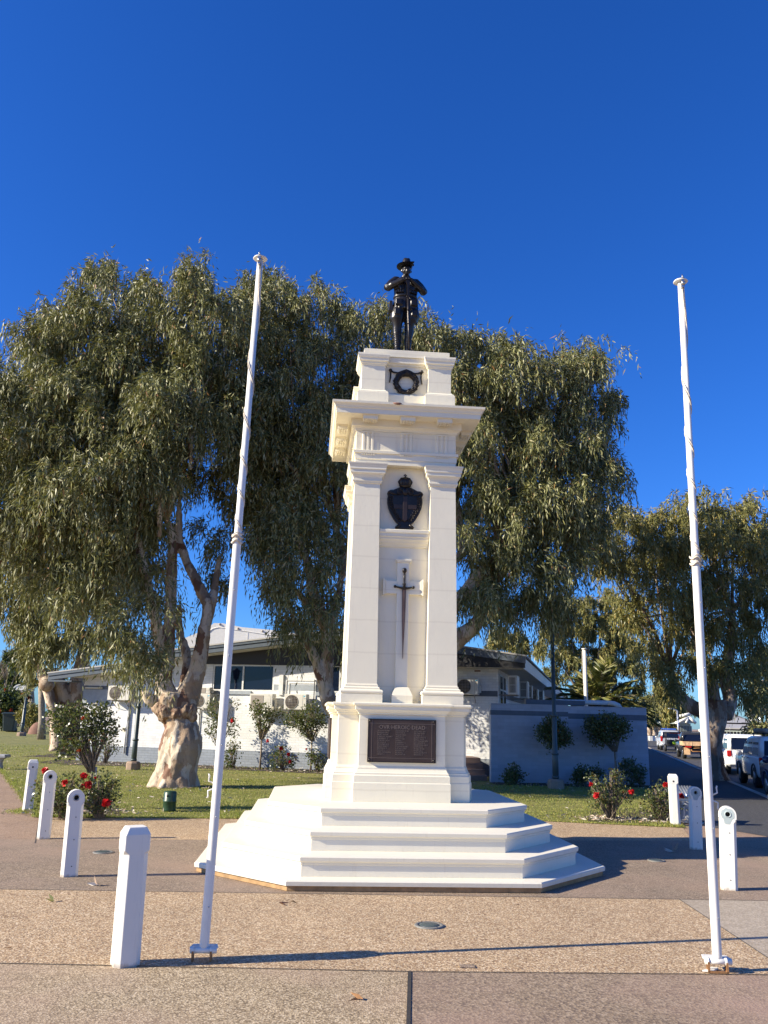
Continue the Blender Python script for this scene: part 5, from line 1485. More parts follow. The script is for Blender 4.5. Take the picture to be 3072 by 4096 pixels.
def tree(name, label, base, trunkmb, trunkmat, boughs, leafm, dens, ll, lw, strand, group=None, vox=0, twr=0.2):
    t = thing(name, label, 'tree', base, 0, group)
    for v in (trunkmb,):
        v.v = [(p[0] - base.x, p[1] - base.y, p[2] - base.z) for p in v.v]
    tr = obj('trunk', trunkmb, trunkmat, t)
    if vox:
        rm_ = tr.modifiers.new('fuse', 'REMESH'); rm_.mode = 'VOXEL'; rm_.voxel_size = vox; rm_.use_smooth_shade = True
        sm_ = tr.modifiers.new('relax', 'SMOOTH'); sm_.factor = 0.5; sm_.iterations = 4
        for nm_, sc_, st_ in (('lump', 0.42, 0.10), ('bark_relief', 0.11, 0.03)):
            tx = bpy.data.textures.get(nm_) or bpy.data.textures.new(nm_, 'CLOUDS'); tx.noise_scale = sc_; tx.noise_depth = 3
            dp = tr.modifiers.new(nm_, 'DISPLACE'); dp.texture = tx; dp.strength = st_; dp.mid_level = 0.5; dp.texture_coords = 'LOCAL'
    global TWIGS
    if TWIGS.v:
        TWIGS.v = [(p[0] - base.x, p[1] - base.y, p[2] - base.z) for p in TWIGS.v]
        obj('branches', TWIGS, trunkmat, t); TWIGS = MB()
    b, d, l, w = drooping(boughs, dens, ll, lw, strand, twr)
    leaf_mesh('crown', b - np.array(base)[None], d, l, w, leafm, t)
    return t, tr

# --- big gum on the lawn, left
Y1 = 21.1
base1 = dG(385, 1695)
T1 = MB()
def ds(x, y, Y=Y1): return D(x, y, Y)
# trunk with flared foot, waist and swellings
ctr = [(696, 3150), (700, 3110), (712, 3060), (724, 3000), (728, 2950), (722, 2915), (716, 2890), (700, 2850), (697, 2800), (700, 2770)]
rad = [0.56, 0.51, 0.49, 0.51, 0.49, 0.42, 0.34, 0.37, 0.42, 0.36]
T1.tube([ds(x, y) for x, y in ctr], rad, 26, True, True, None, 0.13, 5)
for a, r0 in ((0.3, 0.24), (1.5, 0.22), (2.6, 0.26), (3.6, 0.28), (4.4, 0.24), (5.4, 0.27)):   # root flares
    c = ds(697, 3148); T1.tube([c + Vector((0.34 * cos(a), 0.34 * sin(a), 0.24)), c + Vector((0.46 * cos(a), 0.46 * sin(a), 0.04)), c + Vector((0.62 * cos(a), 0.62 * sin(a), -0.10))], [r0 * 0.8, r0 * 0.6, r0 * 0.3], 10, True, True, None, 0.2, int(a * 10))
for x, y, r in ((668, 3010, 0.24), (778, 2965, 0.24), (772, 3030, 0.22), (675, 3070, 0.24), (745, 3080, 0.22)):
    p = ds(x, y); T1.sphere(p + Vector((0, -0.02, 0)), r, 12, 8, (0.75, 0.8, 1.25))
tips1 = []
tips1.append(limb(T1, [(672, 2800, Y1), (658, 2740, Y1), (662, 2650, Y1), (672, 2560, Y1 + .1), (683, 2450, Y1 + .2), (683, 2330, Y1 + .3), (690, 2200, Y1 + .4), (670, 2080, Y1 + .5)], [0.31, 0.215, 0.20, 0.175, 0.155, 0.14, 0.12, 0.09], 14, 0.1, 7))
tips1.append(limb(T1, [(662, 2650, Y1), (640, 2560, Y1 - .3), (612, 2440, Y1 - .6), (580, 2300, Y1 - .9), (545, 2120, Y1 - 1.0)], [0.20, 0.17, 0.14, 0.11, 0.07], 12, 0.1, 8))
tips1.append(limb(T1, [(742, 2810, Y1), (770, 2740, Y1), (790, 2670, Y1), (812, 2560, Y1 - .1), (832, 2430, Y1 - .1), (815, 2390, Y1), (778, 2310, Y1 + .2), (740, 2230, Y1 + .4), (715, 2120, Y1 + .5), (720, 1980, Y1 + .6)], [0.32, 0.24, 0.21, 0.18, 0.15, 0.14, 0.13, 0.115, 0.09, 0.06], 14, 0.1, 9))
tips1.append(limb(T1, [(822, 2500, Y1 - .1), (848, 2430, Y1 + .1), (862, 2330, Y1 + .3), (880, 2220, Y1 + .5)], [0.15, 0.12, 0.09, 0.05], 10, 0.1, 10))
tips1.append(limb(T1, [(730, 2790, Y1 + .3), (748, 2700, Y1 + .5), (742, 2600, Y1 + .8), (722, 2540, Y1 + 1.0), (715, 2420, Y1 + 1.3)], [0.20, 0.14, 0.12, 0.11, 0.07], 10, 0.1, 11))
limb(T1, [(640, 2830, Y1), (600, 2800, Y1 - .2), (575, 2770, Y1 - .3)], [0.14, 0.15, 0.07], 10, 0.2, 12)
rows1 = [(215, 640, 44), (222, 592, 22), (180, 665, 36), (330, 655, 44), (318, 618, 24), (415, 640, 46), (425, 592, 26), (385, 660, 40), (468, 690, 40), (130, 720, 46), (150, 680, 24), (75, 790, 46), (62, 742, 24), (30, 830, 44), (490, 740, 44), (260, 730, 64), (370, 730, 66), (180, 760, 60),
         (60, 890, 70), (140, 850, 72), (230, 840, 72), (320, 820, 74), (400, 820, 74), (470, 830, 62), (15, 960, 60), (90, 990, 74), (185, 960, 74), (275, 940, 78), (360, 930, 78), (440, 930, 66),
         (35, 1080, 66), (115, 1100, 74), (200, 1070, 74), (285, 1060, 78), (365, 1040, 74), (445, 1060, 52), (60, 1190, 58), (140, 1200, 64), (215, 1180, 62), (285, 1170, 60), (345, 1160, 48), (455, 1150, 36), (95, 1275, 46), (175, 1290, 54), (250, 1270, 50), (300, 1235, 40), (475, 1215, 28), (482, 1285, 22), (322, 1340, 30), (318, 1410, 28), (312, 1455, 20), (240, 1345, 30),
         (-50, 860, 70), (-70, 1000, 80), (-60, 1150, 76), (235, 1400, 20)]
bo1 = boughs_from(rows1, Y1, 0.0126, (-1.4, 1.0), 1.3, 21, 6, (325, 500, 1000))
bo1 += boughs_from([(150, 900, 80), (280, 900, 90), (400, 890, 80), (140, 1080, 80), (280, 1040, 80), (220, 740, 60), (340, 750, 60)], Y1, 0.0126, (-2.1,), 0.9, 22)
branches(T1, tips1[0], 0.07, [b[0] for b in bo1[4:40:3]], 2); branches(T1, tips1[1], 0.06, [b[0] for b in bo1[24:64:4]], 3); branches(T1, tips1[2], 0.06, [b[0] for b in bo1[2:36:4]], 4)
for k, (x0, y0, x1, y1) in enumerate(((285, 2100, 270, 1750), (470, 2050, 480, 1700), (640, 2150, 620, 1830), (760, 1880, 755, 1400), (160, 2150, 150, 1900))):
    limb(T1, [(x0, y0, Y1 - 1.2), ((x0 + x1) / 2 + 6, (y0 + y1) / 2, Y1 - 1.5), (x1, y1, Y1 - 1.3)], [0.075, 0.06, 0.035], 8, 0.1, 30 + k)
tree('gum_tree', 'big gum tree on the lawn with a pale swollen trunk and red brown burl', base1, T1, 'barkbase', bo1, 'gum', 1.6, 0.165, 0.032, 1.0, None, 0.034)
g1 = [o for o in bpy.data.objects if o.name == 'gum_tree'][0]
mb = MB()
for x, y, r, s in ((672, 2846, 0.30, 0.8), (640, 2832, 0.20, 0.9), (705, 2850, 0.30, 0.85), (742, 2842, 0.26, 0.85), (662, 2872, 0.18, 0.8), (715, 2874, 0.20, 0.8), (768, 2872, 0.12, 1.2), (712, 2800, 0.15, 1.2), (725, 2815, 0.20, 1.0), (690, 2822, 0.22, 0.9)):
    p = ds(x, y, Y1 - 0.15) - base1; mb.sphere(p, r, 20, 14, (1.0, 0.9, s))
bo_ = obj('burl', mb, 'burlbark', g1)
rm_ = bo_.modifiers.new('fuse', 'REMESH'); rm_.mode = 'VOXEL'; rm_.voxel_size = 0.03; rm_.use_smooth_shade = True
for nm_, st_ in (('lump', 0.16), ('bark_relief', 0.09)):
    dp = bo_.modifiers.new(nm_, 'DISPLACE'); dp.texture = bpy.data.textures[nm_]; dp.strength = st_; dp.mid_level = 0.5; dp.texture_coords = 'LOCAL'

# --- second gum, behind the memorial
Y2 = 22.7
base2 = Vector((-0.60, Y2, 0))
T2 = MB()
limb(T2, [tuple(base2 - Vector((0, 0, 0.1))), tuple(base2 + Vector((0, 0, 0.5))), tuple(base2 + Vector((-0.05, 0, 1.1))), tuple(base2 + Vector((0.05, 0, 1.7)))], [0.62, 0.46, 0.42, 0.40], 18, 0.1, 13)
f2 = base2 + Vector((0, 0, 1.5))
tips2 = []
tips2.append(limb(T2, [tuple(f2), (1330, 2830, Y2), (1305, 2740, Y2), (1311, 2620, Y2), (1308, 2545, Y2), (1296, 2480, Y2), (1270, 2410, Y2), (1245, 2345, Y2), (1238, 2270, Y2 + .1), (1205, 2190, Y2 + .2), (1180, 2080, Y2 + .3)], [0.32, 0.24, 0.20, 0.165, 0.16, 0.16, 0.15, 0.13, 0.12, 0.11, 0.08], 14, 0.08, 14))
tips2.append(limb(T2, [(1305, 2760, Y2 - .05), (1282, 2700, Y2 - .1), (1252, 2615, Y2 - .2), (1215, 2560, Y2 - .3), (1180, 2500, Y2 - .4), (1160, 2420, Y2 - .5), (1120, 2340, Y2 - .5)], [0.19, 0.14, 0.13, 0.12, 0.10, 0.08, 0.05], 12, 0.08, 15))
tips2.append(limb(T2, [(1308, 2545, Y2), (1325, 2480, Y2 + .2), (1345, 2420, Y2 + .3), (1362, 2340, Y2 + .4), (1370, 2250, Y2 + .5), (1350, 2150, Y2 + .6)], [0.13, 0.12, 0.11, 0.10, 0.09, 0.07], 10, 0.1, 16))
tips2.append(limb(T2, [(1292, 2500, Y2 + .1), (1255, 2460, Y2 + .3), (1200, 2380, Y2 + .5), (1120, 2310, Y2 + .7), (1060, 2260, Y2 + .9)], [0.11, 0.10, 0.09, 0.08, 0.05], 10, 0.1, 17))
tips2.append(limb(T2, [tuple(f2), (1620, 2760, Y2 - .2), (1760, 2620, Y2 - .4), (1840, 2550, Y2 - .5), (1900, 2500, Y2 - .6), (1950, 2400, Y2 - .6), (1990, 2330, Y2 - .6)], [0.36, 0.30, 0.26, 0.24, 0.20, 0.14, 0.09], 14, 0.08, 18))
tips2.append(limb(T2, [tuple(f2 + Vector((0.1, 0, 0.2))), (1640, 2680, Y2 - .3), (1790, 2460, Y2 - .4), (1850, 2380, Y2 - .5), (1920, 2300, Y2 - .6), (1985, 2240, Y2 - .7), (2045, 2185, Y2 - .8), (2080, 2100, Y2 - .8)], [0.30, 0.24, 0.20, 0.17, 0.16, 0.15, 0.13, 0.08], 14, 0.08, 19))
tips2.append(limb(T2, [tuple(f2 + Vector((0.0, 0.2, 0.2))), (1620, 2500, Y2 + .4), (1700, 2300, Y2 + .5), (1835, 2230, Y2 + .5), (1845, 2150, Y2 + .5), (1830, 2000, Y2 + .5)], [0.30, 0.22, 0.17, 0.13, 0.12, 0.08], 12, 0.08, 20))
rows2 = [(515, 668, 34), (530, 640, 20), (592, 648, 40), (600, 612, 20), (560, 690, 40), (640, 690, 44), (690, 672, 36), (735, 690, 32), (725, 715, 34), (540, 750, 58), (620, 770, 66), (700, 790, 60), (550, 870, 62), (630, 890, 70), (705, 910, 62), (560, 980, 58), (635, 1010, 64), (705, 1030, 54), (548, 1080, 40), (625, 1120, 44), (690, 1130, 40), (590, 1170, 36), (556, 1215, 30), (660, 1190, 34), (720, 1180, 30), (575, 1295, 26), (636, 1320, 22), (610, 1240, 26), (690, 1280, 26), (708, 1380, 22), (640, 1375, 16), (718, 1335, 22),
         (780, 715, 34), (825, 690, 30), (852, 720, 34), (880, 745, 36), (925, 735, 32), (960, 755, 40), (1005, 745, 30), (1030, 785, 46), (1075, 765, 32), (1110, 800, 46), (1170, 805, 40), (1200, 830, 46), (1255, 795, 36), (1278, 830, 40), (1290, 780, 20), (950, 850, 62), (1030, 870, 66), (1110, 890, 70), (1190, 910, 66), (1265, 915, 58), (1318, 885, 26), (990, 970, 66), (1075, 990, 70), (1155, 1010, 72), (1235, 1010, 64), (1300, 990, 40), (1322, 1030, 22),
         (1010, 1080, 56), (1085, 1100, 64), (1160, 1120, 66), (1230, 1110, 56), (1285, 1110, 36), (1000, 1150, 36), (1075, 1210, 48), (1145, 1225, 50), (1210, 1200, 46), (1260, 1185, 30), (1040, 1260, 32), (1100, 1280, 32), (1160, 1285, 32), (1222, 1255, 30), (1062, 1310, 20), (1120, 1335, 20), (1180, 1325, 20), (1018, 1320, 14), (1200, 1350, 16), (1090, 1350, 12)]
bo2 = boughs_from(rows2, Y2, 0.0135, (-1.6, 0.7), 1.25, 31, 6)
bo2 += boughs_from([(560, 930, 58), (600, 1000, 58), (520, 900, 44), (525, 1000, 44), (510, 1090, 34), (650, 960, 56), (570, 1090, 44), (650, 1070, 50)], Y2, 0.0142, (-0.4, 1.8), 1.2, 34, 0)
bo2 += boughs_from([(620, 1100, 60), (720, 1120, 60), (760, 1220, 55), (835, 1240, 55), (795, 1325, 48), (800, 1395, 46), (805, 1455, 42), (850, 1430, 50), (865, 1360, 50)], Y2, 0.0150, (4.5,), 1.1, 33)  # extra boughs added behind the memorial to shade the office wall
bo2 += boughs_from([(800, 850, 80), (870, 900, 85), (800, 1000, 70), (870, 1050, 70)], Y2, 0.0132, (0.3,), 1.1, 32)
branches(T2, tips2[0], 0.06, [b[0] for b in bo2[0:34:4]], 5); branches(T2, tips2[2], 0.06, [b[0] for b in bo2[2:34:5]], 6)
branches(T2, tips2[5], 0.06, [b[0] for b in bo2[60:110:4]], 7); branches(T2, tips2[4], 0.06, [b[0] for b in bo2[90:120:3]], 8); branches(T2, tips2[6], 0.06, [b[0] for b in bo2[48:80:4]], 9)
limb(T2, [(1215, 1940, Y2 - 1.2), (1160, 1860, Y2 - 1.4), (1085, 1790, Y2 - 1.4)], [0.05, 0.04, 0.02], 7, 0.1, 40); limb(T2, [(1900, 1850, Y2 - 1.6), (1960, 1790, Y2 - 1.8), (1990, 1745, Y2 - 1.8)], [0.035, 0.03, 0.015], 6, 0.1, 41)
tree('gum_tree', 'spreading gum tree behind the memorial with smooth cream limbs', base2, T2, 'bark', bo2, 'gum', 1.6, 0.165, 0.032, 1.0, None, 0.034)

# --- older gum beyond the office at far left
Y3 = 35.0
base3 = Vector((-11.6, Y3, 0)); T3 = MB()
limb(T3, [(232, 3000, Y3), (228, 2950, Y3), (222, 2890, Y3), (212, 2830, Y3), (190, 2760, Y3), (168, 2700, Y3), (150, 2640, Y3), (120, 2560, Y3)], [0.34, 0.28, 0.22, 0.22, 0.20, 0.18, 0.15, 0.1], 12, 0.15, 50)
limb(T3, [(285, 3010, Y3 + .5), (270, 2900, Y3 + .5), (262, 2800, Y3 + .5), (235, 2740, Y3 + .4), (205, 2680, Y3 + .3)], [0.46, 0.42, 0.38, 0.32, 0.22], 16, 0.15, 51)
limb(T3, [(300, 2960, Y3 + .6), (310, 2820, Y3 + .6), (305, 2740, Y3 + .6), (320, 2660, Y3 + .7), (332, 2580, Y3 + .8)], [0.32, 0.33, 0.30, 0.22, 0.14], 14, 0.15, 52)
limb(T3, [(335, 2760, Y3 + 1), (342, 2660, Y3 + 1), (355, 2570, Y3 + 1)], [0.25, 0.16, 0.1], 10, 0.1, 53)
T3.sphere(D(188, 2735, Y3 - 0.2), 0.32, 12, 8)
rows3 = [(25, 1170, 60), (70, 1250, 56), (30, 1290, 46), (115, 1310, 52), (60, 1350, 40), (160, 1340, 42), (205, 1330, 48), (120, 1200, 62), (200, 1240, 60), (30, 1060, 70), (130, 1100, 70), (110, 1420, 24), (85, 1395, 30), (250, 1290, 50), (145, 1400, 26), (185, 1410, 28), (10, 1340, 40), (75, 1450, 18)]
bo3 = boughs_from(rows3, Y3 - 1, 0.0205, (-0.8, 1.0), 1.0, 41)
tree('gum_tree', 'older gum tree with heavy dark trunk beyond the left end of the grey roof', base3, T3, 'bark', bo3, 'gum', 0.62, 0.24, 0.05, 1.0)

# --- street tree on the footpath, right
Y4 = 29.4
base4 = Vector((11.35, Y4, 0)); T4 = MB()
limb(T4, [(2868, 3128, Y4), (2858, 3085, Y4), (2850, 3020, Y4), (2850, 2940, Y4), (2864, 2860, Y4), (2860, 2800, Y4)], [0.46, 0.36, 0.33, 0.33, 0.38, 0.34], 18, 0.12, 60)
tips4 = []
tips4.append(limb(T4, [(2860, 2890, Y4), (2820, 2850, Y4), (2775, 2830, Y4 - .1), (2735, 2800, Y4 - .2), (2700, 2750, Y4 - .3), (2680, 2680, Y4 - .3)], [0.34, 0.28, 0.24, 0.20, 0.16, 0.1], 12, 0.1, 61))
tips4.append(limb(T4, [(2895, 2860, Y4), (2920, 2800, Y4 + .2), (2900, 2700, Y4 + .3), (2920, 2600, Y4 + .4), (2930, 2450, Y4 + .5)], [0.30, 0.24, 0.22, 0.18, 0.1], 12, 0.1, 62))
tips4.append(limb(T4, [(2850, 2830, Y4 + .2), (2840, 2720, Y4 + .2), (2800, 2600, Y4 + .3), (2760, 2480, Y4 + .4)], [0.3, 0.24, 0.18, 0.1], 12, 0.1, 63))
rows4 = [(1285, 1170, 42), (1345, 1140, 44), (1385, 1130, 30), (1330, 1230, 60), (1420, 1165, 48), (1478, 1115, 40), (1545, 1130, 52), (1590, 1115, 34), (1625, 1145, 50), (1690, 1160, 56), (1312, 1265, 34), (1385, 1250, 66), (1480, 1215, 72), (1570, 1225, 72), (1655, 1250, 64), (1392, 1330, 44), (1470, 1320, 68), (1560, 1330, 68), (1640, 1345, 58),
         (1420, 1420, 42), (1500, 1410, 54), (1580, 1420, 48), (1428, 1490, 26), (1450, 1530, 16), (1590, 1490, 32), (1630, 1450, 34), (1545, 1480, 36), (1705, 1260, 60), (1700, 1370, 50), (1372, 1375, 20), (1274, 1225, 22), (1610, 1540, 14), (1480, 1480, 30)]
bo4 = boughs_from(rows4, Y4, 0.0167, (-1.4, 1.2), 1.2, 51, 8)
branches(T4, tips4[0], 0.07, [b[0] for b in bo4[0:30:5]], 11); branches(T4, tips4[1], 0.07, [b[0] for b in bo4[10:64:5]], 12); branches(T4, tips4[2], 0.07, [b[0] for b in bo4[4:60:6]], 13)
T4.v = [tuple(v) for v in T4.v]
tree('street_tree', 'leaning street gum at the kerb behind the right flagpole', base4, T4, 'barkdark', bo4, 'gumgold', 0.95, 0.18, 0.036, 0.75)

# --- lighter bushy tree beyond the yard, with the palm before it
Y5 = 62.0
base5 = dD(1275, 1575, Y5); base5.z = 0; T5 = MB()
for k, (x, y) in enumerate(((1235, 1390), (1270, 1360), (1300, 1350), (1330, 1370), (1350, 1410), (1210, 1430), (1255, 1410), (1315, 1400))):
    limb(T5, [tuple(base5 + Vector((random.uniform(-.3, .3), 0, 0))), (1275 * Q + (x - 1275) * 0.4 * Q, 1500 * Q, Y5 - .4), (x * Q, y * Q, Y5 - .8)], [0.2, 0.12, 0.03], 7, 0.1, 70 + k)
rows5 = [(1215, 1365, 34), (1255, 1345, 36), (1300, 1350, 36), (1340, 1380, 34), (1195, 1410, 32), (1240, 1405, 40), (1290, 1405, 44), (1340, 1430, 38), (1180, 1450, 24), (1220, 1460, 34), (1275, 1460, 40), (1330, 1480, 36), (1365, 1440, 20), (1368, 1490, 18), (1360, 1530, 18), (1190, 1500, 22), (1240, 1510, 30)]
bo5 = boughs_from(rows5, Y5, 0.0365, (-0.7, 0.9), 1.0, 61, 8)
tree('feathery_tree', 'light olive bushy tree behind the palm and block wall', base5, T5, 'stem', bo5, 'gumgold', 0.5, 0.30, 0.06, 0.8)

t = thing('palm_tree', 'wide palm with arching fronds above the block wall, beside the thin white pole', 'palm', W(11.3, 24.5))
pb = W(11.3, 24.5)
mb = MB(); mb.tube([(0, 0, 0), (0, 0, 0.8), (0, 0, 1.9)], [0.42, 0.36, 0.38], 14, True, True, None, 0.25, 3); obj('trunk', mb, 'palmtrunk', t)
def fronds(n, length, z0, par, seed, droop=1.0, lw=0.045, ll=0.42, mat='palmleaf', elmax=75):
    q = random.Random(seed); B, Dr, R_ = [], [], MB()
    for k in range(n):
        az = 2 * pi * k / n * 1.618 * 3 + q.uniform(-.2, .2); el = radians(q.uniform(5, elmax)); Lf = length * q.uniform(0.8, 1.1)
        h = Vector((cos(az), sin(az), 0)); pts = []
        for i in range(15):
            u = i / 14
            pts.append(h * (Lf * u * cos(el) * (1 - 0.12 * u)) + Vector((0, 0, z0 + Lf * u * sin(el) - droop * Lf * 0.42 * u * u)))
        R_.tube(pts, [0.035 * (1 - i / 15) + 0.006 for i in range(15)], 5)
        sd = Vector((-h.y, h.x, 0))
        for i in range(1, 60):
            u = 0.08 + 0.92 * i / 59; f = u * 14; i0 = min(13, int(f)); p = pts[i0].lerp(pts[i0 + 1], f - i0); tg = (pts[i0 + 1] - pts[i0]).normalized()
            for s in (-1, 1):
                B.append(p); Dr.append(tg * 0.75 + sd * s * 0.75 + Vector((0, 0, 0.32 - 0.5 * u)) + Vector((q.uniform(-.1, .1), q.uniform(-.1, .1), q.uniform(-.12, .1))))
    obj('frond_rib', R_, 'stem', par)
    B = np.array(B); Dr = unit(np.array(Dr)); K = len(B)
    leaf_mesh('frond', B, Dr, ll * (0.7 + 0.5 * RNG.random(K)), np.full(K, lw), mat, par, 0.1)
fronds(60, 2.9, 2.3, t, 4, 0.75, 0.06, 0.5, 'palmleaf', 82)
t = thing('palm_tree', 'small ringed palm with few fronds on the far left lawn', 'palm', D(168, 2925, 55) * 1.0 - Vector((0, 0, D(168, 2925, 55).z)))
mb = MB(); mb.tube([(0, 0, 0), (-0.1, 0, 1.2), (-0.25, 0, 2.3), (-0.4, 0, 3.4)], [0.28, 0.22, 0.19, 0.2], 12, True, True, None, 0.2, 8); obj('trunk', mb, 'palmtrunk', t)
fronds(16, 2.2, 3.3, t, 9, 1.0, 0.06, 0.5)

# ================================================================== ROSES
def flower(par, p, r, mat='petal'):
    k = 26
    d = unit(RNG.normal(size=(k, 3)) + np.array([0, -0.3, 0.5])); B = np.array(p)[None] + d * r * 0.35
    t_ = unit(np.cross(d, RNG.normal(size=(k, 3))) + d * 0.7)
    leaf_mesh('flower', B - t_ * r * 0.3, t_, np.full(k, r * 1.15), np.full(k, r * 1.0), mat, par, 0.5)
def rosebush(label, base, blobs, n_per, flowers=(), cane=None, ll=0.05, lw=0.034, stake=False, mat='rose', name='rose_bush', cat='rose bush', shell=0.35, tags_=()):
    t = thing(name, label, cat, base)
    m_ = MB()
    q = random.Random(len(label))
    fork = Vector((0, 0, cane)) if cane else Vector((0, 0, 0.02))
    if cane: m_.tube([(0, 0, -0.02), (0.01, 0.0, cane * 0.5), tuple(fork)], [0.035, 0.028, 0.026], 9, True, True, None, 0.15, 2)
    for c, rx, ry, rz in blobs:
        for j in range(6):
            e = Vector(c) + Vector((q.uniform(-1, 1) * rx * 0.8, q.uniform(-1, 1) * ry * 0.8, q.uniform(-0.3, 0.95) * rz))
            s = fork + Vector((q.uniform(-.06, .06), q.uniform(-.06, .06), 0))
            m_.tube([s, s.lerp(e, 0.5) + Vector((q.uniform(-.05, .05), 0, 0.05)), e], [0.012, 0.009, 0.004], 5)
    obj('canes', m_, 'stem', t)
    if stake:
        m_ = MB(); m_.tube([(0.07, 0.02, -0.02), (0.06, 0.02, (cane or 0.8) + 0.1)], 0.022, 6); m_.tube([(0.0, 0.0, (cane or 0.8) * 0.75), (0.07, 0.02, (cane or 0.8) * 0.75)], 0.032, 8); obj('stake', m_, 'conc', t)
    b, d, l, w = bushy(blobs, n_per, ll, lw, shell)
    leaf_mesh('foliage', b, d, l, w, mat, t, 0.25)
    for p, r, mm in flowers: flower(t, p, r, mm)
    return t
def rel(base, x, y, dY=0.0): return tuple(D(x, y, base.y + dY) - base)
c3 = lambda X, Y: (X / 3.607, 2800 + Y / 3.607)
# big standard rose, left foreground
bA = G(352, 3236)
def rb(X, Y, dY=0.0): return rel(bA, *c3(X, Y), dY)
rosebush('big standard rose tree full of small leaves beside the office wall, left of the gum', bA,
         [(rb(1150, 330), 0.36, 0.34, 0.30), (rb(880, 300), 0.28, 0.26, 0.26), (rb(1420, 330), 0.30, 0.28, 0.28), (rb(1230, 560), 0.34, 0.3, 0.22), (rb(1000, 560), 0.20, 0.2, 0.2), (rb(1480, 160), 0.16, 0.16, 0.15), (rb(1120, 160), 0.22, 0.2, 0.14), (rb(780, 200), 0.13, 0.13, 0.13), (rb(1560, 420), 0.16, 0.16, 0.18), (rb(980, 720), 0.13, 0.13, 0.13)],
         430, [(rb(1195, 265, -0.3), 0.035, 'petalo'), (rb(1140, 720, -0.1), 0.045, 'petalo'), (rb(1350, 70, -0.1), 0.035, 'petalw'), (rb(870, 95, -0.1), 0.03, 'petalw')], 0.62, 0.055, 0.042, True)
bB = G(250, 3278)
def rc(X, Y, dY=0.0): return rel(bB, *c3(X, Y), dY)
rosebush('low red rose bush between the two farther white posts on the left', bB,
         [(rc(880, 1330), 0.20, 0.2, 0.16), (rc(700, 1430), 0.17, 0.18, 0.2), (rc(900, 1530), 0.2, 0.2, 0.14), (rc(620, 1250), 0.10, 0.10, 0.12), (rc(1040, 1170), 0.09, 0.09, 0.10)], 620,
         [(rc(650, 1018, -0.1), 0.060, 'petal'), (rc(935, 1197, -0.15), 0.058, 'petal')], None, 0.05, 0.038)
bC = G(400, 3275)
def rd(X, Y, dY=0.0): return rel(bC, *c3(X, Y), dY)
rosebush('low red rose bush right of the round topped posts with four blooms', bC,
         [(rd(1400, 1400), 0.20, 0.2, 0.16), (rd(1560, 1350), 0.17, 0.18, 0.2), (rd(1360, 1550), 0.2, 0.2, 0.12), (rd(1620, 1180), 0.08, 0.08, 0.13), (rd(1240, 1250), 0.12, 0.12, 0.12), (rd(1440, 1150), 0.09, 0.09, 0.08)], 560,
         [(rd(1205, 1103, -0.15), 0.070, 'petal'), (rd(1268, 1228, -0.2), 0.074, 'petal'), (rd(1530, 1493, -0.2), 0.080, 'petal'), (rd(1190, 1245, -0.1), 0.04, 'petal'), (rd(1375, 1125, -0.1), 0.025, 'petal')], None, 0.05, 0.038)
# roses along the office wall
def wallrose(label, x_s, ly, pts, fl, cane, n_per=230, **kw):
    b = PB(x_s, 3060, ly); b = Vector((b.x, b.y, 0.01))
    k = lambda X, Y, dY=0.0: rel(b, *c2(X, Y), dY)
    return rosebush(label, b, [(k(*p[:2]), p[2], p[2], p[3]) for p in pts], n_per, [(k(*f[:2], -0.25), f[2], f[3]) for f in fl], cane, 0.07, 0.05, **kw)
wallrose('standard rose with open crown under the mesh panelled air conditioner', 1040, -1.1, [(770, 1040, 0.36, 0.30), (690, 1000, 0.22, 0.22), (850, 1050, 0.24, 0.22), (760, 1160, 0.26, 0.22), (720, 930, 0.12, 0.12), (940, 1030, 0.14, 0.14)], [(872, 978, 0.06, 'petalw'), (820, 1312, 0.065, 'petal')], 0.95)
wallrose('tall leafy standard rose nearest the memorial along the white wall', 1243, -1.1, [(1230, 1080, 0.40, 0.34), (1130, 1110, 0.32, 0.30), (1330, 1080, 0.30, 0.32), (1220, 1190, 0.32, 0.28), (1070, 1050, 0.18, 0.18), (1270, 970, 0.18, 0.18), (1030, 1110, 0.18, 0.2), (1380, 1130, 0.18, 0.2)], [(940, 975, 0.05, 'petalw')], 0.95)
wallrose('slender climbing rose just behind the left flagpole', 870, -0.9, [(270, 980, 0.26, 0.32), (270, 1110, 0.26, 0.30), (450, 1180, 0.22, 0.32), (240, 1210, 0.2, 0.2), (470, 930, 0.12, 0.14)], [(455, 1108, 0.075, 'petal')], 0.6)
wallrose('low dark rose shrub at the wall foot right of the left flagpole', 935, -1.1, [(440, 1420, 0.28, 0.22), (480, 1370, 0.16, 0.18), (420, 1530, 0.26, 0.2)], [], None)
wallrose('low rose shrub with red blooms at the wall foot between two standard roses', 1130, -1.2, [(930, 1470, 0.26, 0.24), (1020, 1520, 0.24, 0.2), (870, 1540, 0.18, 0.2), (960, 1410, 0.16, 0.12)], [(957, 1388, 0.075, 'petal'), (1033, 1448, 0.07, 'petal'), (1045, 1525, 0.06, 'petal')], None)
wallrose('low rose shrub at the wall foot beside the memorial', 1270, -1.2, [(1300, 1480, 0.24, 0.24), (1360, 1540, 0.22, 0.2), (1250, 1440, 0.12, 0.14)], [(1213, 1395, 0.04, 'petal')], None)
c1 = lambda X, Y: (150 + X / 2.212, 2500 + Y / 2.212)
b = Vector((*PB(420, 3080, -1.2).xy, 0.01)); k = lambda X, Y, dY=0.0: rel(b, *c1(X, Y), dY)
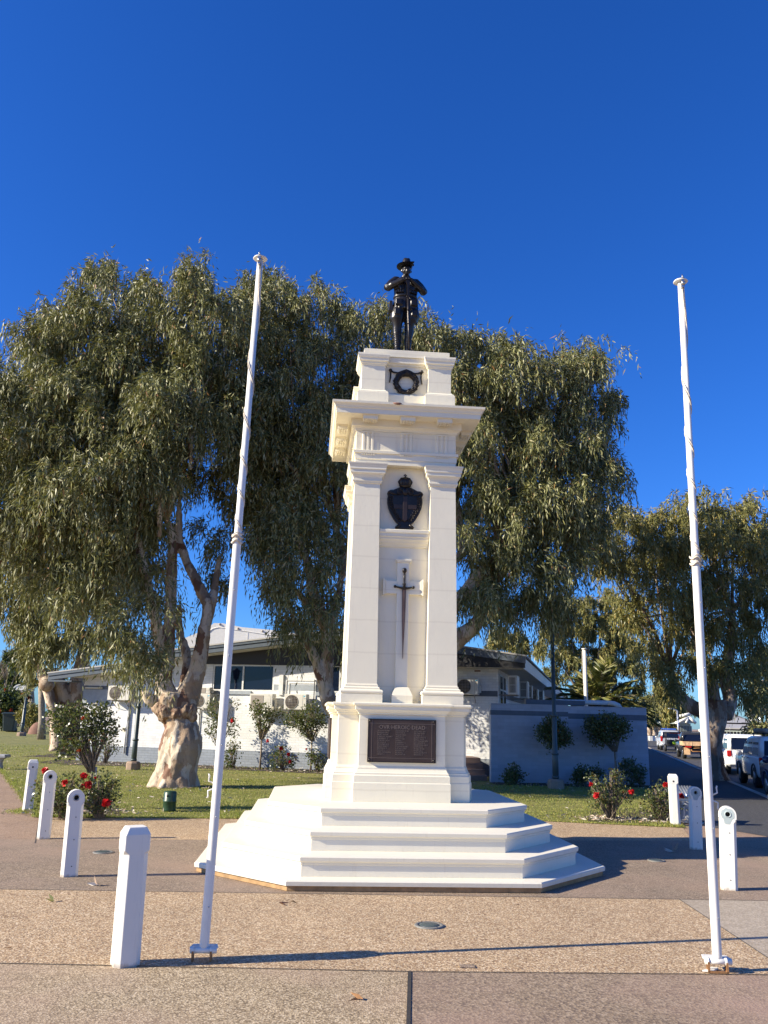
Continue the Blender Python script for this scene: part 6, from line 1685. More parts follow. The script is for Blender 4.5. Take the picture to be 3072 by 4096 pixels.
rosebush('sparse rose with tiny red buds behind the big standard rose', b, [(k(600, 1040), 0.3, 0.3, 0.3), (k(650, 980), 0.25, 0.25, 0.3), (k(690, 1080), 0.2, 0.2, 0.2), (k(570, 1130), 0.2, 0.2, 0.2)], 130, [(k(577, 1020, -0.4), 0.07, 'petal'), (k(563, 1080, -0.4), 0.05, 'petal'), (k(765, 925, -0.2), 0.09, 'petalw'), (k(520, 700, -0.2), 0.06, 'petalw')], None, 0.07, 0.05)
# roses in front of the block wall
c4 = lambda X, Y: (1800 + X / 1.952, 2550 + Y / 1.952)
def yardrose(label, X, Y, pts, cane, n_per=620, stake=False, fl=()):
    b = G(*c4(X, Y)); b = W(L(b).x * 0.965, 12.75, 0.01); kk = lambda x, y, dY=0.0: rel(b, *c4(x, y), dY)
    return rosebush(label, b, [(kk(*p[:2]), p[2], p[2], p[3]) for p in pts], n_per, fl, cane, 0.065, 0.048, stake)
yardrose('round headed standard rose half hidden behind the right lamp post', 803, 1135, [(815, 720, 0.36, 0.30), (740, 740, 0.24, 0.24), (890, 780, 0.24, 0.22), (790, 670, 0.2, 0.16), (800, 820, 0.22, 0.18)], 0.95)
yardrose('dark round headed standard rose with a stake against the block wall', 1225, 1135, [(1230, 720, 0.44, 0.32), (1120, 700, 0.26, 0.24), (1330, 720, 0.26, 0.24), (1240, 640, 0.26, 0.18), (1180, 790, 0.28, 0.2), (1100, 660, 0.12, 0.12), (1360, 670, 0.12, 0.12)], 0.95, 620, True)
yardrose('small dark shrub at the left foot of the block wall', 500, 1135, [(485, 1070, 0.2, 0.2), (505, 1030, 0.1, 0.14), (460, 1100, 0.16, 0.14), (565, 1075, 0.06, 0.1)], None)
yardrose('small shrub in a pot at the middle foot of the block wall', 1020, 1140, [(1030, 1060, 0.22, 0.18), (1000, 1100, 0.2, 0.16), (1140, 1060, 0.18, 0.16)], None)
yardrose('dark airy shrub at the right end of the block wall', 1430, 1140, [(1420, 1020, 0.30, 0.22), (1470, 1060, 0.22, 0.2), (1370, 1010, 0.16, 0.18), (1420, 1110, 0.2, 0.16)], None, 400)
# two flowering bushes by the right row of posts
c5 = lambda X, Y: (1800 + X / 1.304, 2350 + Y / 1.304)
for lab, bx, by, pts, fl in (('spiky rose bush with three red blooms at the lawn edge right of the memorial', 845, 1215,
        [(780, 1040, 0.17, 0.16), (860, 1010, 0.15, 0.17), (900, 1070, 0.18, 0.16), (820, 1110, 0.22, 0.14), (770, 1120, 0.12, 0.12), (740, 1000, 0.08, 0.10), (885, 985, 0.08, 0.10), (850, 980, 0.07, 0.07)], [(765, 1085, 0.066, 'petal'), (945, 1065, 0.06, 'petal'), (735, 1028, 0.045, 'petal')]),
        ('rose bush in front of the square topped post on the right', 1100, 1225,
        [(1060, 1090, 0.16, 0.15), (1110, 1060, 0.14, 0.14), (1150, 1110, 0.18, 0.14), (1060, 1150, 0.15, 0.13), (1120, 1165, 0.17, 0.12), (1170, 1150, 0.12, 0.12)], [(1125, 1030, 0.058, 'petal'), (1205, 1088, 0.06, 'petal'), (1155, 1173, 0.042, 'petal')])):
    b = G(*c5(bx, by)); kk = lambda x, y, dY=0.0: rel(b, *c5(x, y), dY)
    rosebush(lab, b, [(kk(*p[:2]), p[2], p[2], p[3]) for p in pts], 560, [(kk(*f[:2], -0.2), f[2], f[3]) for f in fl], None, 0.045, 0.034)
# ================================================================== VEHICLES
CS = 0.885        # this place was surveyed with a 1.65 m eye height; cars are set to that measure
def rrect(w, y0, y1, c, n=4):
    out = []
    for cx, cy, a0 in ((w - c, y0 + c, -pi / 2), (w - c, y1 - c, 0), (-w + c, y1 - c, pi / 2), (-w + c, y0 + c, pi)):
        for k in range(n + 1):
            a = a0 + pi / 2 * k / n; out.append((cx + c * cos(a), cy + c * sin(a)))
    return out
def layered(mb, layers, smooth=True):
    rg = [[(x, y, z) for x, y in rrect(w, y0, y1, c)] for w, y0, y1, c, z in layers]
    rings(mb, rg, smooth)
def car(label, p, rz, kind, paint, group='vehicles parked along the kerb'):
    t = thing('parked_car', label, 'ute' if 'ute' in kind else 'car', p, rz, group)
    t.scale = (CS,) * 3
    Lc = {'suv': 4.6, 'ute_canopy': 5.2, 'ute_tray': 5.1, 'wagon': 4.7}[kind]
    W_ = 0.90
    P = MAT[paint]
    def ob(name, m_, mat, par=t, bev=0.0): return obj(name, m_, mat, par, bev)
    if kind != 'ute_tray':
        m_ = MB(); layered(m_, [(W_ * 0.92, 0.06, Lc - 0.06, 0.18, 0.36), (W_ * 0.99, 0.0, Lc, 0.2, 0.48), (W_, 0.0, Lc, 0.2, 0.80), (W_ * 0.985, 0.02, Lc - 0.02, 0.2, 1.00), (W_ * 0.95, 0.05, Lc - 0.08, 0.22, 1.06)])
        body = ob('body', m_, P)
        y1 = Lc - 1.25
        m_ = MB(); layered(m_, [(W_ * 0.93, 0.06, y1 + 0.12, 0.16, 1.05), (W_ * 0.89, 0.12, y1 - 0.35, 0.16, 1.45), (W_ * 0.82, 0.20, y1 - 0.75, 0.16, 1.70), (W_ * 0.72, 0.30, y1 - 0.95, 0.16, 1.765)])
        ob('cabin', m_, P)
        m_ = MB()     # rear glass
        m_.add([(-0.70, 0.052, 1.12), (0.70, 0.052, 1.12), (0.64, 0.155, 1.62), (-0.64, 0.155, 1.62)], [(0, 1, 2, 3)]); ob('rear_window', m_, 'glass')
        m_ = MB()
        segs = [(0.35, 1.25), (1.38, 2.15), (2.26, 2.95)] if kind != 'ute_canopy' else [(0.30, 1.55), (1.85, 2.55), (2.65, 3.35)]
        for s in (-1, 1):
            for a, b_ in segs:
                q = [(s * (W_ * 0.928 + 0.004), a, 1.13), (s * (W_ * 0.928 + 0.004), b_ + 0.15, 1.13), (s * (W_ * 0.86 + 0.01), b_ - 0.12 if b_ > 2.5 else b_, 1.56), (s * (W_ * 0.86 + 0.01), a + 0.05, 1.56)]
                m_.add(q, [(0, 1, 2, 3) if s > 0 else (3, 2, 1, 0)])
        ob('side_window', m_, 'glass')
        m_ = MB(); layered(m_, [(W_ * 0.93, -0.08, 0.2, 0.08, 0.42), (W_ * 0.97, -0.10, 0.25, 0.09, 0.50), (W_ * 0.96, -0.07, 0.22, 0.09, 0.66)]); ob('rear_bumper', m_, P if kind != 'suv' else 'plastic')
        for s in (-1, 1):
            m_ = MB(); x0, x1 = sorted((s * 0.70, s * 0.885)); m_.box(x0, x1, -0.012, 0.10, 0.80, 1.06 if kind != 'wagon' else 1.25); ob('tail_light', m_, 'redlens', t, 0.02)
        m_ = MB(); m_.box(-0.20, 0.20, -0.015, 0.01, 0.72, 0.80); ob('number_plate', m_, 'whitelens')
        m_ = MB(); m_.box(-0.62, 0.62, -0.006, 0.02, 0.705, 0.712); m_.box(-0.10, 0.10, -0.025, 0.0, 0.93, 0.97); ob('tailgate_seam', m_, 'plastic')
    else:
        m_ = MB(); layered(m_, [(W_ * 0.92, 2.0, Lc - 0.06, 0.18, 0.40), (W_ * 0.98, 1.95, Lc, 0.2, 0.60), (W_ * 0.98, 1.95, Lc, 0.2, 0.95), (W_ * 0.94, 1.98, Lc - 0.05, 0.2, 1.06)]); ob('body', m_, P)
        m_ = MB(); layered(m_, [(W_ * 0.90, 2.0, 3.7, 0.12, 1.05), (W_ * 0.85, 2.12, 3.35, 0.14, 1.5), (W_ * 0.74, 2.25, 3.1, 0.14, 1.72)]); ob('cabin', m_, P)
        m_ = MB(); m_.add([(-0.66, 1.985, 1.16), (0.66, 1.985, 1.16), (0.60, 2.11, 1.56), (-0.60, 2.11, 1.56)], [(0, 1, 2, 3)]); ob('rear_window', m_, 'glass')
        m_ = MB(); m_.box(-0.93, 0.93, 0.0, 1.9, 0.86, 0.94); m_.box(-0.93, 0.93, -0.03, 0.0, 0.86, 1.13)
        for s in (-1, 1): x0, x1 = sorted((s * 0.90, s * 0.935)); m_.box(x0, x1, 0.001, 1.9, 0.9405, 1.13)
        for x in (-0.86, -0.4, 0.1, 0.6): m_.box(x, x + 0.05, -0.045, -0.0305, 0.87, 1.12)
        ob('tray', m_, 'tray', t, 0.008)
        m_ = MB()
        for s in (-1, 1):
            x0, x1 = sorted((s * 0.46, s * 0.86)); m_.box(x0, x1, 0.28, 0.31, 0.28, 0.74)
        ob('mudflap', m_, 'tray')
        m_ = MB()
        for s in (-1, 1): x0, x1 = sorted((s * 0.40, s * 0.80)); m_.box(x0, x1, 0.0, 0.06, 0.74, 0.83)
        ob('tail_light', m_, 'redlens', t, 0.01)
        m_ = MB(); m_.tube([(-0.42, 0.1, 0.62), (-0.36, 0.02, 0.50), (0.36, 0.02, 0.50), (0.42, 0.1, 0.62)], 0.035, 8); m_.tube([(-0.25, 0.05, 0.80), (0.1, -0.02, 0.78), (0.12, -0.02, 0.70), (-0.28, 0.05, 0.70)], 0.015, 6); ob('tow_bar', m_, 'rust')
        m_ = MB(); m_.box(-0.35, 0.35, 0.3, 4.6, 0.5, 0.72); ob('chassis', m_, 'plastic')
        m_ = MB(); m_.tube([(-0.80, 1.94, 1.13), (-0.74, 1.96, 1.76), (0.74, 1.96, 1.76), (0.80, 1.94, 1.13)], 0.03, 8); ob('headboard', m_, 'plastic')
    for s in (-1, 1):
        for yw in ((0.95, Lc - 0.95) if kind != 'ute_tray' else (0.85, Lc - 0.95)):
            m_ = MB(); x0, x1 = s * (W_ - 0.24), s * (W_ + 0.005)
            m_.tube([(x0, yw, 0.36), (x0 + s * 0.02, yw, 0.36), (x1 - s * 0.02, yw, 0.36), (x1, yw, 0.36)], [0.31, 0.36, 0.36, 0.32], 24); w = ob('wheel', m_, 'black')
            m_ = MB(); m_.tube([(x1 - s * 0.005, yw, 0.36), (x1 + s * 0.004, yw, 0.36)], 0.20, 20)
            ob('rim', m_, 'steel', w)
            m_ = MB(); m_.tube([(s * (W_ + 0.002), yw + 0.42 * cos(a), 0.38 + 0.42 * sin(a)) for a in np.linspace(-0.15, pi + 0.15, 17)], 0.035, 6); ob('wheel_arch', m_, 'plastic' if kind == 'suv' else P)
        m_ = MB(); m_.sphere((s * 1.02, Lc - 1.75, 1.13), 0.13, 12, 8, (0.9, 0.6, 0.8)); m_.tube([(s * 0.86, Lc - 1.72, 1.08), (s * 1.0, Lc - 1.74, 1.10)], 0.03, 6); ob('wing_mirror', m_, P)
        m_ = MB()
        for yh in (1.75, 2.75): m_.box(min(s * 0.9, s * 0.915), max(s * 0.9, s * 0.915), yh, yh + 0.16, 0.98, 1.01)
        ob('door_handle', m_, 'plastic')
    return t
def kerbcar(x, y, fwd_deg=14.2, z=-0.10):
    """place the rear left tyre at the surveyed spot"""
    g = G(x, y, z); h = radians(fwd_deg); f = Vector((sin(h), cos(h), 0)); r = Vector((f.y, -f.x, 0))
    return g + r * 0.86 * CS - f * 0.95 * CS, -h
p, r = kerbcar(3026, 3151, 12.5)
c = car('white four wheel drive with roof rack and dark wheel arches at the right edge', p, r, 'suv', 'carwhite')
mb = MB()
for x in (-0.55, 0.55): mb.tube([(x, 0.3, 1.86), (x, 2.6, 1.86)], 0.022, 6)
for y in (0.5, 1.4, 2.3): mb.tube([(-0.62, y, 1.87), (0.62, y, 1.87)], 0.02, 6)
for x in (-0.55, 0.55):
    for y in (0.5, 2.3): mb.tube([(x, y, 1.74), (x, y, 1.87)], 0.02, 6)
obj('roof_rack', mb, 'plastic', c)
mb = MB(); mb.tube([(-0.50, 0.25, 1.96), (-0.50, 2.2, 1.96)], 0.085, 12); mb.tube([(-0.35, 0.4, 1.94), (-0.3, 2.3, 1.94)], 0.06, 10); obj('rolled_awning', mb, 'grille', c)
mb = MB(); mb.tube([(0.25, -0.10, 0.95), (0.25, -0.30, 0.95)], 0.34, 24); obj('spare_wheel', mb, 'black', c)
mb = MB(); mb.tube([(-1.0, 4.35, 0.9), (-1.02, 4.35, 1.6), (-1.03, 4.33, 2.15)], [0.012, 0.010, 0.006], 6); obj('whip_aerial', mb, 'frame', c)
p, r = kerbcar(2905, 3095, 14.2)
car('white ute with matching canopy parked behind the street gum', p, r, 'ute_canopy', 'carwhite')
p, r = kerbcar(2733, 3034, 13.0)
car('dark ute with a rusty orange steel tray left of the right flagpole', p, r, 'ute_tray', 'cardark')
p, r = kerbcar(2642, 3000, 13.5)
c = car('silver and dark wagon with blue load on its roof, farthest along the kerb', p, r, 'wagon', 'carsilver')
mb = MB(); mb.box(-0.6, 0.6, 0.4, 2.4, 1.80, 1.93); obj('roof_load', mb, 'bluestrap', c, 0.05)
mb = MB(); mb.box(-0.66, -0.60, 0.3, 2.6, 1.76, 1.86); mb.box(0.60, 0.66, 0.3, 2.6, 1.76, 1.86); obj('roof_rack', mb, 'plastic', c)
# small black trailer
g = G(2664, 3006, -0.10); h = radians(13.5); f = Vector((sin(h), cos(h), 0)); rt = Vector((f.y, -f.x, 0))
t = thing('trailer', 'small black caged trailer with a lime green disc parked behind the wagon', 'trailer', g + rt * 0.75, -h); t.scale = (CS,) * 3
mb = MB(); mb.box(-0.75, 0.75, 0, 1.7, 0.52, 0.98); obj('tub', mb, 'plastic', t, 0.02)
mb = MB()
for x in (-0.73, 0.73):
    for y in (0.02, 0.85, 1.68): mb.tube([(x, y, 0.98), (x, y, 1.62)], 0.025, 6)
    mb.tube([(x, 0.02, 1.62), (x, 1.68, 1.62)], 0.025, 6)
for y in (0.02, 1.68): mb.tube([(-0.73, y, 1.62), (0.73, y, 1.62)], 0.03, 6)
for k in range(7): mb.tube([(-0.6 + 0.2 * k, 0.02, 0.98), (-0.6 + 0.2 * k, 0.02, 1.3)], 0.012, 5)
obj('cage', mb, 'plastic', t)
mb = MB(); mb.box(-0.5, 0.5, -0.02, 0.0, 1.50, 1.58); obj('light_bar', mb, 'redlens', t)
mb = MB(); mb.tube([(-0.05, -0.05, 0.74), (-0.05, -0.005, 0.74)], 0.20, 20, squash=(1.3, 0.8)); obj('lime_disc', mb, 'lime', t)
for s in (-1, 1):
    mb = MB(); mb.tube([(s * 0.72, 0.8, 0.32), (s * 0.90, 0.8, 0.32)], 0.32, 18); obj('wheel', mb, 'black', t)
mb = MB(); mb.tube([(-0.5, 1.7, 0.5), (0, 2.6, 0.45)], 0.04, 6); mb.tube([(0.5, 1.7, 0.5), (0, 2.6, 0.45)], 0.04, 6); obj('drawbar', mb, 'plastic', t)
# bow of a dark blue car cut off by the frame
p, r = kerbcar(3092, 3215, 12.0)
car('dark blue car mostly outside the right edge of the picture', p + Vector((0.25, -0.5, 0)), r, 'wagon', 'carblue')

# ================================================================== FAR STREET
def gum_far(label, px, py, Y, rows, ppm, dens, trunk, mat='gum', ll=0.4, lw=0.10, strand=1.2, name='street_tree', bark='bark', group=None):
    base = D(px, py, Y); base.z = -0.02; m_ = MB()
    for i, (path, rd_) in enumerate(trunk):
        limb(m_, [(x, y, Y + dy) for x, y, dy in path], rd_, 9, 0.12, 80 + i)
    return tree(name, label, base, m_, bark, boughs_from(rows, Y, ppm, (-1.0, 1.2), 1.0, int(px)), mat, dens, ll, lw, strand, group)
c8 = lambda X, Y: (2560 + X / 5.53, 2800 + Y / 5.53)
def cc(X, Y, dy=0): return (*c8(X, Y), dy)
def row(*q): return [((2560 + X / 5.53) / Q, (2800 + Y / 5.53) / Q, r / 5.53 / Q) for X, Y, r in q]
gum_far('first white trunked gum in the far street row beyond the block wall', 2596, 2945, 105, row((170, 360, 55), (230, 320, 50), (200, 430, 55), (160, 500, 45), (255, 400, 50)), 0.058, 0.10,
        [([cc(200, 790), cc(200, 680), cc(185, 600), cc(170, 500)], [0.5, 0.4, 0.3, 0.15]), ([cc(200, 690), cc(250, 560), cc(265, 450)], [0.35, 0.25, 0.12])], ll=0.55, lw=0.16, strand=1.6)
gum_far('second white trunked gum in the far street row, beside the parked wagon', 2632, 2945, 105, row((310, 330, 50), (370, 340, 55), (330, 410, 50), (410, 400, 48), (400, 480, 42), (300, 460, 34)), 0.058, 0.10,
        [([cc(300, 790), cc(305, 690), cc(290, 600), cc(270, 500)], [0.5, 0.42, 0.3, 0.15]), ([cc(310, 690), cc(370, 560), cc(385, 440)], [0.4, 0.3, 0.15]), ([cc(410, 770), cc(415, 640), cc(400, 560), cc(430, 460)], [0.4, 0.32, 0.25, 0.12])], ll=0.55, lw=0.16, strand=1.6)
gum_far('tall pale green tree far down the street left of the street gum', 2655, 2945, 150, row((470, 60, 50), (480, 150, 55), (500, 240, 55), (450, 230, 35), (520, 340, 60), (560, 420, 55), (470, 420, 45), (540, 120, 40)), 0.083, 0.05,
        [([cc(500, 760), cc(500, 500), cc(490, 200)], [0.5, 0.4, 0.15])], ll=0.8, lw=0.22, strand=1.6)
gum_far('golden brown tree far down the street above the parked wagon', 2690, 2945, 95, row((620, 380, 60), (690, 360, 60), (640, 470, 60), (730, 450, 60), (780, 400, 50), (680, 550, 55), (760, 540, 50), (800, 600, 30)), 0.052, 0.10,
        [([cc(720, 760), cc(720, 600), cc(700, 450)], [0.4, 0.3, 0.12])], mat='gumgold', ll=0.5, lw=0.15, strand=1.2)
gum_far('dense green round tree behind the pale green pavilion', 2760, 2945, 120, row((960, 230, 50), (1030, 210, 55), (1090, 260, 50), (1000, 310, 50), (1080, 340, 45)), 0.066, 0.10,
        [([cc(1030, 760), cc(1030, 500), cc(1030, 300)], [0.4, 0.3, 0.12])], mat='bushleaf', ll=0.5, lw=0.18, strand=0.9)
gum_far('gum with bare pale limbs at the right edge of the picture beyond the cars', 3060, 2990, 62, [(1640, 1475, 24), (1655, 1450, 22), (1640, 1510, 20), (1652, 1540, 18), (1690, 1460, 40), (1700, 1520, 40), (1632, 1455, 10), (1630, 1600, 10), (1700, 1600, 30)], 0.036, 0.3,
        [([(3095, 2990, 0), (3090, 2900, 0), (3070, 2830, 0), (3050, 2780, 0), (3035, 2740, 0)], [0.35, 0.28, 0.22, 0.16, 0.08]), ([(3085, 2870, 0), (3060, 2770, 0), (3048, 2720, 0)], [0.2, 0.14, 0.07])], ll=0.35, lw=0.1, strand=0.9)
gum_far('dark green treetop peeping over the slate roof right of the memorial', 2040, 2800, 80, [(1060, 1408, 16), (1085, 1400, 18), (1110, 1402, 18), (1125, 1415, 16), (1095, 1422, 24), (1130, 1435, 12)], 0.045, 0.22,
        [([(2030, 2900, 0), (2030, 2700, 0), (2030, 2630, 0)], [0.4, 0.3, 0.1])], mat='gumgold', ll=0.35, lw=0.1, strand=0.8)
# far left garden
gum_far('dark conifer like tree behind the far left lawn', 100, 2900, 88, [(60, 1370, 26), (90, 1390, 30), (50, 1400, 24), (75, 1430, 26), (110, 1440, 26), (40, 1440, 20), (95, 1350, 20)], 0.050, 0.2,
        [([(130, 2900, 0), (120, 2700, 0), (110, 2500, 0)], [0.4, 0.3, 0.1])], mat='bushleaf', ll=0.45, lw=0.15, strand=0.9)
def shrub(label, x, y, Y, blobs, mat, n_per, ll, lw, fl=None, name='shrub', cat='shrub'):
    base = D(x, y, Y); base.z = 0.0
    bl = []
    for bx, by, r in blobs:
        c = D(bx, by, Y + random.uniform(-.5, .5)) - base; rm_ = r * Y / FPX; bl.append((tuple(c), rm_, rm_, rm_ * 0.9))
    t = thing(name, label, cat, base)
    b, d, l, w = bushy(bl, n_per, ll, lw, 0.3); leaf_mesh('foliage', b, d, l, w, mat, t, 0.25)
    m_ = MB()
    for c, rx, ry, rz in bl: m_.tube([(c[0] * 0.3, 0, 0), c], [0.06, 0.02], 6)
    obj('stems', m_, 'stem', t)
    if fl:
        pts = np.array([np.array(bl[i % len(bl)][0]) + unit(RNG.normal(size=3) + np.array([0, -1.2, 0.2])) * bl[i % len(bl)][1] * 1.02 for i in range(fl)])
        for q_ in pts: flower(t, tuple(q_), 0.17, 'petalo')
    return t
shrub('dark hedge dotted with orange flowers at the far left of the lawn', 30, 2890, 76, [(0, 2800, 34), (40, 2790, 34), (15, 2840, 34), (60, 2830, 36), (85, 2800, 26), (50, 2870, 30), (95, 2850, 24), (10, 2880, 28), (-20, 2830, 40)], 'bushleaf', 160, 0.22, 0.13, 14, 'flowering_hedge', 'hedge')
shrub('rounded green bush on the far lawn right of the thin lamp post', 118, 2905, 70, [(110, 2850, 28), (130, 2845, 24), (120, 2875, 28), (100, 2870, 20), (140, 2880, 18), (85, 2860, 12)], 'gumgold', 170, 0.2, 0.12)
shrub('grey leafless thicket behind the far left hedge', 10, 2870, 110, [(10, 2720, 40), (40, 2740, 36), (70, 2720, 34), (20, 2680, 30), (-10, 2700, 40), (95, 2700, 26), (60, 2770, 30)], 'bushleaf', 34, 0.4, 0.15, None, 'thicket', 'trees')
b = D(45, 2880, 100); b.z = 0; t = thing('bare_tree', 'leafless grey tree against the sky at the far left', 'tree', b)
mb = MB(); q_ = random.Random(5)
def twig(p, d, Ln, r, k):
    e = p + d * Ln; mb.tube([p, p.lerp(e, .5) + Vector((q_.uniform(-.1, .1), 0, 0)), e], [r, r * .8, r * .6], 5)
    if k:
        for _ in range(3): twig(e, (d + Vector((q_.uniform(-.7, .7), q_.uniform(-.5, .5), q_.uniform(0, .4)))).normalized(), Ln * .68, r * .55, k - 1)
twig(Vector((-0.8, 0, 0)), Vector((-.05, 0, 1)), 3.2, 0.16, 5); twig(Vector((-2.5, 0, 0)), Vector((.05, 0, 1)), 3.0, 0.15, 5)
obj('limbs', mb, 'stem', t)
b = G(160, 2912); t = shrub('red earth mound beside the small palm', 148, 2915, 66, [(148, 2890, 8)], 'litter', 4, 0.1, 0.05) if False else None
b = D(150, 2915, 68); b.z = 0
mb = MB(); mb.sphere((0, 0, -0.35), 0.75, 20, 12, (1.0, 0.7, 1.7)); o = obj('earth_mound', mb, 'earth'); o.location = b
tag(o, 'low red earth mound at the far end of the left lawn', 'mound')
# shelter with arched pale roof
b = D(82, 2850, 84); b.z = 0; t = thing('park_shelter', 'open shelter with a pale curved roof at the far left', 'shelter', b); t.scale = (0.55, 0.8, 1.06)
mb = MB(); n = 10
arc = [(1.35 * cos(pi - pi * i / n), 3.55 + 0.50 * sin(pi * i / n)) for i in range(n + 1)]; arc2 = [(x * 0.93, z - 0.08) for x, z in arc]
mb.prism(arc + arc2[::-1], 'y', -0.9, 1.2); mb.prism([(-1.25, 3.5), (1.25, 3.5)] + [(x * 0.92, z - 0.09) for x, z in arc][::-1][1:-1], 'y', -0.85, -0.8); obj('roof', mb, 'concwhite', t)
mb = MB()
for x in (-1.1, 1.1):
    for y in (-0.7, 1.0): mb.tube([(x, y, 0), (x, y, 3.55)], 0.07, 8)
mb.box(-1.2, 1.2, -0.8, -0.7, 3.25, 3.5); mb.tube([(-0.9, -0.7, 2.4), (-0.2, -0.7, 3.3)], 0.08, 6); obj('frame', mb, 'grille', t)
# bin, small post and thin lamp on the far lawn
b = dG(20, 1581); t = thing('wheelie_bin', 'dark green wheelie bin on the far left lawn', 'bin', b, 0.1)
b_sc = 1.15
mb = MB(); layered(mb, [(0.42, -0.45, 0.45, 0.08, 0.1), (0.55, -0.6, 0.6, 0.1, 1.45)], False); obj('tub', mb, 'bin', t)
mb = MB(); layered(mb, [(0.62, -0.66, 0.68, 0.1, 1.46), (0.62, -0.66, 0.68, 0.1, 1.54), (0.5, -0.5, 0.6, 0.1, 1.62)], False); obj('lid', mb, 'bin', t)
mb = MB(); mb.tube([(-0.45, 0.5, 0.15), (0.45, 0.5, 0.15)], 0.15, 12); obj('axle_wheels', mb, 'black', t)
o_ = [o for o in bpy.data.objects if o.name.startswith('lamp_post')][0]
lamp(dG(46, 1590), 3.6, 'thin lamp post on the far left lawn near the wheelie bin', 0.115)
b = Vector((*D(12, 3077, 17.8).xy, 0)); b = G(-4, 3077)
t = thing('stone_pedestal', 'grey flared concrete pedestal cut by the left edge on the lawn', 'pedestal', b)
mb = MB(); mb.lathe([(0.13, 0), (0.10, 0.12), (0.085, 0.20), (0.12, 0.28), (0.19, 0.33)], 8, None, False); obj('stem', mb, 'conc', t)
mb = MB(); mb.loft([(-0.2, -0.2), (0.2, -0.2), (0.2, 0.2), (-0.2, 0.2)], [(0, 0.331), (0.01, 0.345), (0.01, 0.40), (-0.02, 0.42)]); obj('top', mb, 'conc', t)
# corrugated topped box behind the roses, right
b = dG(1479, 1778); t = thing('steel_cabinet', 'low steel cabinet with a corrugated sloping lid behind the right posts', 'cabinet', b, radians(-8))
mb = MB(); mb.box(-0.20, 0.22, 0, 0.35, 0.0, 0.44); obj('case', mb, 'zinc', t, 0.01)
mb = MB()
for k in range(10):
    x = -0.23 + 0.05 * k
    mb.tube([(x + 0.0, -0.06, 0.45), (x - 0.0, 0.42, 0.60)], 0.024, 8)
obj('lid', mb, 'zinc', t)
mb = MB(); mb.box(-0.17, -0.01, -0.012, 0.0, 0.05, 0.38); mb.box(0.02, 0.18, -0.012, 0.0, 0.05, 0.38); obj('door', mb, 'conc', t, 0.006)
# thin white pole above the wall
b = W(9.85, 22); t = thing('white_pole', 'thin white pole standing before the palm fronds', 'pole', b)
mb = MB(); mb.tube([(0, 0, 0), (0, 0, 4.66)], [0.085, 0.075], 14); obj('shaft', mb, 'pole', t)
mb = MB(); mb.tube([(0, 0, 4.661), (0, 0, 4.70)], 0.11, 14); obj('cap', mb, 'pole', t)
mb = MB(); mb.tube([(-0.1, -0.03, 4.6), (-0.12, -0.04, 3.9), (-0.09, -0.03, 3.2)], 0.008, 5); obj('halyard', mb, 'rope', t)

# buildings down the street
c9 = lambda X, Y: (2780 + X / 3.404, 2600 + Y / 3.404)
def at9(X, Y, Yd): return D(*c9(X, Y), Yd)
Yh = 75.0
b = at9(550, 1150, Yh); b.z = -0.02; t = thing('verandah_house', 'low house with a grey hipped roof and long verandah across the street', 'house', b, -radians(20))
def h9(X, Y): p = at9(X, Y, Yh) - b; return (p.x / cos(radians(20)), p.z)
mb = MB(); (xl, z1), (xr, _), (_, zr) = h9(300, 990), h9(800, 990), h9(430, 850)
xt0, zt_ = h9(400, 840); xt1, _ = h9(440, 835); _, ze = h9(550, 990)
e0 = xl - 0.8; e1 = h9(792, 990)[0]
mb.add([(e0, 0, ze), (e1, 0, ze), (e1, 12, ze), (e0, 12, ze), (e0 + 2.6, 6, zt_), (xt1, 6, zt_)], [(0, 1, 5, 4), (1, 2, 5), (2, 3, 4, 5), (3, 0, 4), (0, 3, 2, 1)]); obj('roof', mb, 'roofgrey', t)
mb = MB(); _, zv0 = h9(550, 1025); _, zv1 = h9(550, 1062)
mb.add([(e0, -0.1, zv0 + .1), (e1, -0.1, zv0 + .1), (e1 + .2, -2.4, zv1), (e0, -2.4, zv1), (e0, -0.1, zv0), (e1, -0.1, zv0), (e1 + .2, -2.4, zv1 - .1), (e0, -2.4, zv1 - .1)], [(0, 3, 2, 1), (4, 5, 6, 7), (3, 7, 6, 2), (0, 1, 5, 4), (1, 2, 6, 5), (0, 4, 7, 3)]); obj('verandah_roof', mb, 'roofgrey', t)
mb = MB(); mb.box(e0 + .3, e1 - .3, 0.2, 11.5, 0, ze - 0.05); obj('wall', mb, 'brownwall', t)
mb = MB()
x = e0 + 0.6
while x < e1: mb.box(x, x + 0.14, -2.35, -2.21, 0, zv1 - 0.1); x += 2.3
obj('verandah_post', mb, 'frame', t)
mb = MB(); x = e0 + .6
while x < e1 - .2: mb.box(x, x + 0.05, -2.3, -2.26, 0.15, 1.5); x += 0.26
mb.box(e0 + .6, e1, -2.32, -2.24, 1.5, 1.58); obj('railing', mb, 'palegreen', t)
mb = MB()
for k in range(3):
    xw = e0 + 3 + 4.2 * k; mb.box(xw, xw + 1.3, 0.15, 0.199, 0.6, 2.3)
obj('window', mb, 'glass', t)
mb = MB(); cx, cz = h9(500, 830); mb.box(cx - 0.5, cx + 0.5, 5.5, 6.5, zt_ - 1.6, zt_ + 0.35); mb.box(cx - 0.65, cx + 0.65, 5.35, 6.65, zt_ + 0.351, zt_ + 0.6)
for q in (-0.25, 0.25): mb.tube([(cx + q, 6, zt_ + 0.6), (cx + q, 6, zt_ + 0.9)], 0.15, 8)
obj('chimney', mb, 'brownwall', t)
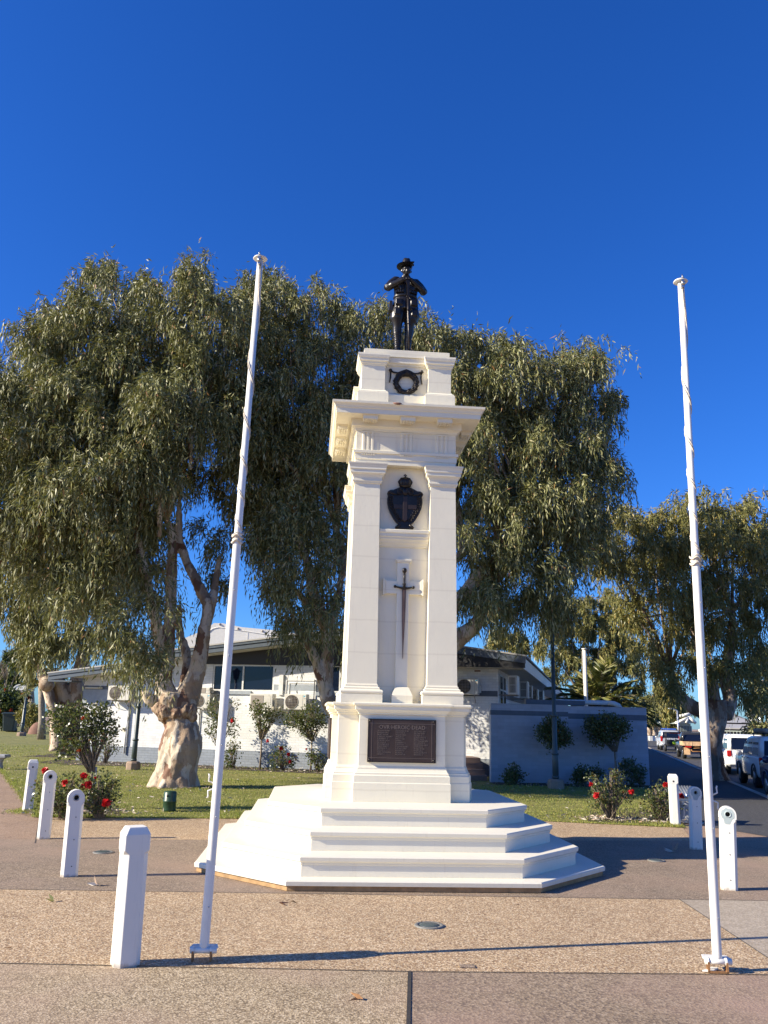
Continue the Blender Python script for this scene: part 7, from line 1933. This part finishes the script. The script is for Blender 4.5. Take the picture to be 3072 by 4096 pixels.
# ivory clock-less tower
Yt = 95.0
b = at9(830, 1150, Yt); b.z = -0.02; t = thing('ornate_tower', 'ivory ornate tower with a domed top and ochre trim at the far right', 'tower', b)
def t9(X, Y): p = at9(X, Y, Yt) - b; return (p.x, p.z)
x0, zb = t9(785, 1110); x1, _ = t9(885, 1110); _, zc1 = t9(830, 880); _, zc2 = t9(830, 770); _, zdm = t9(830, 640)
cxm = (x0 + x1) / 2; hw = (x1 - x0) / 2
sq = [(cxm - hw, 0), (cxm + hw, 0), (cxm + hw, 2 * hw), (cxm - hw, 2 * hw)]
mb = MB(); mb.loft(sq, [(0, 0), (0, zc1 - .3), (0.12, zc1 - .25), (0.25, zc1), (0.25, zc1 + .2), (0.05, zc1 + .3), (0.05, zc2 - .15), (0.18, zc2 - .05), (0.18, zc2 + .15), (0, zc2 + .2)]); obj('shaft', mb, 'ornate', t)
mb = MB(); mb.lathe([(hw * 0.85, zc2 + .2), (hw * 0.8, zc2 + .6), (hw * 0.62, zc2 + (zdm - zc2) * 0.55), (hw * 0.3, zc2 + (zdm - zc2) * 0.8), (hw * 0.12, zdm - .4), (hw * 0.1, zdm)], 16, Matrix.Translation((cxm, hw, 0))); obj('dome', mb, 'ornate', t)
mb = MB()
for k in range(6): mb.sphere((cxm - hw * 0.8 + k * hw * 0.32, -0.08, (zc1 + zc2) / 2), 0.22, 8, 6, (0.8, 0.5, 1.6))
obj('trim', mb, 'gold', t)
mb = MB()
for k in (-0.45, 0.25): mb.box(cxm + k * hw, cxm + (k + 0.3) * hw, -0.03, 0.0, 1.2, zc1 - 1.2)
obj('window', mb, 'glass', t)
mb = MB(); mb.box(cxm + hw * 1.3, cxm + hw * 4, 1, 6, 0, t9(950, 1080)[1]); obj('side_wing', mb, 'ornate', t)
# pale green framed pavilion
Yg = 92.0
b = D(2740, 2925, Yg); b.z = -0.02; t = thing('timber_pavilion', 'pale green open timber pavilion with white bargeboards above the rusty ute', 'pavilion', b)
def g8(X, Y): p = D(*c8(X, Y), Yg) - b; return (p.x, p.z)
xa, za = g8(860, 570); xb, zb_ = g8(1120, 570); _, zr = g8(980, 380); xm = g8(1000, 380)[0]
mb = MB()
n = 8
for k in range(n + 1):
    x = xa + (xb - xa) * k / n; mb.box(x - 0.12, x + 0.12, 0, 0.2, 0, za)
mb.box(xa, xb, -0.02, 0.22, za, za + 0.25); obj('post', mb, 'palegreen', t)
mb = MB(); mb.add([(xa - .5, -.4, za + .2), (xb + .3, -.4, za + .3), (xb - .3, -.4, zr), (xa + .8, -.4, zr - .3), (xa - .5, 7, za + .2), (xb + .3, 7, za + .3), (xb - .3, 7, zr), (xa + .8, 7, zr - .3)], [(0, 1, 2, 3), (4, 7, 6, 5), (0, 4, 5, 1), (1, 5, 6, 2), (2, 6, 7, 3), (3, 7, 4, 0)]); obj('roof', mb, 'palegreen', t)
mb = MB()
for a, e in (((xa - .5, za + .25), (xa + 1.0, zr)), ((xa + 1.0, zr), (xb - .3, zr + .1)), ((xb - .3, zr), (xb + .4, za + .3)), ((xa, za + 1.0), (xb, za + 1.3)), ((xa + .6, zr - .6), (xb - .4, za + .8))):
    mb.tube([(a[0], -.45, a[1]), (e[0], -.45, e[1])], 0.16, 6)
obj('bargeboard', mb, 'ornate', t)
# small cottage and garden walls at the end of the street
b = D(2664, 2940, 130); b.z = -0.02; t = thing('cottage', 'small cottage with pale eaves at the far end of the street', 'house', b)
mb = MB(); mb.box(-2.6, 2.6, 0, 5, 0, 2.9); obj('wall', mb, 'concwhite', t)
mb = MB(); mb.add([(-3.2, -.6, 2.9), (3.2, -.6, 2.9), (3.2, 5.6, 2.9), (-3.2, 5.6, 2.9), (-1.5, 2.5, 4.2), (1.5, 2.5, 4.2)], [(0, 1, 5, 4), (1, 2, 5), (2, 3, 4, 5), (3, 0, 4), (0, 3, 2, 1)]); obj('roof', mb, 'brownwall', t)
mb = MB(); mb.box(-1.8, -0.6, -0.04, 0, 1, 2.2); mb.box(0.6, 1.8, -0.04, 0, 1, 2.2); obj('window', mb, 'glass', t)
b = D(2600, 2945, 112); b.z = -0.02; mb = MB(); mb.box(-3.5, 10, 0, 0.3, 0, 1.3)
for k in range(5): mb.box(-3.4 + 3.3 * k, -3.0 + 3.3 * k, -0.1, 0.4, 0, 1.6)
o = obj('garden_wall', mb, 'concwhite'); o.location = b; tag(o, 'low pale garden wall behind the far white trunked gums', 'wall')
# street poles and wires
def spole(x, ytop, ybot, Y, label, r=0.14):
    b = D(x, ybot, Y); b.z = -0.02; h = D(x - 10, ytop, Y).z
    t = thing('street_pole', label, 'pole', b); m_ = MB(); m_.tube([(0, 0, 0), (0, 0, h)], [r, r * 0.7], 10); obj('shaft', m_, 'zinc', t)
    m_ = MB(); m_.tube([(0, 0, h), (-0.3, 0, h + 0.15), (-0.9, 0, h + 0.2)], [r * 0.5, r * 0.4, r * 0.35], 8); obj('arm', m_, 'zinc', t)
    return b + Vector((0, 0, h))
spole(3046, 2800, 2935, 70, 'grey street light pole in front of the ivory tower', 0.16)
spole(2714, 2842, 2925, 85, 'thin grey street light pole beside the pale green pavilion', 0.12)
mb = MB(); 
for y0, y1 in ((2803, 2808), (2822, 2826)):
    mb.tube([D(2440, y0 - 6, 80), D(2650, y1 - 1, 86), D(2900, y1 + 9, 90)], 0.022, 4)
for y0, y1 in ((2812, 2822), (2838, 2848), (2660, 2663)):
    mb.tube([D(2560 if y0 < 2700 else 2890, y0, 70), D(2650 if y0 < 2700 else 3010, y1, 74), D(2790 if y0 < 2700 else 3110, y1 + 6, 78)], 0.02, 4)
tag(obj('power_line', mb, 'black'), 'thin power lines crossing the sky above the far street', 'power line')
